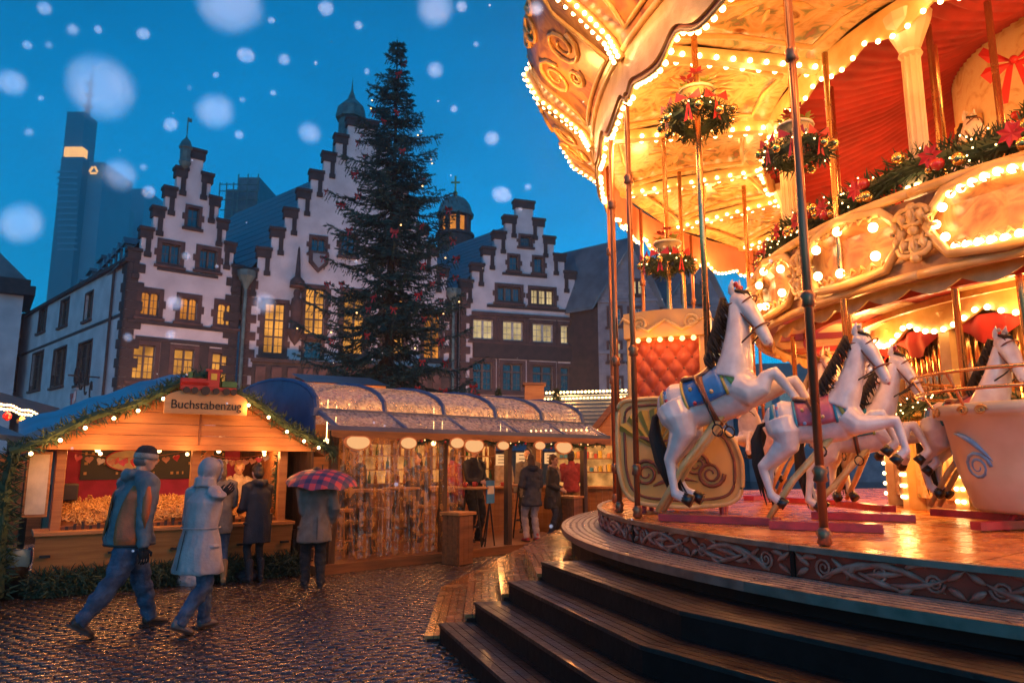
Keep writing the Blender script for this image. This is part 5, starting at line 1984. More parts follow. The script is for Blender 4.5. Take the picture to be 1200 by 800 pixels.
# raised frames round each painted panel, with a scrolled cartouche
m = MB()
for (ra, rb) in ((7.1, 5.3),):
    za, zb2 = ZS0 + .06, ZS1 - .03
    loop = [pol(7.1, 2.2, ZS0 + .05), pol(7.1, 9, ZS0 + .12), pol(7.1, 15.8, ZS0 + .05), pol(6.2, 15.4, ZS0 + .14), pol(5.3, 14.5, ZS1 - .02), pol(5.3, 9, ZS1 + .02), pol(5.3, 3.5, ZS1 - .02), pol(6.2, 2.6, ZS0 + .14)]
    m.tube(loop, .035, 6, closed=True)
    for q in range(10):
        a = 2 * PI * q / 10
        m.tube([pol(6.2 + .5 * math.cos(a) * s, 9 + 4.2 * math.sin(a) * s, ZS0 + .17) for s in (.45, .7, 1.0)], [.02, .035, .008], 5)
segs(m, 'panel_frame', 'gold_paint', smooth=True)
m = MB()
m.add([pol(7.4, -.5, ZS0 - .05), pol(7.4, .5, ZS0 - .05), pol(5.0, .7, ZS1 - .12), pol(5.0, -.7, ZS1 - .12), pol(7.4, -.5, ZS0 + .08), pol(7.4, .5, ZS0 + .08), pol(5.0, .7, ZS1 + .04), pol(5.0, -.7, ZS1 + .04)],
      [(0, 1, 2, 3), (4, 7, 6, 5), (0, 4, 5, 1), (3, 2, 6, 7), (0, 3, 7, 4), (1, 5, 6, 2)])
segs(m, 'sweep', 'gold_paint')
for a in SEG:
    for i in range(11):
        t = i / 10
        for sd in (-1, 1):
            p = pol(lerp(7.2, 5.1, t), 0, lerp(ZS0 - .03, ZS1 - .10, t))
            d = Vector((math.cos(R(a)), math.sin(R(a)), 0))
            q = Vector((-d.y, d.x, 0))
            bul(d * p.x + q * (sd * .09) + Vector((0, 0, p.z)), .030)
def scal(t):
    """lower edge of the scalloped valance: two lobes and a drop at the sweep"""
    return -.36 - .34 * abs(math.sin(t * PI)) ** .6 + .20 * math.exp(-((t - .5) / .10) ** 2) - .22 * math.exp(-(min(t, 1 - t) / .05) ** 2)
vz = 48
def val_mesh(r0, top_, fn, th=.03, n=vz, inner=None):
    m = MB()
    vs = []
    for i in range(n + 1):
        t = i / n
        a = 18 * t
        zl = top_ + fn(t)
        vs += [pol(r0, a, top_), pol(r0 + th, a, top_), pol(r0 + th, a, zl), pol(r0, a, zl)]
    fs = []
    for i in range(n):
        o = i * 4
        for k in range(4):
            k2 = (k + 1) % 4
            fs.append((o + k, o + k2, o + 4 + k2, o + 4 + k))
    return m.add(vs, fs)
segs(val_mesh(7.40, ZS0 + .02, scal), 'valance', 'valance_in')
segs(val_mesh(7.434, ZS0 + .05, lambda t: scal(t) + .02), 'valance_face', 'gold_paint')
tr_ = MB()
tr_.tube([pol(7.415, 18 * i / vz, ZS0 + .02 + scal(i / vz)) for i in range(vz + 1)], .028, 6)
segs(tr_, 'valance_trim', 'gold_paint', smooth=True)
for a in SEG:
    for i in range(20):
        t = (i + .5) / 20
        bul(pol(7.38, a + 18 * t, ZS0 + .0 + scal(t)), .031)
FL_ = [(7.44, 6.2), (7.55, 6.42), (7.82, 6.68), (8.18, 6.98), (8.38, 7.38), (8.2, 7.72), (7.75, 7.9)]
m = sheet(FL_, .4, 17.6, 6, lambda t, s: (.06 * math.sin(PI * t) * s, .12 * math.sin(PI * t) * s))
segs(m, 'rounding_board', 'canopy_paint', smooth=True)
def flare(t, s):
    q = s * (len(FL_) - 1)
    j = min(len(FL_) - 2, int(q))
    r_, z_ = lerp(FL_[j][0], FL_[j + 1][0], q - j), lerp(FL_[j][1], FL_[j + 1][1], q - j)
    b_ = math.sin(PI * t) * s
    return pol(r_ + .06 * b_ + .02, lerp(.4, 17.6, t), z_ + .12 * b_)
m = MB()
m.tube([flare(.12 + .76 * i / 10, .14) for i in range(11)] + [flare(.88 - .04 * math.sin(PI * i / 6), .14 + .66 * i / 6) for i in range(1, 7)] + [flare(.88 - .76 * i / 10, .80 + .06 * math.sin(PI * i / 10)) for i in range(1, 11)] + [flare(.12 + .04 * math.sin(PI * i / 6), .80 - .66 * i / 6) for i in range(1, 6)], .03, 6, closed=True)
for (ct, cs_, rt_, d_) in ((.34, .40, .12, 1), (.66, .40, .12, -1), (.5, .62, .11, 1), (.36, .66, .07, -1), (.64, .66, .07, 1), (.5, .28, .07, -1)):
    m.tube([flare(ct + rt_ * (1 - .8 * i / 19) * math.cos(d_ * i / 19 * 3.6 * PI), cs_ + rt_ * .9 * (1 - .8 * i / 19) * math.sin(d_ * i / 19 * 3.6 * PI)) for i in range(20)], [.036 * (1 - .6 * i / 19) for i in range(20)], 5)
segs(m, 'board_carving', 'gold_paint', smooth=True)
m = MB()
m.tube([pol(r_ + .04, 0, z_) for r_, z_ in FL_], [.07, .06, .075, .07, .09, .075, .05], 8)
segs(m, 'rib', 'gold_paint', smooth=True)
m = MB()
m.tube([pol(8.22, 18 * i / 12, 7.68 + .12 * math.sin(PI * i / 12)) for i in range(13)], .05, 6)
segs(m, 'crest_moulding', 'gold_paint', smooth=True)
m = MB()
m.tube([pol(7.47, 18 * i / 12, 6.3) for i in range(13)], .05, 6)
segs(m, 'moulding', 'gold_paint', smooth=True)
for a in SEG:
    d = (a % 360)
    if 130 < d < 225:
        for i in range(25):
            t = i / 24 * (len(FL_) - 1)
            j = min(len(FL_) - 2, int(t))
            r_, z_ = lerp(FL_[j][0], FL_[j + 1][0], t - j), lerp(FL_[j][1], FL_[j + 1][1], t - j)
            for sd in (-.5, .5):
                bul(pol(r_ + .11, a + sd, z_), .026)
        for i in range(14):
            bul(pol(8.28, a + 18 * (i + .5) / 14, 7.72 + .12 * math.sin(PI * (i + .5) / 14)), .026)

MB().lathe([(7.6, ZS0 + .30), (6.2, ZS0 + .75), (4.9, ZS0 + .80), (2.2, ZS0 + 1.6), (0, ZS0 + 2.2)], 60).build('canopy_roof', 'canopy_paint', car, smooth=True)
# inner cornice, pleated red drape, upper drum
segs(val_mesh(4.98, ZS1 + .05, lambda t: -.24 - .12 * abs(math.sin(t * PI * 2)), n=32), 'inner_cornice', 'gold_paint')
for a in SEG:
    for i in range(9):
        t = (i + .5) / 9
        bul(pol(5.03, a + 18 * t, ZS1 + .03 - .24 - .12 * abs(math.sin(t * PI * 2))), .027)
m = sheet([(5.0, ZS1 + .02), (4.2, ZS1 + .05), (3.3, ZS1 + .30), (2.3, ZS1 + .8)], 0, 18, 24, lambda t, s: (0, .045 * math.sin(t * 12 * PI)))
segs(m, 'drape', 'red_fabric', smooth=True)
MB().lathe([(2.3, 4.3), (2.3, ZS1 + .85)], 40).build('upper_drum', 'painted_cream', car, smooth=True)
pil = MB()
pil.cbox((2.36, 0, 5.2), (.10, .34, 1.9))
pil.cbox((2.38, 0, 6.2), (.16, .44, .18))
pil.cbox((2.38, 0, 4.4), (.16, .44, .22))
segs(pil, 'pilaster', 'gold_paint', SEG[::2])
for a in SEG[::2]:
    for i in range(6):
        bul(pol(2.45, a, 4.6 + i * .26), .035)
# upper deck slab, radial ceiling boards below, carved fascia with bulbs
RU = 5.05
DK = -.28
MB().lathe([(2.2, 3.580), (RU, 3.580), (RU, 3.720), (2.2, 3.720)], 60).build('upper_floor', 'wood_mid', car)
segs(ringseg(3.3, RU - .03, 3.520, 3.575, .08, 8.92, 2), 'ceiling_board', 'red_paint', [A0 + 18 * k for k in range(20)])
segs(ringseg(3.3, RU - .03, 3.510, 3.575, .08, 8.92, 2), 'ceiling_board', 'painted_cream', [A0 + 9 + 18 * k for k in range(20)])
segs(ringseg(4.5, 4.58, 3.420, 3.510, 0, 18, 4), 'ceiling_ring', 'red_paint')
segs(ringseg(3.9, 3.96, 3.440, 3.510, 0, 18, 4), 'ceiling_ring', 'gold_paint')
m = sheet([(RU - .02, 3.440), (RU + .10, 3.480), (RU + .12, 3.62), (RU + .05, 3.720), (RU + .05, 4.060), (RU + .12, 4.140), (RU + .14, 4.22), (RU - .02, 4.240)], 0, 18, 6, lambda t, s: (.10 * math.sin(PI * t) ** 2, 0))
segs(m, 'deck_fascia', 'fascia_brown', [a_ - 3 for a_ in SEG], smooth=False)
m = MB()
# bulb framed cartouche: pointed frame with scroll ends
fr = [(2.4, 3.720), (3.6, 3.580), (9, 3.520), (14.4, 3.580), (15.6, 3.720), (16.6, 3.890), (15.6, 4.060), (14.4, 4.180), (9, 4.240), (3.6, 4.180), (2.4, 4.060), (1.4, 3.890)]
def fasr(a):
    return RU + .17 + .10 * math.sin(PI * a / 18) ** 2
m.tube([pol(fasr(a), a, z) for a, z in fr], .05, 6, closed=True)
for sg in (-1, 1):
    for (z0, tw) in ((4.020, 1), (3.740, -1)):
        pts = []
        for i in range(20):
            t = i / 19
            th = tw * t * 3.6 * PI
            rr = .11 * (1 - .8 * t)
            pts.append(pol(RU + .2, 0 + sg * (.6 + math.degrees((rr * math.cos(th)) / RU)), z0 + rr * math.sin(th)))
        m.tube(pts, [.035 * (1 - .6 * i / 19) for i in range(20)], 5)
for (z0, da) in ((3.89, 0), (3.62, 0), (4.12, 0), (3.76, 1.1), (3.76, -1.1), (4.02, 1.1), (4.02, -1.1)):
    m.ball(pol(RU + .19, da, z0), .055, 8, 6)
for q in range(12):
    th = q * PI / 6
    m.tube([pol(RU + .2, math.degrees(.04 * math.cos(th)), 3.89 + .04 * math.sin(th)), pol(RU + .24, math.degrees(.036 * math.cos(th)), 3.89 + .17 * math.sin(th)), pol(RU + .18, math.degrees(.05 * math.cos(th)), 3.89 + .26 * math.sin(th))], [.012, .03, .006], 5)
for q in range(9):
    aa = 4.0 + q * 1.25
    m.tube([pol(fasr(aa) + .0, aa, 3.60), pol(fasr(aa) + .02, aa + .5, 3.66), pol(fasr(aa), aa + .9, 3.62)], [.006, .022, .005], 5)
    m.tube([pol(fasr(aa) + .0, aa, 4.18), pol(fasr(aa) + .02, aa + .5, 4.12), pol(fasr(aa), aa + .9, 4.16)], [.006, .022, .005], 5)
m.tube([pol(RU + .16, 18 * i / 10, 3.460) for i in range(11)], .045, 6)
m.tube([pol(RU + .2, 18 * i / 10, 4.270) for i in range(11)], .05, 6)
segs(m, 'carved_frame', 'gold_paint', [a_ - 3 for a_ in SEG], smooth=True)
for k, a in enumerate(SEG):
    if k != 0:
        for (b, z) in ((4.4, 4.040), (4.4, 3.740), (9, 4.12), (9, 3.660), (13.6, 4.040), (13.6, 3.740)):
            bul(pol(fasr(b) + .02, a + b - 3, z), .05)
    else:
        loop = fr + [fr[0]]
        for i in range(len(fr)):
            (b0, z0), (b1, z1) = loop[i], loop[i + 1]
            n = max(1, int(math.hypot((b1 - b0) * .09, z1 - z0) / .11))
            for q in range(n):
                t = q / n
                b, z = lerp(b0, b1, t), lerp(z0, z1, t)
                bul(pol(fasr(b) - .0, a - 3 + lerp(b, 9, .13), lerp(z, 3.890, .16)), .042)
# scalloped cream trim below the upper deck
segs(val_mesh(RU - .06, 3.460, lambda t: -.07 - .09 * abs(math.sin(t * PI * 3)), .025, 36), 'scallop_trim', 'gold_paint')
# upper columns, balustrade
cm = MB()
cm.tube([(0, 0, 4.6), (0, 0, 6.2)], .085, 12)
for i in range(10):
    a = 2 * PI * i / 10
    cm.tube([(.085 * math.cos(a), .085 * math.sin(a), 4.75), (.085 * math.cos(a), .085 * math.sin(a), 5.9)], .014, 4)
cm.lathe([(.08, 5.85), (.12, 5.9), (.10, 5.95), (.14, 6.05), (.22, 6.24), (.24, 6.34), (0, 6.36)], 12)
cm.box(-.13, -.13, 3.720, .13, .13, 4.670)
cm.box(-.16, -.16, 4.620, .16, .16, 4.74)
COLM = smesh(cm, 'column', 'cream')
for a in [204 + 30 * q for q in range(12)]:
    if True:
        inst(COLM, 'column', car, pol(4.83, a, 0), (0, 0, R(a)))
        for i in range(4):
            for sd in (-.05, .05):
                d = pol(1, a, 0)
                bul(pol(4.83 + .16, a, 3.95 + i * .16) + Vector((-d.y, d.x, 0)) * sd, .026)
br = MB()
br.tube([pol(4.88, 18 * i / 6, 4.700) for i in range(7)], .04, 8)
for i in range(5):
    br.lathe([(.02, 4.22), (.05, 4.320), (.055, 4.400), (.025, 4.470), (.03, 4.670)], 8, pol(4.88, 1.8 + 3.6 * i, 0))
segs(br, 'balustrade', 'gold_paint', smooth=True)

# lower organ drum
RD = 3.4
MB().lathe([(RD, CH), (RD, 3.52)], 60).build('organ_drum', 'painted_cream', car, smooth=True)
pp = MB()
for i in range(9):
    a = 1.6 + i * 14.8 / 8
    h = .62 + .20 * abs(i - 4) / 4
    q = pol(RD + .10, a, 0)
    pp.tube([q + Vector((0, 0, 2.42)), q + Vector((0, 0, 2.5)), q + Vector((0, 0, 2.52 + h))], [.012, .042, .042], 8)
segs(pp, 'organ_pipes', 'brass', smooth=True)
pb = MB()
pb.cbox((RD + .12, 0, 2.8), (.22, .16, 1.4))
pb.lathe([(.0, 3.42), (.14, 3.42), (.10, 3.3), (.06, 3.22)], 10, (RD + .14, 0, 0))
pb.cbox((RD + .14, 0, 2.1), (.26, .26, .2))
pb.cbox((RD + .10, 0, 1.55), (.2, .2, .9))
segs(pb, 'organ_pilaster', 'gold_paint')
segs(val_mesh(RD + .22, 3.52, lambda t: -.16 - .18 * abs(math.cos(t * PI)), .04, 24), 'organ_arch', 'gold_paint')
segs(sheet([(RD + .18, 3.30), (RD + .21, 3.20), (RD + .17, 3.08)], 1.2, 16.8, 14, lambda t, s: (.03 * math.sin(t * 20), (.12 * math.cos(t * 2 * PI)) * s)), 'swag', 'red_fabric', smooth=True)
segs(ringseg(RD + .02, RD + .24, 2.26, 2.42, 0, 18, 4), 'organ_shelf', 'gold_paint')
segs(ringseg(RD + .02, RD + .10, 1.25, 2.2, 1.8, 16.2, 4), 'organ_panel', 'painted_panel')
for a in SEG:
    for i in range(8):
        t = (i + .5) / 8
        bul(pol(RD + .29, a + 18 * t, 3.52 - .14 - .18 * abs(math.cos(t * PI))), .032)
    for i in range(7):
        for sd in (-.045, .045):
            d = pol(1, a, 0)
            bul(pol(RD + .22, a, 1.25 + i * .14) + Vector((-d.y, d.x, 0)) * sd, .024)

# bulbs: the ones that show largest are single parts, the rest one mass
camw = Vector((0, 0, CAMH))
def view(p):
    w = Vector((CX, CY, 0)) + p - camw
    dz = w.y * CP + w.z * SP
    if dz < .5:
        return None
    u, v = w.x / dz, (w.z * CP - w.y * SP) / dz
    return 600 + u * FPX, 400 - v * FPX, dz
sc_ = []
for (p, r_) in bulbs:
    q = view(p)
    ok = q is not None and -10 < q[0] < 1210 and -10 < q[1] < 810
    sc_.append((r_ / q[2] if ok else 0, p, r_))
sc_.sort(key=lambda t: -t[0])
for s_, p, r_ in sc_[:300]:
    inst(BULB6, 'bulb', car, p, (0, 0, 0), (r_, r_, r_))
bm2 = MB()
for s_, p, r_ in sc_[300:]:
    bm2.ball(p, r_, 6, 4)
o = bm2.build('bulb_rows', 'bulb', car, smooth=True, fix=False)
o['kind'] = 'stuff'
# the light those bulbs give
for a in [A0 + 9 + 18 * k for k in range(20)]:
    point(car, pol(7.2, a, ZS0 - .62), 52, WARM, .12)
for a in [A0 + 36 * k for k in range(10)]:
    point(car, pol(5.5, a + 9, ZS1 - .55), 44, WARM, .12)
    point(car, pol(RU + .62, a + 9, 3.7), 18, WARM, .1)
    point(car, pol(RU + .62, a + 27, 3.7), 18, WARM, .1)
    point(car, pol(RD + .55, a, 3.15), 30, WARM, .1)
    point(car, pol(3.6, a + 9, 5.5), 34, WARM, .12)
    point(car, pol(RD + .5, a + 9, 1.75), 20, WARM, .08)

for a in (132, 148, 164, 180, 196, 212, 228, 244, 260):
    point(car, pol(8.25, a, 6.35), 44 if 160 < a < 235 else 26, WARM, .12)

# ---------------------------------------------------------------- wooden steps round the carousel
def flight(name, label, angs, lv, mt, rin=7.7):
    t = thing(name, label, 'steps', (CX, CY, 0))
    for i in range(len(angs) - 1):
        a0, a1 = angs[i], angs[i + 1]
        for (r_, z) in lv:
            k = [q for q in lv if q[1] > z]
            r_in = (max(q[0] for q in k) - .06) if k else rin
            n = max(3, int((r_ - r_in) / .075))
            for j in range(n):
                ra, rb = lerp(r_in, r_, j / n), lerp(r_in, r_, (j + 1) / n) - .008
                m = MB()
                vs = [pol(ra, a0, z - .03), pol(rb, a0, z - .03), pol(rb, a1, z - .03), pol(ra, a1, z - .03)]
                m.add(vs + [v + Vector((0, 0, .03)) for v in vs], [(0, 1, 2, 3), (4, 7, 6, 5), (0, 4, 5, 1), (1, 5, 6, 2), (2, 6, 7, 3), (3, 7, 4, 0)])
                m.build('tread_board', mt, t)
            zb_ = max([q[1] for q in lv if q[1] < z] + [0.0])
            m = MB()
            vs = [pol(r_ - .05, a0, zb_), pol(r_ - .02, a0, zb_), pol(r_ - .02, a1, zb_), pol(r_ - .05, a1, zb_)]
            m.add(vs + [Vector((v.x, v.y, z - .031)) for v in vs], [(0, 1, 2, 3), (4, 7, 6, 5), (0, 4, 5, 1), (1, 5, 6, 2), (2, 6, 7, 3), (3, 7, 4, 0)])
            m.build('riser', 'riser_dark' if mt == 'deck_wet' else mt, t)
            if i == 0:
                m = MB()
                vs = [pol(r_in, a0 + .02, zb_), pol(r_ - .03, a0 + .02, zb_), pol(r_ - .03, a0 + .25, zb_), pol(r_in, a0 + .25, zb_)]
                m.add(vs + [Vector((v.x, v.y, z - .031)) for v in vs], [(0, 1, 2, 3), (4, 7, 6, 5), (0, 4, 5, 1), (1, 5, 6, 2), (2, 6, 7, 3), (3, 7, 4, 0)])
                m.build('end_board', 'riser_dark', t)
    return t
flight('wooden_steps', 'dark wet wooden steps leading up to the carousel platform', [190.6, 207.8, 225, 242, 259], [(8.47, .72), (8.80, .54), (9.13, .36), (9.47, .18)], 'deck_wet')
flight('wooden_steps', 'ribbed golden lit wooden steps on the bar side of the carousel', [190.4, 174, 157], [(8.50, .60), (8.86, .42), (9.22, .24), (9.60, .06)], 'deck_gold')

# ================================================================== carousel horses
mat('horse_white', (0.86, 0.79, 0.74), rough=.3, col2=(.70, .60, .56), scale=7, coat=.6, detail=7)
mat('horse_hoof', (0.012, 0.011, 0.012), rough=.3, coat=.4)
mat('mane_dark', (0.022, 0.014, 0.012), rough=.6, scale=30, stretch=(6, 6, 1), bump=.6, bscale=60)
mat('saddle_brown', (0.26, 0.09, 0.04), rough=.35, scale=6, coat=.4)
mat('leather', (0.30, 0.10, 0.05), rough=.4, scale=9)
mat('leather_dark', (0.03, 0.02, 0.018), rough=.4)
mat('blue_cloth', (0.06, 0.26, 0.60), rough=.4, scale=6, coat=.3)
mat('teal_cloth', (0.03, 0.30, 0.42), rough=.4, scale=6, coat=.3)
mat('pink_cloth', (0.68, 0.15, 0.20), rough=.4, scale=6, coat=.3)
mat('lime_paint', (0.42, 0.60, 0.14), rough=.4, scale=6, coat=.3)
mat('yellow_paint', (0.82, 0.52, 0.08), rough=.4, scale=6, coat=.3)
mat('red_gloss', (0.62, 0.03, 0.04), rough=.3, scale=6, coat=.4)
mat('sky_paint', (0.22, 0.45, 0.72), rough=.4, scale=6, coat=.3)
mat('pink_nose', (0.75, 0.30, 0.28), rough=.4, scale=6)
mat('flower_white', (0.8, 0.7, 0.6), rough=.5, scale=6)
BODY = [(-.58, -.02, .11, .145), (-.50, .0, .21, .245), (-.36, .02, .26, .295), (-.16, -.01, .23, .26), (.05, -.03, .245, .28), (.26, -.01, .25, .305), (.42, .04, .21, .285), (.54, .08, .125, .19)]
def body_at(x):
    for i in range(len(BODY) - 1):
        a, b = BODY[i], BODY[i + 1]
        if a[0] <= x <= b[0]:
            t = (x - a[0]) / (b[0] - a[0])
            return [lerp(a[k], b[k], t) for k in (1, 2, 3)]
    e = BODY[0] if x < BODY[0][0] else BODY[-1]
    return list(e[1:])
def wrap(x0, x1, a0, a1, off, nx=5, na=14, th=.012, sag=None):
    """shell hugging the trunk between two stations and two angles (0 = top)"""
    m = MB()
    vs = []
    for i in range(nx + 1):
        for j in range(na + 1):
            t = i / nx
            x = lerp(x0, x1, t)
            a = lerp(a0, a1, j / na)
            if sag:
                x += sag(t, j / na)
            zc_, ry, rz_ = body_at(x)
            for o in (off, off + th):
                vs.append((x, (ry + o) * math.sin(a), zc_ + (rz_ + o) * math.cos(a)))
    W_ = (na + 1) * 2
    fs = []
    for i in range(nx):
        for j in range(na):
            p = i * W_ + j * 2
            fs.append((p + 1, p + 3, p + W_ + 3, p + W_ + 1))
            fs.append((p, p + W_, p + W_ + 2, p + 2))
    for i in range(nx):
        for j in (0, na):
            p = i * W_ + j * 2
            fs.append((p, p + 1, p + W_ + 1, p + W_))
    for j in range(na):
        for i in (0, nx):
            p = i * W_ + j * 2
            fs.append((p, p + 2, p + 3, p + 1))
    return m.add(vs, fs)
def horse(label, loc, rz, scale, pitch, cols, headturn=0.0, legs=0, headdown=0.3, poletop=6.3, floor=CH, detail=True):
    t = thing('carousel_horse', label, 'carousel horse', loc, rz, None)
    t.rotation_euler = (0, -pitch, rz)
    t.scale = (scale,) * 3
    m = MB()
    m.tube([(b[0], 0, b[1]) for b in BODY], [(b[2], b[3]) for b in BODY], 32, up=Vector((0, 0, 1)))
    # neck and head in the mid plane; the head may turn
    nk = [(.32, .10, .215, .29), (.45, .30, .172, .265), (.55, .50, .138, .21), (.63, .70, .112, .165), (.69, .84, .098, .135)]
    m.tube([(a, 0, b) for a, b, _, _ in nk], [(c, d) for _, _, c, d in nk], 26, up=Vector((0, 1, 0)))
    Hc = Vector((.70, 0, .87))
    Rh = Matrix.Translation(Hc) @ Matrix.Rotation(headturn, 4, 'Z') @ Matrix.Rotation(headdown, 4, 'Y') @ Matrix.Scale(1.2, 4) @ Matrix.Translation(-Hc)
    hd = [((.66, 0, .90), (.078, .085)), ((.75, 0, .88), (.088, .115)), ((.83, 0, .79), (.080, .110)), ((.91, 0, .67), (.064, .084)), ((.975, 0, .565), (.055, .066)), ((1.01, 0, .505), (.052, .060)), ((1.03, 0, .475), (.03, .034))]
    m.tube([Rh @ Vector(p) for p, _ in hd], [(r_[0] * 1.2, r_[1] * 1.2) for _, r_ in hd], 24, up=Vector((0, 1, 0)))
    m.ball(Rh @ Vector((.765, 0, .775)), .106, 14, 10, (1, .8, 1))
    for s in (-1, 1):
        m.tube([Rh @ Vector((.665, s * .05, .955)), Rh @ Vector((.67, s * .062, 1.02)), Rh @ Vector((.685, s * .058, 1.10))], [.042, .036, .008], 10)
        m.ball(Rh @ Vector((.815, s * .070, .83)), .022, 8, 6)
        m.ball(Rh @ Vector((1.0, s * .035, .52)), .022, 8, 6)
        dl = legs * s
        # front leg
        kn = Vector((.84 + .10 * dl, s * .135, -.10 - .10 * dl))
        fe = kn + Vector((.06 - .05 * dl, 0, -.36))
        ho = fe + Vector((-.10, 0, -.075))
        m.tube([(.34, s * .13, .0), (.46, s * .14, -.14), (.60, s * .14, -.14 - .02 * dl), kn - Vector((.10, 0, .0)), kn, kn.lerp(fe, .2), kn.lerp(fe, .8), fe, ho],
               [.17, .15, .108, .076, .068, .058, .046, .056, .060], 16)
        # hind leg
        hk = Vector((-.70 - .06 * dl, s * .125, -.50))
        hf = hk + Vector((-.02 + .10 * dl, 0, -.36))
        hh = hf + Vector((.09, 0, -.085))
        m.tube([(-.40, s * .11, .05), (-.38, s * .15, -.12), (-.40, s * .145, -.27), hk.lerp(Vector((-.40, s * .145, -.27)), .4), hk, hk.lerp(hf, .2), hk.lerp(hf, .8), hf, hh],
               [.21, .205, .152, .094, .072, .058, .047, .058, .062], 16)
    remesh(m, 'body', 'horse_white', t, .014, 8)
    for s in (-1, 1):
        dl = legs * s
        kn = Vector((.84 + .10 * dl, s * .135, -.10 - .10 * dl))
        fe = kn + Vector((.06 - .05 * dl, 0, -.36))
        ho = fe + Vector((-.10, 0, -.075))
        MB().tube([ho - Vector((-.02, 0, -.015)), ho + Vector((-.07, 0, -.055))], [.056, .07], 12).build('hoof', 'horse_hoof', t, smooth=True)
        hk = Vector((-.70 - .06 * dl, s * .125, -.50))
        hf = hk + Vector((-.02 + .10 * dl, 0, -.36))
        hh = hf + Vector((.09, 0, -.085))
        MB().tube([hh - Vector((.02, 0, -.02)), hh + Vector((.06, 0, -.06))], [.058, .074], 12).build('hoof', 'horse_hoof', t, smooth=True)
        e = Rh @ Vector((.828, s * .082, .835))
        MB().ball(e, .016, 8, 6).build('eye', 'horse_hoof', t, smooth=True)
        MB().ball(Rh @ Vector((1.022, s * .045, .515)), .012, 6, 5).build('nostril', 'pink_nose', t, smooth=True)
    MB().ball(Rh @ Vector((1.03, 0, .49)), .036, 10, 7, (.7, 1.1, 1)).build('muzzle', 'pink_nose', t, smooth=True)
    # mane: overlapping locks
    mm = MB()
    rr = random.Random(hash(label) % 1000)
    for i in range(22):
        q = i / 21
        a = Vector((lerp(.38, .66, q) - .15 * (1 - q) - .075, 0, lerp(.42, .97, q)))
        for s in (-1, 1):
            mm.tube([a, a + Vector((-.025, s * .035, .01)), a + Vector((-.015 + rr.uniform(-.03, .02), s * .085, -.06)), a + Vector((.01 + rr.uniform(-.03, .03), s * rr.uniform(.10, .135), -.13 - rr.uniform(0, .10)))], [.02, .026, .02, .003], 5)
    for i in range(5):
        a = Rh @ Vector((.70, (i - 2) * .018, .985))
        mm.tube([a, Rh @ Vector((.77, (i - 2) * .022, .97)), Rh @ Vector((.83, (i - 2) * .024, .90))], [.022, .02, .004], 5)
    mm.build('mane', cols.get('mane', 'mane_dark'), t, smooth=True)
    tl = MB()
    for i in range(11):
        a = i * .57
        dx, dy = .035 * math.cos(a), .05 * math.sin(a)
        tl.tube([(-.57, dy * .2, .05), (-.68, dy * .5, .03), (-.76 + dx, dy, -.15), (-.78 + dx * 1.6, dy * 1.6, -.45), (-.74 + dx * 1.5 + rr.uniform(-.04, .04), dy * 1.8, -.85 - rr.uniform(0, .15))], [.03, .035, .04, .036, .006], 6)
    tl.build('tail', 'mane_dark', t, smooth=True)
    # harness: breast band, saddle cloth, saddle, girth, crupper, bridle, reins
    wrap(.30, .46, -2.6, 2.6, .012, 4, 22, .016, lambda t_, s: .07 * math.cos((s - .5) * 2 * PI) * -1).build('breast_band', cols['band'], t, smooth=True)
    wrap(.335, .345, -2.4, 2.4, .030, 1, 22, .008, lambda t_, s: .07 * math.cos((s - .5) * 2 * PI) * -1).build('band_trim', cols['trim'], t, smooth=True)
    for i in range(7):
        a = -1.5 + i * .5
        x = .38 - .07 * math.cos(a / 2.6 * PI) 
        zc_, ry, rz_ = body_at(x)
        MB().ball((x, (ry + .03) * math.sin(a), zc_ + (rz_ + .03) * math.cos(a)), .022, 8, 6).build('stud', cols['stud'], t, smooth=True)
    wrap(-.20, .24, -1.75, 1.75, .008, 7, 20, .014, lambda t_, s: 0).build('saddle_cloth', cols['cloth'], t, smooth=True)
    wrap(-.23, -.20, -1.8, 1.8, .010, 1, 20, .018).build('cloth_fringe', cols['trim'], t, smooth=True)
    wrap(.24, .27, -1.8, 1.8, .010, 1, 20, .018).build('cloth_fringe', cols['trim'], t, smooth=True)
    for s in (-1, 1):
        for i in range(4):
            a = s * (1.05 + .2 * i)
            x = -.12 + .11 * (i % 3)
            zc_, ry, rz_ = body_at(x)
            MB().ball((x, (ry + .03) * math.sin(a), zc_ + (rz_ + .03) * math.cos(a)), .024, 8, 6).build('rosette', cols['stud'] if i % 2 else 'gold_paint', t, smooth=True)
    wrap(-.02, .04, -PI, PI, .024, 2, 26, .010).build('girth', 'leather', t, smooth=True)
    wrap(-.54, -.46, -1.5, 1.5, .010, 3, 14, .014).build('crupper', cols['trim'], t, smooth=True)
    for s in (-1, 1):
        for i in range(5):
            a = s * (.5 + .22 * i)
            zc_, ry, rz_ = body_at(-.42)
            p = Vector((-.42, (ry + .02) * math.sin(a), zc_ + (rz_ + .02) * math.cos(a)))
            MB().tube([p, p + Vector((0, s * .01, -.07))], [.02, .012], 6).build('tassel', (cols['stud'], cols['cloth'], 'sky_paint')[i % 3], t)
    sd = MB()
    sd.tube([(-.22, 0, .29), (-.17, 0, .285), (-.05, 0, .25), (.08, 0, .265), (.15, 0, .31), (.19, 0, .37)], [(.10, .045), (.16, .05), (.155, .045), (.13, .05), (.08, .055), (.045, .03)], 14)
    for s in (-1, 1):
        sd.tube([(-.04, s * .13, .22), (-.01, s * .22, .10), (.01, s * .245, -.04), (.01, s * .245, -.10)], [(.10, .03), (.11, .025), (.09, .02), (.05, .015)], 10, up=Vector((1, 0, 0)))
    remesh(sd, 'saddle', 'saddle_brown', t, .013, 3)
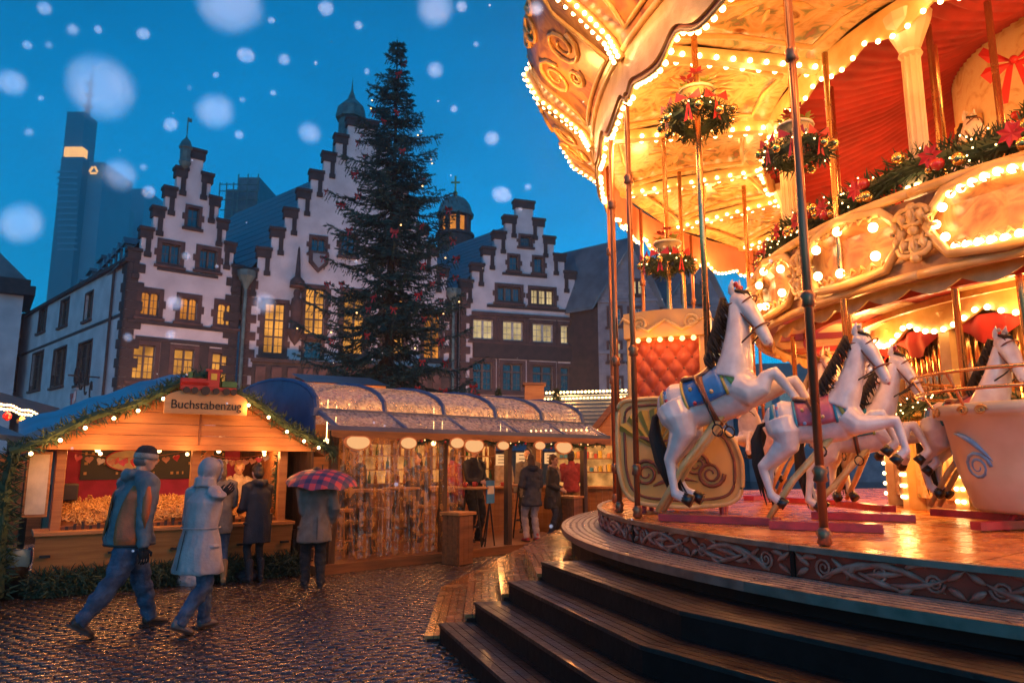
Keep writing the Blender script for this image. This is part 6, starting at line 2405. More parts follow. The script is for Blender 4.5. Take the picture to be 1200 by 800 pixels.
    for s in (-1, 1):
        st_ = MB()
        st_.tube([(.0, s * .265, .02), (.0, s * .27, -.34)], .010, 6)
        st_.tube([(.0 + .055 * math.cos(a), s * .27, -.40 + .065 * math.sin(a)) for a in [q * PI / 5 for q in range(10)]], .010, 6, closed=True)
        st_.build('stirrup', 'leather_dark', t, smooth=True)
    bd = MB()
    def hring(p, ax, ay, tilt):
        c = Vector(p)
        d = Vector((math.sin(tilt), 0, -math.cos(tilt)))
        u = Vector((math.cos(tilt), 0, math.sin(tilt)))
        return [Rh @ (c + u * (ax * math.cos(a)) + Vector((0, ay * math.sin(a), 0))) for a in [q * PI / 9 for q in range(18)]]
    bd.tube(hring((.935, 0, .635), .092, .076, .55), .012, 6, closed=True)
    bd.tube(hring((.79, 0, .845), .128, .100, .75), .011, 6, closed=True)
    bd.tube(hring((.715, 0, .865), .118, .098, .1), .011, 6, closed=True)
    for s in (-1, 1):
        bd.tube([Rh @ Vector((.72, s * .098, .86)), Rh @ Vector((.80, s * .100, .76)), Rh @ Vector((.92, s * .078, .63))], .010, 6)
        bd.ball(Rh @ Vector((.915, s * .082, .625)), .022, 8, 6)
    bd.build('bridle', cols.get('bridle', 'leather'), t, smooth=True)
    rn = MB()
    for s in (-1, 1):
        rn.tube([Rh @ Vector((.92, s * .085, .62)), (.72, s * .16, .45), (.46, s * .20, .34), (.24, s * .10, .36), (.15, 0, .40)], .011, 6)
    rn.build('reins', 'leather_dark', t, smooth=True)
    fl = MB()
    for i in range(5):
        fl.ball(Rh @ Vector((.70 + .02 * math.cos(i * 1.3), .05 * math.sin(i * 1.3), 1.0 + .012 * i)), .026, 7, 5)
    fl.build('head_flowers', cols['flower'], t, smooth=True)
    # pole upward and slanted stand below, in the horse's own frame
    bpy.context.view_layer.update()
    inv = t.matrix_world.inverted()
    L0 = Vector(loc)
    up_ = inv @ Vector((loc[0], loc[1], poletop))
    dn = inv @ Vector((loc[0], loc[1], loc[2]))
    MB().tube([dn, up_], .034 / scale, 12).build('pole', 'brass', t, smooth=True)
    f_ = Vector((math.cos(rz), math.sin(rz), 0))
    foot = Vector((loc[0], loc[1], 0)) - f_ * (.62 * scale)
    st_ = MB()
    for s in (-1, 1):
        sd_ = Vector((-f_.y, f_.x, 0)) * (.10 * s * scale)
        st_.tube([inv @ (Vector(loc) + f_ * .15 + sd_ - Vector((0, 0, .18 * scale))), inv @ (Vector(loc) - f_ * (.30 * scale) + sd_ - Vector((0, 0, .75 * scale))), inv @ (Vector((foot.x, foot.y, floor + .10)) + sd_)], [.045, .042, .035], 8)
    st_.build('stand', 'gold_paint', t, smooth=True)
    bs = MB()
    a, b = inv @ Vector((foot.x, foot.y, floor + .04)), inv @ (Vector((foot.x, foot.y, floor + .04)) + f_ * (1.3 * scale))
    bs.beam(a, b, .16 / scale, .07 / scale, up=(inv.to_3x3() @ Vector((0, 0, 1))))
    bs.build('base_rail', 'red_gloss', t)
    return t
LOOK = dict(band='lime_paint', trim='yellow_paint', stud='red_gloss', cloth='blue_cloth', flower='red_gloss')
LOOK2 = dict(band='yellow_paint', trim='teal_cloth', stud='sky_paint', cloth='pink_cloth', flower='flower_white')
LOOK3 = dict(band='pink_cloth', trim='lime_paint', stud='yellow_paint', cloth='teal_cloth', flower='red_gloss')
LOOK4 = dict(band='teal_cloth', trim='gold_paint', stud='red_gloss', cloth='pink_cloth', flower='flower_white', mane='gold_paint')
def at_depth(px, py, depth):
    return Vector((0, 0, CAMH)) + ray(px, py) * depth
# (pixel of the trunk centre, depth along the axis, heading, scale, pitch)
h_1 = at_depth(832, 466, 7.3)
horse('white carousel horse rearing with lime breast band and blue saddle cloth', h_1, R(-30), .89, R(20), LOOK, headturn=R(-22), headdown=R(26), legs=.6, poletop=6.35)
h_2 = at_depth(955, 492, 6.5)
horse('white carousel horse leaping with yellow breast band and pink saddle cloth', h_2, R(-24), .70, R(8), LOOK2, headturn=R(-22), headdown=R(18), legs=-.6)
h_3 = at_depth(1000, 506, 7.6)
horse('white carousel horse with pink breast band behind the yellow banded horse', h_3, R(-26), .74, R(7), LOOK3, headturn=R(-20), headdown=R(16), legs=.8)
h_4 = at_depth(935, 492, 10.6)
horse('golden maned carousel horse farther back between the leaping horses', h_4, R(-60), .85, R(5), LOOK4, legs=.5)

# more horses of the same herd round the far side, seen through the poles
def far_horse(src, label, r_, ang, dz, look_rz):
    c = copy_tree(src)
    c.location = (CX + r_ * math.cos(R(ang)), CY + r_ * math.sin(R(ang)), src.location.z + dz)
    c.rotation_euler = (0, src.rotation_euler.y, look_rz)
    c['label'] = label
    return c
allh = [o_ for o_ in COL.objects if o_.name.startswith('carousel_horse')]
far_horse(allh[1], 'carousel horse on the far side between the organ drum and the rearing horse', 5.4, 150, 0, R(-130))
far_horse(allh[2], 'carousel horse on the far side close behind the tufted chariot', 6.3, 158, .1, R(-115))
far_horse(allh[2], 'carousel horse in the second row close before the organ drum', 4.6, 186, .05, R(-85))
far_horse(allh[1], 'carousel horse in the second row beside the gondola', 4.5, 204, .05, R(-65))
far_horse(allh[1], 'carousel horse on the upper deck beside the fluted column', 3.7, 196, 2.65, R(-80))
far_horse(allh[2], 'carousel horse on the upper deck above the big bulb frame', 3.7, 226, 2.65, R(-50))
# ---------------------------------------------------------------- chariot with tufted back
mat('tuft_red', (0.48, 0.085, 0.025), rough=.55, col2=(.40, .06, .02), scale=5, sheen=.3)
mat('chariot_gold', (0.82, 0.46, 0.09), rough=.38, col2=(.70, .36, .06), scale=3, coat=.3)
mat('fan_green', (0.52, 0.38, 0.07), rough=.4, scale=4)
pc = on_z(800, 599, CH)
FH = Face((on_z(742, 600, CH).x, on_z(742, 600, CH).y), (on_z(742, 600, CH).x + 1.15, on_z(742, 600, CH).y - .42))
ch = thing('chariot', 'gold carousel chariot with tall red tufted seat back and painted fan', 'chariot', (FH.A.x, FH.A.y, CH), FH.rz)
def fh(px, py, off=0):
    s, z = FH(px, py, off)
    return s, z - CH
bw = fh(831, 420)[0]
zt_ = fh(780, 367)[1]
zm = fh(780, 478)[1]
zl = .12
# tufted cushion: diamond quilted surface
m = MB()
nx, nz_ = 44, 56
vs = []
for j in range(nz_ + 1):
    for i in range(nx + 1):
        x = lerp(.10, bw - .10, i / nx)
        z = lerp(zm - .15, zt_ - .34, j / nz_)
        u = (x / .19 + z / .26)
        w = (x / .19 - z / .26)
        d = (abs(math.sin(PI * u)) * abs(math.sin(PI * w))) ** .5
        vs.append((x, -.05 - .055 * d, z))
m.add(vs, [(j * (nx + 1) + i, j * (nx + 1) + i + 1, (j + 1) * (nx + 1) + i + 1, (j + 1) * (nx + 1) + i) for j in range(nz_) for i in range(nx)])
m.build('tufted_back', 'tuft_red', ch, smooth=True, fix=False)
k = 0
for j in range(-30, 40):
    for i in range(-30, 40):
        u, w = i, j
        x = (u + w) / 2 * .19
        z = (u - w) / 2 * .26
        if .13 < x < bw - .13 and zm - .12 < z < zt_ - .36:
            MB().ball((x, -.058, z), .016, 6, 4).build('button', 'leather', ch)
MB().box(.04, -.045, zm - .3, bw - .04, .04, zt_ - .3).build('back_panel', 'chariot_gold', ch)
MB().prism([(.0, zl + .5), (.10, zl + .5), (.10, zt_ - .30), (.0, zt_ - .34)], -.14, .06).build('side_rail', 'chariot_gold', ch, bevel=.015)
MB().prism([(bw - .10, zl + .5), (bw, zl + .5), (bw + .02, zt_ - .34), (bw - .10, zt_ - .30)], -.14, .06).build('side_rail', 'chariot_gold', ch, bevel=.015)
m = MB()
pts = [(-.02, zt_ - .32)] + [(lerp(-.02, bw + .04, i / 16), zt_ - .02 + .03 * math.sin(PI * i / 16)) for i in range(17)] + [(bw + .04, zt_ - .32)]
m.prism(pts[::-1], -.20, .10)
hdb = m.build('head_board', 'chariot_gold', ch, bevel=.03)
m = MB()
for sg in (-1, 1):
    pts = []
    for i in range(26):
        t = i / 25
        a = t * 3.4 * PI
        rr = .09 * (1 - .8 * t)
        pts.append((bw / 2 + sg * (.30 + rr * math.cos(a)), -.205, zt_ - .16 + rr * math.sin(a)))
    m.tube(pts, [.02 * (1 - .5 * i / 25) for i in range(26)], 5)
    m.tube([(bw / 2 + sg * .39, -.205, zt_ - .16), (bw / 2 + sg * .2, -.21, zt_ - .24), (bw / 2, -.21, zt_ - .12)], [.02, .025, .015], 5)
    m.tube([(bw / 2 + sg * .40, -.205, zt_ - .14), (bw / 2 + sg * .5, -.21, zt_ - .08), (bw / 2 + sg * .56, -.205, zt_ - .16)], [.02, .02, .005], 5)
m.build('carving', 'gold_paint', hdb, smooth=True)
for i in range(6):
    l = MB().ball((lerp(.15, bw - .15, i / 5), -.19, zt_ - .35), .032, 8, 6).build('lamp', 'bulb_soft', ch, smooth=True)
for x in (.3, bw - .3):
    point(ch, (x, -.34, zt_ - .42), 3, WARM, .04)
# lower body: bowed front panel with fan and scrolls
BW = fh(872, 560)[0]
zb1 = zm + .06
bo = []
n = 24
for k_, yo in enumerate((0, .08)):
    pass
outl = [(-.06, zb1 - .02), (-.10, zb1 - .3), (-.10, zl + .62), (-.09, zl + .36), (-.02, zl + .12), (.14, zl + .01), (.4, zl - .02), (BW * .5, zl - .03), (BW - .45, zl - .02), (BW - .14, zl + .03), (BW - .02, zl + .16), (BW, zl + .4), (BW - .02, zb1 - .62), (BW - .10, zb1 - .42), (BW - .26, zb1 - .30), (bw + .05, zb1 - .2), (bw - .04, zb1 - .04), (bw * .75, zb1 + .02), (bw * .5, zb1 + .03), (bw * .2, zb1 + .03)]
def smooth_loop(pts, k=5):
    n_ = len(pts)
    out_ = []
    for i in range(n_):
        p0, p1, p2, p3 = [pts[(i + j) % n_] for j in (-1, 0, 1, 2)]
        for q in range(k):
            t = q / k
            out_.append(tuple(.5 * (2 * p1[c] + (p2[c] - p0[c]) * t + (2 * p0[c] - 5 * p1[c] + 4 * p2[c] - p3[c]) * t * t + (3 * p1[c] - p0[c] - 3 * p2[c] + p3[c]) * t ** 3) for c in (0, 1)))
    return out_
outl = smooth_loop(outl)
MB().prism(outl, -.30, -.22).build('front_panel', 'chariot_gold', ch, bevel=.02)
MB().prism([(x * .96 + .02, z) for x, z in outl], -.22, .55).build('seat_box', 'chariot_gold', ch)
m = MB()
m.tube([(x, -.31, z) for x, z in outl], .028, 6, closed=True)
m.build('moulding', 'gold_paint', ch, smooth=True)
cxo, czo = sum(x for x, z in outl) / len(outl), sum(z for x, z in outl) / len(outl)
MB().tube([(cxo + (x - cxo) * .88, -.305, czo + (z - czo) * .88) for x, z in outl], .018, 6, closed=True).build('inner_moulding', 'leather', ch, smooth=True)
fc = (bw * .36, zb1 - .56)
for i in range(9):
    a0, a1 = lerp(-.1, PI * .85, i / 9), lerp(-.1, PI * .85, (i + 1) / 9 - .015)
    m = MB()
    p0, p1 = [(fc[0] + .48 * math.cos(a) * 1.0, fc[1] + .46 * math.sin(a)) for a in (a0, a1)]
    mid = (fc[0] + .50 * math.cos((a0 + a1) / 2), fc[1] + .48 * math.sin((a0 + a1) / 2))
    m.add([(fc[0], -.315, fc[1]), (p0[0], -.312, p0[1]), (mid[0], -.35, mid[1]), (p1[0], -.312, p1[1])], [(0, 1, 2), (0, 2, 3)])
    m.build('fan_blade', 'fan_green', ch, fix=False)
m = MB()
for (cx_, cz_, r_, d, w_) in ((.22, zl + .34, .16, 1, .025), (.48, zl + .62, .13, -1, .022), (.78, zl + .44, .14, 1, .022), (BW - .34, zl + .34, .15, -1, .025)):
    pts = [(cx_ + r_ * (1 - .8 * i / 29) * math.cos(d * i / 29 * 4 * PI), -.312, cz_ + r_ * (1 - .8 * i / 29) * math.sin(d * i / 29 * 4 * PI)) for i in range(30)]
    m.tube(pts, [w_ * (1 - .6 * i / 29) for i in range(30)], 5)
for (x0, z0, x1, z1, b) in ((.1, zl + .75, .5, zl + .45, .1), (.5, zl + .75, .9, zl + .5, -.1), (.3, zl + .2, .8, zl + .25, .06)):
    m.tube([(lerp(x0, x1, i / 8), -.312, lerp(z0, z1, i / 8) + b * math.sin(PI * i / 8)) for i in range(9)], [.004 + .03 * math.sin(PI * min(1, i / 8 + .05)) for i in range(9)], 5)
m.build('painted_scroll', 'leather', ch, smooth=True)
for (x, y) in ((.15, -.1), (BW - .25, -.1), (.15, .4), (BW - .25, .4)):
    MB().tube([(x, y, 0), (x, y, zl + .05)], .03, 8).build('foot', 'red_gloss', ch)

# ---------------------------------------------------------------- round gondola
gq = on_z(1228, 628, CH)
gq = at_depth(1222, 560, 6.6)
gd = thing('gondola', 'cream round carousel gondola with gold scrolls and a brass rail', 'gondola', (gq.x, gq.y, CH))
zt_ = on_y(1115, 472, gq.y - .3).z - CH
prof = [(.0, .14), (.50, .14), (.56, .18), (.66, .5), (.74, zt_ - .12), (.80, zt_ - .1), (.82, zt_), (.78, zt_ + .01), (.70, zt_ - .1), (.5, .3), (0, .3)]
MB().lathe(prof, 40).build('tub', 'cream', gd, smooth=True)
m = MB()
for k in range(9):
    a0 = k * 40
    for sg in (-1, 1):
        pts = []
        for i in range(20):
            t = i / 19
            th = t * 3.4 * PI
            rr = .055 * (1 - .75 * t)
            pts.append(pol(.815, a0 + sg * (6 + math.degrees(rr * math.cos(th) / .8)), zt_ - .06 + rr * math.sin(th) * .8))
        m.tube(pts, .012, 5)
m.build('rim_scrolls', 'gold', gd, smooth=True)['kind'] = 'stuff'
m = MB()
for k in range(6):
    a0 = k * 60 + 10
    def gp_(da, z):
        r_ = lerp(.57, .745, (z - .18) / (zt_ - .3))
        return pol(r_ + .012, a0 + da, z)
    pts = [gp_(12 * (1 - .8 * i / 23) * math.cos(i / 23 * 4 * PI), .55 + .13 * (1 - .8 * i / 23) * math.sin(i / 23 * 4 * PI)) for i in range(24)]
    m.tube(pts, [.02 * (1 - .5 * i / 23) for i in range(24)], 5)
    m.tube([gp_(lerp(-16, 14, i / 8), lerp(.85, .6, i / 8) + .06 * math.sin(PI * i / 8)) for i in range(9)], [.005 + .022 * math.sin(PI * i / 8) for i in range(9)], 5)
m.build('body_scrolls', 'sky_paint', gd, smooth=True)
zr_ = on_y(1092, 440, gq.y).z - CH
m = MB()
for z, r_ in ((zr_, .98), (zr_ - .16, .95)):
    m.tube([pol(r_, 360 * i / 40, z) for i in range(40)], .018, 6, closed=True)
m.build('rail', 'brass', gd, smooth=True)
for k in range(8):
    MB().tube([pol(.97, k * 45 + 15, zr_), pol(.80, k * 45 + 15, zt_ - .03)], .014, 6).build('rail_post', 'brass', gd)
MB().tube([(0, 0, .0), (0, 0, 5.2)], .035, 10).build('pole', 'brass', gd, smooth=True)
for k in range(4):
    a = k * 90 + 20
    MB().tube([pol(.4, a, .16), pol(.55, a, 0.0)], .03, 8).build('foot', 'red_gloss', gd)
MB().beam(pol(.9, 200, .05), pol(.9, 20, .05), .10, .07).build('base_rail', 'red_gloss', gd)

# ---------------------------------------------------------------- hanging flower baskets, garlands, bows in the carousel
mat('poinsettia', (.55, .02, .05), rough=.5, scale=6)
def basket(label, p, s=1.0, pole=True, ptop=6.35):
    t = thing('flower_basket', label, 'flower basket', p)
    t.scale = (s, s, s)
    MB().lathe([(0, -.20), (.06, -.20), (.10, -.16), (.13, -.08), (.19, .0), (.21, .05), (.19, .06), (.15, .0), (0, -.02)], 16).build('pot', 'gold_paint', t, smooth=True)
    m = MB()
    m.tube([(.2 * math.cos(a), .2 * math.sin(a), .03) for a in [q * PI / 8 for q in range(16)]], .02, 6, closed=True)
    for q in range(6):
        a = q * PI / 3
        m.ball((.15 * math.cos(a), .15 * math.sin(a), -.07), .03, 6, 5)
    m.build('pot_carving', 'cream', t, smooth=True)
    rb = random.Random(int(p[0] * 100))
    for q in range(7):
        a = q * .9
        c = Vector((.13 * math.cos(a), .13 * math.sin(a), .11 + .05 * (q % 3)))
        m = MB()
        for k in range(6):
            b = k * PI / 3 + rb.random()
            d = Vector((math.cos(b), math.sin(b), .3))
            e = Vector((-math.sin(b), math.cos(b), 0)) * .03
            m.add([c, c + d * .05 + e, c + d * .11, c + d * .05 - e], [(0, 1, 2, 3)])
        m.build('flower', 'poinsettia' if q % 3 else 'lime_paint', t, fix=False)
    gm_ = garland_mesh([Vector((.30 * math.cos(a), .30 * math.sin(a), -.30 + .05 * math.sin(3 * a))) for a in [q * PI / 8 for q in range(17)]], .14, 420, rb, .10, .010)
    gm_.build('wreath', 'pine', t, fix=False)
    for q in range(9):
        a = q * .7 + rb.random() * .3
        MB().ball((.42 * math.cos(a), .42 * math.sin(a), -.32 + rb.uniform(-.08, .08)), .052, 10, 8).build('bauble', 'gold_ball', t, smooth=True)
    for a in (3.4, 5.0, 4.2):
        c = Vector((.40 * math.cos(a), .40 * math.sin(a), -.22))
        m = MB()
        d = Vector((-math.sin(a), math.cos(a), 0))
        for sg in (-1, 1):
            m.add([c, c + d * sg * .13 + Vector((0, 0, .09)), c + d * sg * .15 - Vector((0, 0, .03)), c + d * .05 * sg - Vector((0, 0, .28)), c + d * .01 * sg - Vector((0, 0, .25))], [(0, 1, 2), (0, 3, 4)])
        m.build('bow', 'red_bow', t, fix=False)
    for q in range(16):
        a = q * 2.4
        bulb(t, (.42 * math.cos(a), .42 * math.sin(a), -.3 + .1 * math.sin(q * 3.1)), .010, BULBS)
    return t
basket('gold flower basket on the pole of the rearing horse', h_1 + Vector((0, 0, at_depth(870, 80, 7.3).z - h_1.z)), .92)
pb_ = Vector((h_2.x, h_2.y, 0))
zb_ = at_depth(970, 125, 6.5).z
basket('gold flower basket on the pole of the yellow banded horse', Vector((h_2.x, h_2.y, zb_)), .80)
p = at_depth(782, 288, 10.2)
basket('gold flower basket on a far pole behind the chariot', p, .92)
o = MB().tube([(p.x, p.y, CH), (p.x, p.y, 6.4)], .032, 10).build('brass_pole', 'brass', None, smooth=True)
tag(o, 'slim brass pole behind the chariot, carrying a flower basket', 'pole')
# garland round the balustrade of the upper deck
for (a0, a1, lb_) in ((160, 204, 'pine garland with gold baubles on the upper deck rail left of the fluted column'), (204, 262, 'pine garland with gold baubles on the upper deck rail right of the fluted column')):
    n = 16
    pts = [Vector((CX, CY, 0)) + pol(5.0, lerp(a0, a1, i / n), 4.62 - .10 * math.sin(PI * (i % 8) / 8)) for i in range(n + 1)]
    o = garland_mesh(pts, .20, 420, rg, .13, .012).build('garland', 'pine', None, fix=False)
    tag(o, lb_, 'garland')
    for i in range(26):
        t = rg.random() * (n - 1)
        j = int(t)
        c = pts[j].lerp(pts[j + 1], t - j)
        d = (c - Vector((CX, CY, c.z))).normalized()
        MB().ball(c + d * .17 + Vector((0, 0, rg.uniform(-.13, .1))), rg.choice([.035, .05, .065]), 10, 8).build('bauble', 'gold_ball' if i % 4 else 'red_ball', o, smooth=True)
    for i in range(60):
        t = rg.random() * (n - 1)
        j = int(t)
        c = pts[j].lerp(pts[j + 1], t - j)
        d = (c - Vector((CX, CY, c.z))).normalized()
        bulb(o, c + d * .18 + Vector((0, 0, rg.uniform(-.16, .16))), .009, BULBS)
    for i in range(7):
        t = (i + .5) / 7 * (n - 1)
        j = int(t)
        c = pts[j].lerp(pts[j + 1], t - j)
        d = (c - Vector((CX, CY, c.z))).normalized()
        c += d * .2
        e = Vector((-d.y, d.x, 0))
        m = MB()
        for k in range(7):
            b = k * 2 * PI / 7
            q = e * math.cos(b) + Vector((0, 0, math.sin(b)))
            w_ = q.cross(d) * .035
            m.add([c, c + q * .06 + w_ + d * .02, c + q * .13 + d * .01, c + q * .06 - w_ + d * .02], [(0, 1, 2, 3)])
        m.build('poinsettia_flower', 'poinsettia', o, fix=False)
# big red bow on the upper drum
def big_bow(label, c, d, s):
    e = Vector((-d.y, d.x, 0))
    t = thing('ribbon_bow', label, 'bow', c)
    m = MB()
    for sg in (-1, 1):
        for k in range(2):
            zz = .5 - k * .9
            m.add([(0, 0, 0), e * sg * .28 * s + Vector((0, 0, (zz + .35) * .3 * s)) + d * .05, e * sg * .34 * s + Vector((0, 0, zz * .3 * s)) + d * .10, e * sg * .25 * s + Vector((0, 0, (zz - .35) * .3 * s)) + d * .04], [(0, 1, 2), (0, 2, 3)])
    m.build('loops', 'red_bow', t, fix=False)
    MB().ball(d * .05, .05 * s, 8, 6).build('knot', 'red_bow', t, smooth=True)
    m = MB()
    for sg in (-1, 1):
        m.add([(0, 0, 0), e * sg * .06 * s, e * sg * .2 * s - Vector((0, 0, .5 * s)), e * sg * .1 * s - Vector((0, 0, .5 * s))], [(0, 1, 2, 3)])
    m.build('tails', 'red_bow', t, fix=False)
c = at_depth(1188, 72, 8.2)
big_bow('large red ribbon bow above the upper deck garland', c, (Vector((0, 0, 0)) - Vector((c.x, c.y, 0))).normalized(), .95)
pts = [Vector((CX, CY, 0)) + pol(2.55, lerp(165, 275, i / 18), 5.62 + .16 * math.cos(i * PI / 3)) for i in range(19)]
o = garland_mesh(pts, .16, 360, rg, .12, .012).build('garland', 'pine', None, fix=False)
tag(o, 'pine garland swagged round the cream drum of the upper deck', 'garland')
for i in range(24):
    t = rg.random() * 17
    j = int(t)
    c = pts[j].lerp(pts[j + 1], t - j)
    d = (c - Vector((CX, CY, c.z))).normalized()
    MB().ball(c + d * .15 + Vector((0, 0, rg.uniform(-.1, .1))), rg.choice([.035, .05]), 10, 8).build('bauble', 'gold_ball' if i % 3 else 'red_ball', o, smooth=True)
# lower garland round the organ shelf
pts = [Vector((CX, CY, 0)) + pol(RD + .3, lerp(165, 265, i / 20), 2.34 - .05 * math.sin(i)) for i in range(21)]
o = garland_mesh(pts, .13, 330, rg, .10, .010).build('garland', 'pine', None, fix=False)
tag(o, 'pine garland with tiny lights below the organ pipes of the carousel', 'garland')
for i in range(60):
    t = rg.random() * 19
    j = int(t)
    c = pts[j].lerp(pts[j + 1], t - j)
    d = (c - Vector((CX, CY, c.z))).normalized()
    bulb(o, c + d * .13 + Vector((0, 0, rg.uniform(-.1, .1))), .010, BULBS)

# ================================================================== people
mat('jacket_blue', (0.17, 0.18, 0.195), rough=.6, col2=(.10, .105, .12), scale=5, bump=.3, bscale=30)
mat('jacket_orange', (0.62, 0.13, 0.035), rough=.6, scale=5, bump=.3, bscale=30)
mat('jeans', (0.085, 0.12, 0.19), rough=.9, col2=(.035, .052, .09), scale=9, bump=.4, bscale=50)
mat('parka_grey', (0.44, 0.37, 0.37), rough=.6, col2=(.29, .235, .24), scale=4, bump=.3, bscale=25)
mat('coat_brown', (0.20, 0.165, 0.14), rough=.8, col2=(.14, .11, .09), scale=7, bump=.3, bscale=40)
mat('coat_dark', (0.025, 0.022, 0.03), rough=.7, scale=7, bump=.3, bscale=40)
mat('coat_navy', (0.03, 0.035, 0.06), rough=.7, scale=7, bump=.3, bscale=40)
mat('brown_shoe', (0.07, 0.04, 0.028), rough=.5, scale=8)
mat('tan_boot', (0.42, 0.22, 0.09), rough=.6, scale=8)
mat('grey_shoe', (0.18, 0.15, 0.14), rough=.5, scale=8)
mat('beanie', (0.035, 0.03, 0.035), rough=.9, scale=14, bump=.5, bscale=80)
mat('beanie_band', (0.42, 0.36, 0.32), rough=.9, scale=14, bump=.5, bscale=80)
mat('hair_dark', (0.03, 0.016, 0.01), rough=.5, scale=20, stretch=(1, 1, .2), bump=.4, bscale=60)
mat('hair_blond', (0.55, 0.34, 0.14), rough=.5, scale=20, bump=.4, bscale=60)
mat('hair_brown', (0.10, 0.05, 0.025), rough=.5, scale=20, bump=.4, bscale=60)
mat('cardigan', (0.62, 0.48, 0.34), rough=.85, scale=10, bump=.5, bscale=60)
mat('red_shirt', (0.42, 0.05, 0.06), rough=.8, scale=8, bump=.3)
mat('scarf', (0.45, 0.28, 0.2), rough=.9, scale=14, bump=.6, bscale=50)
mat('eye_dark', (0.02, 0.015, 0.012), rough=.2)
mat('lip', (0.45, 0.16, 0.13), rough=.5)
def V(*a):
    return Vector(a)
def ik(a, b, l1, l2, pole):
    """bend point between a and b"""
    d = b - a
    L = min(d.length, (l1 + l2) * .999)
    d = d.normalized()
    x = (l1 * l1 - l2 * l2 + L * L) / (2 * L)
    h = math.sqrt(max(0, l1 * l1 - x * x))
    p = pole - d * pole.dot(d)
    p = p.normalized() if p.length > 1e-4 else V(1, 0, 0)
    return a + d * x + p * h
def hand_shape(m, w, d, up_, s=1.0, curl=.5):
    """palm, four fingers and a thumb from wrist w along d; up_ is the back of the hand"""
    d = d.normalized()
    side = d.cross(up_).normalized()
    up_ = side.cross(d).normalized()
    m.tube([w, w + d * .04 * s, w + d * .085 * s], [(.030 * s, .020 * s), (.042 * s, .018 * s), (.040 * s, .016 * s)], 8, up=up_)
    for i, ln in enumerate((.062, .072, .068, .052)):
        o = side * ((i - 1.5) * .021 * s)
        p0 = w + d * .08 * s + o
        d1 = (d * math.cos(curl * .6) - up_ * math.sin(curl * .6)).normalized()
        d2 = (d * math.cos(curl * 1.6) - up_ * math.sin(curl * 1.6)).normalized()
        m.tube([p0, p0 + d1 * ln * .5 * s, p0 + d1 * ln * .5 * s + d2 * ln * .5 * s], [.0095 * s, .009 * s, .0065 * s], 6)
    t0 = w + d * .025 * s - side * .03 * s
    m.tube([t0, t0 + (d * .6 - side * .7).normalized() * .035 * s, t0 + (d * .6 - side * .7).normalized() * .035 * s + (d - up_ * .4).normalized() * .03 * s], [.013 * s, .011 * s, .007 * s], 6)
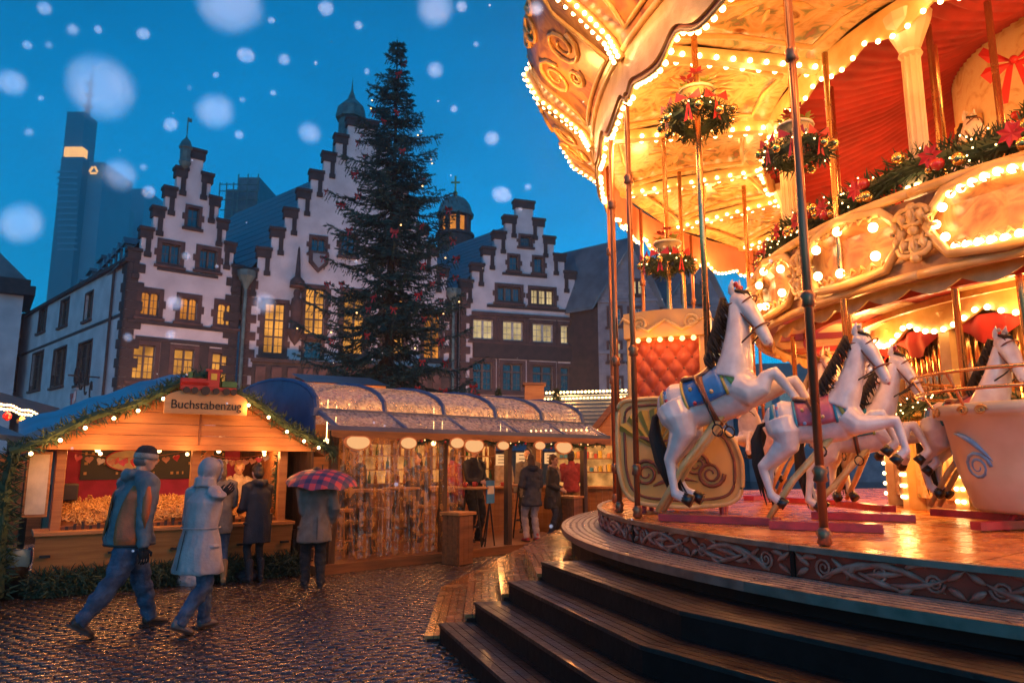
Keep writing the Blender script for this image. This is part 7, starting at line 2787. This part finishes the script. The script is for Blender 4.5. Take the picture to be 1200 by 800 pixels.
def person(label, loc, rz, H=1.75, feet=None, hands=None, lean=0.0, head=(0, 0), top='coat_dark', legs='jeans', shoe='brown_shoe', coat=None, hair=None, hat=None, hood=False,
           gloves=None, panel=None, voxel=.016, build=1.0, hip=0.0, female=False, face=True, stand_z=0.0, hemr=None, tuck=False, extra=None, twist=0.0, neckwear=None, knee=None):
    """forward is +x. feet / hands: {side: (x,y,z)} with side +1 left, -1 right (metres for a 1.75 m body)"""
    t = thing('person', label, 'person', (loc[0], loc[1], loc[2]), rz)
    k = H / 1.75
    t.scale = (k, k, k)
    b = build
    feet = feet or {1: (.02, .11, 0), -1: (-.02, -.11, 0)}
    hands = hands or {1: (.06, .27, .82), -1: (.06, -.27, .82)}
    pel = V(hip, 0, .95)
    fw = V(math.sin(lean), 0, math.cos(lean))
    neck = pel + fw * .53
    Tw = Matrix.Rotation(twist, 3, 'Z')
    sh = {s: pel + fw * .475 + Tw @ V(0, s * (.175 if female else .195) * b, 0) for s in (1, -1)}
    hc = neck + fw * .15 + V(.03, 0, .02)
    ankle, kn, hipj, elb, wr = {}, {}, {}, {}, {}
    for s in (1, -1):
        f = V(*feet[s][:3])
        ankle[s] = f + V(0, 0, .09)
        hipj[s] = pel + V(0, s * .095, -.03)
        kn[s] = ik(hipj[s], ankle[s], .43, .43, V(1, s * .06, 0))
        wr[s] = V(*hands[s])
        elb[s] = ik(sh[s], wr[s], .30, .26, V(-1, s * .35, -.2))
    # one continuous body
    m = MB()
    m.tube([pel + V(0, 0, -.06), pel + V(0, 0, .05), pel.lerp(neck, .4), pel.lerp(neck, .75), pel.lerp(neck, .93)], [(.15 * b, .10 * b), (.155 * b, .105 * b), (.125 * b, .09 * b), (.155 * b, .10 * b), (.08, .07)], 12, up=V(1, 0, 0))
    m.tube([neck + fw * -.03, neck + fw * .10], [.055, .05], 10)
    yaw, nod = head
    HM_ = Matrix.Translation(hc) @ Matrix.Rotation(yaw, 4, 'Z') @ Matrix.Rotation(nod, 4, 'Y')
    hm = MB()
    hm.ball((0, 0, .02), .098, 14, 12, (1.0, .80, 1.12))
    hm.tube([V(.02, 0, .0), V(.045, 0, -.06), V(.06, 0, -.098)], [(.062, .062), (.05, .052), (.028, .03)], 10, up=V(1, 0, 0))
    if face:
        hm.tube([V(.088, 0, .03), V(.106, 0, -.005), V(.112, 0, -.02), V(.092, 0, -.03)], [.012, .013, .015, .008], 6)
        hm.tube([V(.080, -.03, -.056), V(.088, 0, -.056), V(.080, .03, -.056)], [.008, .011, .008], 6)
        hm.tube([V(.075, -.045, .045), V(.092, 0, .045), V(.075, .045, .045)], .012, 6)
    for s in (1, -1):
        hm.ball((-.005, s * .078, .0), .028, 8, 6, (.7, .45, 1.1))
    m.add([HM_ @ Vector(v) for v in hm.v], hm.f)
    for s in (1, -1):
        m.ell(sh[s], elb[s], .048 * b, .040 * b)
        m.ell(elb[s], wr[s], .040 * b, .028)
        hd_ = (wr[s] - elb[s]).normalized()
        hand_shape(m, wr[s], (hd_ + V(.1, 0, -.1)).normalized(), V(0, s, .15))
        m.ell(hipj[s], kn[s], .085 * b, .058 * b)
        m.ell(kn[s], ankle[s], .056 * b, .04)
        pit = feet[s][3] if len(feet[s]) > 3 else 0.0
        Mb = Matrix.Translation(ankle[s]) @ Matrix.Rotation(pit, 4, 'Y')
        m.ell(Mb @ V(-.02, 0, -.035), Mb @ V(.10, 0, -.052), .026, .02)
    bo = remesh(m, 'body', 'skin', t, min(voxel, .013), 1)
    if face:
        for s in (1, -1):
            MB().ball(HM_ @ V(.086, s * .032, .025), .010, 8, 6).build('eye', 'eye_dark', t, smooth=True)
        MB().tube([HM_ @ V(.086, -.024, -.060), HM_ @ V(.096, 0, -.058), HM_ @ V(.086, .024, -.060)], [.003, .006, .003], 6).build('mouth', 'lip', t, smooth=True)
    # trousers
    m = MB()
    m.tube([pel + V(0, 0, -.10), pel + V(0, 0, .0), pel + V(0, 0, .10)], [(.165 * b, .125 * b), (.172 * b, .128 * b), (.155 * b, .115 * b)], 12, up=V(1, 0, 0))
    wide = .092 if not female else .086
    for s in (1, -1):
        ak = ankle[s] + V(-.01, 0, -.01)
        m.tube([hipj[s] + V(0, 0, .02), hipj[s].lerp(kn[s], .5), kn[s], kn[s].lerp(ak, .35), kn[s].lerp(ak, .8), ak, ak + (ak - kn[s]).normalized() * .025], [.108 * b, .098 * b, .076 * b, .076 * b, .068, .070, .072] if not tuck else [.10 * b, .086 * b, .062 * b, .060 * b, .048, .045, .045], 12)
    remesh(m, 'trousers', legs, t, voxel, 2, .017 if not tuck else .004, 8, len(label) % 17, (1, 1, 1.9))
    for s in (1, -1):
        f = V(*feet[s][:3])
        d = V(1, .12 * s, 0).normalized()
        up_tilt = 0.0
        pit = feet[s][3] if len(feet[s]) > 3 else 0.0
        Mf = Matrix.Translation(ankle[s]) @ Matrix.Rotation(pit, 4, 'Y') @ Matrix.Rotation(.12 * s, 4, 'Z')
        m = MB()
        m.tube([Mf @ V(-.075, 0, -.045), Mf @ V(-.03, 0, -.035), Mf @ V(.04, 0, -.045), Mf @ V(.11, 0, -.058), Mf @ V(.165, 0, -.065)], [(.036, .04), (.044, .05), (.046, .042), (.048, .030), (.030, .020)], 12, up=V(0, 0, 1))
        m.ell(Mf @ V(-.02, 0, .0), Mf @ V(-.01, 0, .05 if not tuck else .22), .048, .048 if not tuck else .056)
        so = remesh(m, 'shoe', shoe, t, .012, 2)
        m = MB()
        out = [(-.105, .028), (-.11, 0), (-.105, -.028), (-.03, -.04), (.05, -.044), (.12, -.048), (.175, -.03), (.19, 0), (.175, .03), (.12, .048), (.05, .044), (-.03, .04)]
        m.add([Mf @ V(x, y, -.092) for x, y in out] + [Mf @ V(x, y, -.068) for x, y in out], [tuple(range(12))[::-1], tuple(range(12, 24))] + [(i, (i + 1) % 12, 12 + (i + 1) % 12, 12 + i) for i in range(12)])
        m.build('sole', 'menu_black', so)
    # coat or jacket
    hem = coat or .72
    m = MB()
    hr = hemr or (.20, .165)
    ch_ = pel.lerp(neck, .72)
    rings = [(V(hip, 0, hem), hr[0] * b, hr[1] * b), (V(hip, 0, hem + .04), hr[0] * b, hr[1] * b), (pel.lerp(V(hip, 0, hem), .45) if hem < .9 else pel + V(0, 0, -.02), (hr[0] * .5 + .10) * b, (hr[1] * .5 + .085) * b),
             (pel + V(0, 0, .12), .180 * b, .145 * b), (pel.lerp(neck, .5), .185 * b, .150 * b), (ch_, .205 * b, .150 * b), (pel.lerp(neck, .92), .135, .11), (neck + fw * .035, .075, .075)]
    m.tube([q[0] for q in rings], [(q[1], q[2]) for q in rings], 22, up=V(1, 0, 0))
    def skin_at(z, a, off):
        for i in range(len(rings) - 1):
            if rings[i][0].z <= z <= rings[i + 1][0].z or i == len(rings) - 2:
                q = (z - rings[i][0].z) / max(1e-4, rings[i + 1][0].z - rings[i][0].z)
                c = rings[i][0].lerp(rings[i + 1][0], q)
                return V(c.x + (lerp(rings[i][2], rings[i + 1][2], q) + off) * math.cos(a), c.y + (lerp(rings[i][1], rings[i + 1][1], q) + off) * math.sin(a), z)
    def patch(name, mt, a0, a1, z0, z1, off=.012, th=.008, na=10, nz=12, taper=None):
        mm = MB()
        vs = []
        for j in range(nz + 1):
            q = j / nz
            e0, e1 = (a0, a1) if not taper else (lerp(a0, (a0 + a1) / 2, taper(q)), lerp(a1, (a0 + a1) / 2, taper(q)))
            for i in range(na + 1):
                a = lerp(e0, e1, i / na)
                vs.append(skin_at(lerp(z0, z1, q), a, off + th * math.sin(PI * i / na) ** .3 * math.sin(PI * q) ** .3 if 0 < i < na and 0 < j < nz else off - .012))
        mm.add(vs, [(j * (na + 1) + i, j * (na + 1) + i + 1, (j + 1) * (na + 1) + i + 1, (j + 1) * (na + 1) + i) for j in range(nz) for i in range(na)])
        return mm.build(name, mt, t, smooth=True, fix=False)
    for s in (1, -1):
        cu = elb[s].lerp(wr[s], .97)
        m.tube([sh[s].lerp(neck, .45), sh[s], sh[s].lerp(elb[s], .5), elb[s], elb[s].lerp(wr[s], .5), cu], [.085 * b, .092 * b, .078 * b, .070 * b, .062 * b, .056], 12)
    m.tube([neck + fw * .0 + V(-.01, 0, 0), neck + fw * .075], [.085, .075], 12)
    if hood == 'down':
        m.tube([neck + V(-.03, .12, .03), neck + V(-.10, .07, .03), neck + V(-.125, 0, .01), neck + V(-.10, -.07, .03), neck + V(-.03, -.12, .03)], [.04, .055, .06, .055, .04], 10)
    jk = remesh(m, 'coat' if hem < .7 else 'jacket', top, t, voxel, 2, .019 if hem < .7 else .017, 5.5, len(label) % 23, (1.3, 1.3, .55 if hem < .7 else 1.5))
    if extra == 'waist':
        MB().tube([V(hip + .17 * math.cos(a) * 1.0 * b, .195 * math.sin(a) * b, 1.07) for a in [q * PI / 10 for q in range(20)]], .006, 6, closed=True).build('drawstring', top, t, smooth=True)
    if panel:
        for s in (1, -1):
            patch('side_panel', panel, s * R(92), s * R(158), .84, 1.40, .024, .012, taper=lambda q: .75 * max(0, (q - .35) / .65) ** 1.5 + .3 * (1 - q) ** 4)
            m = MB()
            ou = V(-.35, s * .94, 0) * .058 * b
            m.tube([sh[s].lerp(elb[s], .1) + ou, sh[s].lerp(elb[s], .5) + ou, elb[s] + ou * .9, elb[s].lerp(wr[s], .45) + ou * .7], [(.022, .022), (.05, .04), (.045, .038), (.012, .014)], 12)
            m.build('sleeve_panel', panel, t, smooth=True)
        for (q, col_) in ((.83, 'menu_black'),):
            MB().tube([skin_at(q, a, .004) for a in [k_ * PI / 12 for k_ in range(24)]], .012, 6, closed=True).build('hem_band', col_, t, smooth=True)
        MB().tube([skin_at(z_, PI, .012) for z_ in (.9, 1.0, 1.1, 1.2, 1.3)], .004, 5).build('back_seam', 'menu_black', t)
    if coat and coat < .7:
        MB().tube([skin_at(z_, PI, .014) for z_ in [lerp(coat + .05, 1.05, k_ / 8) for k_ in range(9)]], .005, 5).build('back_vent', 'menu_black', t)
        for s in (1, -1):
            patch('pocket_flap', top, s * R(70), s * R(105), .86, .91, .020, .010, 6, 4)
    for s in (1, -1):
        if gloves:
            m = MB()
            hd_ = (wr[s] - elb[s]).normalized()
            hand_shape(m, wr[s] - hd_ * .01, (hd_ + V(.1, 0, -.1)).normalized(), V(0, s, .15), 1.22, .7)
            m.ell(wr[s] - hd_ * .05, wr[s], .045, .04)
            m.build('glove', gloves, t, smooth=True)
    # head covering
    if hood is True:
        m = MB()
        hm = MB()
        hm.ball((-.025, 0, .03), .128, 16, 14, (1.0, .92, 1.12))
        hm.tube([V(-.05, 0, -.06), V(-.04, 0, -.16)], [.115, .12], 12)
        m.add([HM_ @ Vector(v) for v in hm.v], hm.f)
        ho = remesh(m, 'hood', top, t, .014, 2, .008, 9, 3)
        m = MB()
        m.tube([HM_ @ V(.075, .085 * math.sin(a), .03 + .12 * math.cos(a)) for a in [q * PI / 9 for q in range(18)]], .017, 7, closed=True)
        m.build('hood_rim', top, t, smooth=True)
    if hat:
        hm = MB()
        hm.lathe([(0, .155), (.05, .148), (.085, .12), (.103, .075), (.106, .045), (.100, .045), (0, .10)], 18)
        q = MB()
        q.add([HM_ @ (Vector((v[0] * 1.04, v[1] * .88, v[2]))) for v in hm.v], hm.f)
        q.build('beanie', hat, t, smooth=True)
        hm = MB()
        hm.lathe([(.108, .070), (.114, .045), (.112, .015), (.104, .012), (.102, .06)], 18)
        q = MB()
        q.add([HM_ @ (Vector((v[0] * 1.03, v[1] * .87, v[2]))) for v in hm.v], hm.f)
        q.build('beanie_band', 'beanie_band', t, smooth=True)
        hm = MB()
        hm.ball((-.03, 0, -.01), .092, 12, 8, (.9, .90, .75))
        q = MB()
        q.add([HM_ @ Vector(v) for v in hm.v], hm.f)
        q.build('hair', 'grey_shoe', t, smooth=True)
    if hair:
        hm = MB()
        hm.ball((-.022, 0, .045), .103, 14, 10, (1.0, .86, 1.06))
        hm.ball((-.05, 0, -.02), .085, 12, 8, (.8, 1.0, 1.1))
        if hair[1] == 'bun':
            hm.ball((-.10, 0, .11), .042, 10, 8)
        if hair[1] == 'long':
            hm.tube([V(-.05, 0, .02), V(-.075, 0, -.10), V(-.08, 0, -.22)], [(.085, .07), (.09, .055), (.05, .03)], 12, up=V(1, 0, 0))
        m = MB()
        m.add([HM_ @ Vector(v) for v in hm.v], hm.f)
        remesh(m, 'hair', hair[0], t, .013, 2, .006, 25, 2)
    if neckwear:
        m = MB()
        m.tube([neck + V(.08 * math.cos(a), .085 * math.sin(a), .035 + .015 * math.sin(2 * a)) for a in [q * PI / 8 for q in range(16)]], .035, 8, closed=True)
        m.tube([neck + V(.09, .02, .03), neck + V(.14, .03, -.12), neck + V(.15, .03, -.28)], [.04, .045, .03], 8)
        m.build('scarf', neckwear, t, smooth=True)
    return t
# walking pair
p = on_z(143, 741)
person('man walking in a blue grey jacket with orange panels, beanie and jeans', (p.x, p.y, .014), R(48), 1.80,
       feet={1: (.30, .09, 0.0), -1: (-.40, -.09, .08, .55)}, hands={1: (.10, .30, .82), -1: (.02, -.30, .80)}, lean=R(5), head=(R(-12), R(6)), top='jacket_blue', legs='jeans', hood='down', hat='beanie', gloves='black_cloth', panel='jacket_orange', coat=.82, hemr=(.205, .175), build=1.26, voxel=.014)
p = on_z(227, 741)
person('woman walking in a hooded pale grey parka and jeans, hand at her face', (p.x, p.y, .014), R(58), 1.66,
       feet={1: (.18, .08, 0.0), -1: (-.22, -.08, .05, .4)}, hands={-1: (.15, -.12, 1.42), 1: (.10, .25, .88)}, gloves='black_cloth', lean=R(4), head=(R(5), R(8)), top='parka_grey', legs='jeans', shoe='grey_shoe', hood=True, coat=.60, hemr=(.26, .215), build=1.12, female=True, extra='waist', voxel=.014, face=True)
# at the letter stall
def stall_pt(px, off):
    s, _ = FA(px, 600, off)
    return FA.world(s, off, .02)
p = stall_pt(303, -.62)
person('woman in a dark hooded coat with hair bun at the letter stall counter', p, FA.rz + R(100), 1.60,
       feet={1: (.0, .10, 0), -1: (.04, -.10, 0)}, hands={1: (.32, .16, 1.06), -1: (.34, -.10, 1.08)}, lean=R(7), head=(0, R(18)), top='coat_dark', legs='black_cloth', shoe='coat_dark', hood='down', coat=.58, hemr=(.21, .18), hair=('hair_dark', 'bun'), female=True, tuck=True)
p = stall_pt(257, -.5)
person('person in a brown coat, jeans and tan boots leaning over the stall counter', p, FA.rz + R(85), 1.66,
       hands={1: (.34, .12, 1.08), -1: (.34, -.14, 1.08)}, lean=R(10), head=(0, R(15)), top='coat_brown', legs='jeans', shoe='tan_boot', coat=.72, hair=('hair_brown', 'long'), female=True, tuck=True)
p = stall_pt(276, 1.42)
person('blond vendor in a cream cardigan behind the letter bins', p, FA.rz - R(95), 1.66,
       hands={1: (.26, .16, 1.05), -1: (.28, -.12, 1.08)}, lean=R(10), head=(0, R(28)), top='cardigan', legs='jeans', hair=('hair_blond', 'short'), female=True)
# bags on the ground at the stall
for (px, py, mt, lb_, r_) in ((289, 681, 'coat_dark', 'dark crumpled bag on the cobbles beside the black tights', .13), (222, 686, 'parka_grey', 'speckled cloth bag standing by the stall hedge', .15)):
    q = on_z(px, py)
    m = MB()
    m.ball((0, 0, r_ * .6), r_, 12, 9, (1.4, .9, .65 if px > 250 else 1.0))
    m.ball((.5 * r_, .1 * r_, r_ * .75), r_ * .6, 10, 8)
    m.tube([(-r_ * .4, 0, r_), (-r_ * .3, 0, r_ * 1.5), (r_ * .3, 0, r_ * 1.5), (r_ * .4, 0, r_)], .014, 6)
    o = remesh(m, 'bag', mt, None, .012, 2, .012, 14, 4)
    o.location = q
    tag(o, lb_, 'bag')
# umbrella holder
p = on_z(366, 688)
um_p = person('person in a grey brown coat and black trousers under the tartan umbrella', (p.x, p.y, .014), FB.rz + R(70), 1.56,
       feet={1: (.04, .11, 0), -1: (-.10, -.10, .0)}, hands={1: (.22, .10, 1.20), -1: (.05, -.26, .95)}, lean=R(2), head=(0, R(5)), top='coat_brown', legs='black_cloth', shoe='coat_dark', coat=.66, hemr=(.24, .20), build=1.12, hair=('hair_brown', 'short'))
def plaid():
    m = mat('tartan', (.4, .03, .05), rough=.55)
    nt = m.node_tree
    b = nt.nodes['Principled BSDF']
    tc = nt.nodes.new('ShaderNodeUVMap')
    sp_ = nt.nodes.new('ShaderNodeSeparateXYZ')
    lnk(nt, tc.outputs[0], sp_.inputs[0])
    outs = []
    for ax in (0, 1):
        w = nt.nodes.new('ShaderNodeMath')
        w.operation = 'PINGPONG'
        w.inputs[1].default_value = .5
        mu = nt.nodes.new('ShaderNodeMath')
        mu.operation = 'MULTIPLY'
        mu.inputs[1].default_value = 7.0
        lnk(nt, sp_.outputs[ax], mu.inputs[0])
        lnk(nt, mu.outputs[0], w.inputs[0])
        g_ = nt.nodes.new('ShaderNodeMath')
        g_.operation = 'GREATER_THAN'
        g_.inputs[1].default_value = .26
        lnk(nt, w.outputs[0], g_.inputs[0])
        outs.append(g_)
    ad = nt.nodes.new('ShaderNodeMath')
    ad.operation = 'ADD'
    lnk(nt, outs[0].outputs[0], ad.inputs[0])
    lnk(nt, outs[1].outputs[0], ad.inputs[1])
    dv = nt.nodes.new('ShaderNodeMath')
    dv.operation = 'MULTIPLY'
    dv.inputs[1].default_value = .5
    lnk(nt, ad.outputs[0], dv.inputs[0])
    rp = nt.nodes.new('ShaderNodeValToRGB')
    rp.color_ramp.interpolation = 'CONSTANT'
    rp.color_ramp.elements[0].color = (.55, .05, .07, 1)
    rp.color_ramp.elements[1].position = .3
    rp.color_ramp.elements[1].color = (.14, .04, .10, 1)
    e = rp.color_ramp.elements.new(.8)
    e.color = (.02, .03, .10, 1)
    lnk(nt, dv.outputs[0], rp.inputs[0])
    lnk(nt, rp.outputs[0], b.inputs['Base Color'])
plaid()
uz = on_y(371, 566, p.y).z
uc = Vector((p.x + .06, p.y + .02, uz))
u = thing('umbrella', 'open red and navy tartan umbrella held before the wine bar', 'umbrella', uc)
u.rotation_euler = (R(8), R(4), 0)
RUm = .50
m = MB()
n, k = 32, 9
vs = []
for i in range(k + 1):
    t = i / k
    for j in range(n):
        a = 2 * PI * j / n
        f = abs(math.sin(a * 4))
        rr = RUm * math.sin(t * 1.35) / math.sin(1.35)
        z = .26 * math.cos(t * 1.35) - .07 + .028 * f * t * t
        vs.append((rr * math.cos(a) * (1 - .03 * f * t), rr * math.sin(a) * (1 - .03 * f * t), z))
m.add(vs, [(i * n + j, i * n + (j + 1) % n, (i + 1) * n + (j + 1) % n, (i + 1) * n + j) for i in range(k) for j in range(n)])
co = m.build('canopy', 'tartan', u, smooth=True, fix=False)
uvl = co.data.uv_layers.new(name='UVMap')
for lp in co.data.loops:
    v = co.data.vertices[lp.vertex_index].co
    uvl.data[lp.index].uv = (v.x / 1.1, v.y / 1.1)
m = MB()
m.tube([(0, 0, .26), (0, 0, -.62)], .009, 6)
m.tube([(0, 0, -.60), (0, 0, -.72), (.03, 0, -.76), (.06, 0, -.73)], .014, 6)
m.build('shaft', 'iron', u, smooth=True)
for j in range(8):
    a = 2 * PI * j / 8
    MB().tube([(RUm * math.sin(t * 1.35) / math.sin(1.35) * math.cos(a), RUm * math.sin(t * 1.35) / math.sin(1.35) * math.sin(a), .26 * math.cos(t * 1.35) - .08) for t in [q / 6 for q in range(1, 7)]], .004, 5).build('rib', 'iron', u)
# wine bar guests
person('man in a black jacket standing behind the tall table with mugs', wp(555, 600, .95), FB.rz - R(85), 1.84,
       hands={1: (.28, .14, 1.10), -1: (.30, -.10, 1.10)}, head=(R(-25), R(8)), top='coat_dark', legs='black_cloth', shoe='coat_dark', coat=.78, hair=('hair_brown', 'short'))
person('woman in a dark parka and pale jeans at the bar, back turned', wp(623, 600, .15), FB.rz + R(70), 1.66,
       hands={1: (.22, .16, 1.14), -1: (.24, -.12, 1.12)}, head=(R(-20), R(6)), top='coat_navy', legs='parka_grey', shoe='red_shirt', hood='down', coat=.72, hemr=(.23, .19), hair=('hair_brown', 'long'), female=True)
person('woman in a dark coat with a thick scarf facing the square from the bar', wp(648, 600, .35), FB.rz - R(60), 1.66,
       hands={1: (.18, .14, 1.02), -1: (.2, -.12, 1.04)}, head=(R(-15), R(5)), top='coat_dark', legs='coat_navy', shoe='coat_dark', coat=.62, hemr=(.23, .19), hair=('hair_brown', 'short'), neckwear='scarf', female=True)
person('man with short hair behind the woman in the parka, at the bar', wp(619, 600, 1.5), FB.rz - R(150), 1.80, top='coat_brown', legs='black_cloth', hair=('hair_dark', 'short'))
person('barman behind the counter below the menu panels', wp(590, 600, 2.95), FB.rz - R(90), 1.74, top='cardigan', legs='black_cloth', hair=('hair_dark', 'short'))
q = FC.world(FC(676, 560)[0], -.55, 0)
person('man in a red shirt standing at the bulb lined booth, back turned', (q.x, q.y, .1), FC.rz + R(95), 1.80, hands={1: (.25, .16, 1.12), -1: (.25, -.14, 1.12)}, top='red_shirt', legs='tan_boot', coat=.86, hair=('hair_dark', 'short'), hemr=(.185, .15))
# guests behind the clear curtain
person('guest in a dark coat behind the clear curtain next to the umbrella', wp(412, 600, 1.35), FB.rz + R(20), 1.76, top='coat_dark', legs='black_cloth', hair=('hair_brown', 'short'))
person('guest in a navy coat with long hair behind the middle of the clear curtain', wp(489, 600, 1.7), FB.rz - R(160), 1.68, top='coat_navy', legs='jeans', coat=.66, hair=('hair_dark', 'long'), female=True)
person('guest in a red top behind the curtain edge, facing the man in black', wp(531, 600, 1.25), FB.rz - R(10), 1.76, top='red_shirt', legs='black_cloth', hair=('hair_dark', 'short'))

# ================================================================== falling snow
def snow_mat():
    """fluffy wet flake: see-through at its thin rim, scattering light in its thick middle"""
    m = bpy.data.materials.new('snow')
    m.use_nodes = True
    nt = m.node_tree
    nt.nodes.clear()
    N = nt.nodes.new
    o = N('ShaderNodeOutputMaterial')
    d = N('ShaderNodeBsdfDiffuse')
    tl = N('ShaderNodeBsdfTranslucent')
    for q in (d, tl):
        q.inputs[0].default_value = (.62, .86, 1.0, 1)
    t = N('ShaderNodeBsdfTransparent')
    t.inputs[0].default_value = (.97, .97, .97, 1)
    a = N('ShaderNodeMixShader')
    lnk(nt, d.outputs[0], a.inputs[1])
    lnk(nt, tl.outputs[0], a.inputs[2])
    ad = N('ShaderNodeAddShader')
    lnk(nt, a.outputs[0], ad.inputs[0])
    lnk(nt, t.outputs[0], ad.inputs[1])
    lw = N('ShaderNodeLayerWeight')
    lw.inputs[0].default_value = .5
    mr = N('ShaderNodeMapRange')
    mr.interpolation_type = 'SMOOTHSTEP'
    mr.inputs[1].default_value, mr.inputs[2].default_value = .0, .95
    mr.inputs[3].default_value, mr.inputs[4].default_value = .62, .0
    lnk(nt, lw.outputs['Facing'], mr.inputs[0])
    t2 = N('ShaderNodeBsdfTransparent')
    b = N('ShaderNodeMixShader')
    lnk(nt, mr.outputs[0], b.inputs[0])
    lnk(nt, t2.outputs[0], b.inputs[1])
    lnk(nt, ad.outputs[0], b.inputs[2])
    lnk(nt, b.outputs[0], o.inputs[0])
    MATS['snow'] = m
snow_mat()
rs = random.Random(21)
def flake(k):
    rr = random.Random(k)
    m = MB()
    m.ball((0, 0, 0), 1, 20, 14)
    m.v = [tuple(Vector(v) * (1 + .10 * noise.noise(Vector(v) * 2.3 + Vector((k * 3.3, 0, 0))))) for v in m.v]
    return smesh(m, 'snowflake', 'snow', True)
FK = [flake(k) for k in range(5)]
# (pixel x, pixel y, radius in pixels) of the flakes seen against the sky and the houses
FLK = [(118, 103, 40, 0), (270, 5, 38, 0), (252, 130, 23, 0), (14, 97, 17, 0), (363, 156, 14, 0), (510, 10, 24, 0), (25, 262, 26, 0), (140, 205, 20, 0), (52, 10, 9, 0), (85, 35, 8, 0), (288, 65, 10, 0), (382, 10, 10, 0), (168, 40, 8, 0), (333, 70, 8, 0),
       (200, 146, 9, 0), (280, 158, 6, 0), (510, 82, 11, 0), (576, 162, 10, 0), (588, 228, 11, 0), (318, 24, 5, 0), (115, 35, 5, 0), (57, 53, 5, 0), (32, 53, 6, 0), (34, 155, 6, 0), (320, 109, 4, 0), (370, 74, 3, 0), (253, 88, 4, 0), (284, 117, 4, 0), (430, 84, 4, 0), (532, 128, 5, 0), (541, 8, 8, 0),
       (619, 219, 5, 0), (558, 52, 4, 0), (168, 196, 5, 0), (174, 225, 9, 0), (310, 355, 14, 0), (218, 300, 6, 0), (205, 355, 10, 0), (150, 395, 6, 0), (420, 30, 6, 0), (628, 10, 10, 0), (200, 392, 7, 0), (610, 245, 3, 0), (48, 115, 4, 0), (222, 103, 3, 0), (629, 12, 6, 0)]
for i, (px, py, rp_, _) in enumerate(FLK):
    d = .5 if rp_ > 30 else .6 if rp_ > 18 else .8 if rp_ > 12 else rs.uniform(.9, 2.2)
    blur = .5 * 850 * (cam_d.lens / 1000 / cam_d.dof.aperture_fstop) * (1 / d - 1 / 9)
    r_ = max(rp_ - .5 * blur, rp_ * .45) / FPX * d
    c = Vector((0, 0, CAMH)) + ray(px, py) * d
    o = inst(FK[i % 5], 'snowflake', None, c, (rs.random() * 6, rs.random() * 6, rs.random() * 6), (r_, r_, r_ * rs.uniform(.95, 1.25)))
    tag(o, 'large soft white snowflake drifting in the dusk air' if rp_ > 18 else 'small white snowflake falling in the dusk air', 'snowflake', 'falling snowflakes')

for i in range(48):                              # finer flakes spread through the air over the square
    c = Vector((rs.uniform(-6, 2.2), rs.uniform(3, 10), rs.uniform(1.0, 6.5)))
    r_ = rs.uniform(.007, .014)
    o = inst(FK[i % 5], 'snowflake', None, c, (rs.random() * 6, rs.random() * 6, 0), (r_, r_, r_))
    tag(o, 'small white snowflake falling in the dusk air', 'snowflake', 'falling snowflakes')
# ================================================================== damp dusk air round the whole place
hz = MB().box(-430, -15, -1, 430, 565, 264).build('haze', None)
tag(hz, None, None, kind='stuff')
vm = bpy.data.materials.new('haze_air')
vm.use_nodes = True
nt = vm.node_tree
nt.nodes.clear()
pv = nt.nodes.new('ShaderNodeVolumePrincipled')
pv.inputs['Density'].default_value = .0011
pv.inputs['Color'].default_value = (.80, .90, 1, 1)
pv.inputs['Anisotropy'].default_value = .7
ou = nt.nodes.new('ShaderNodeOutputMaterial')
lnk(nt, pv.outputs[0], ou.inputs['Volume'])
hz.data.materials.append(vm)
bpy.data.scenes.remove(TMP)
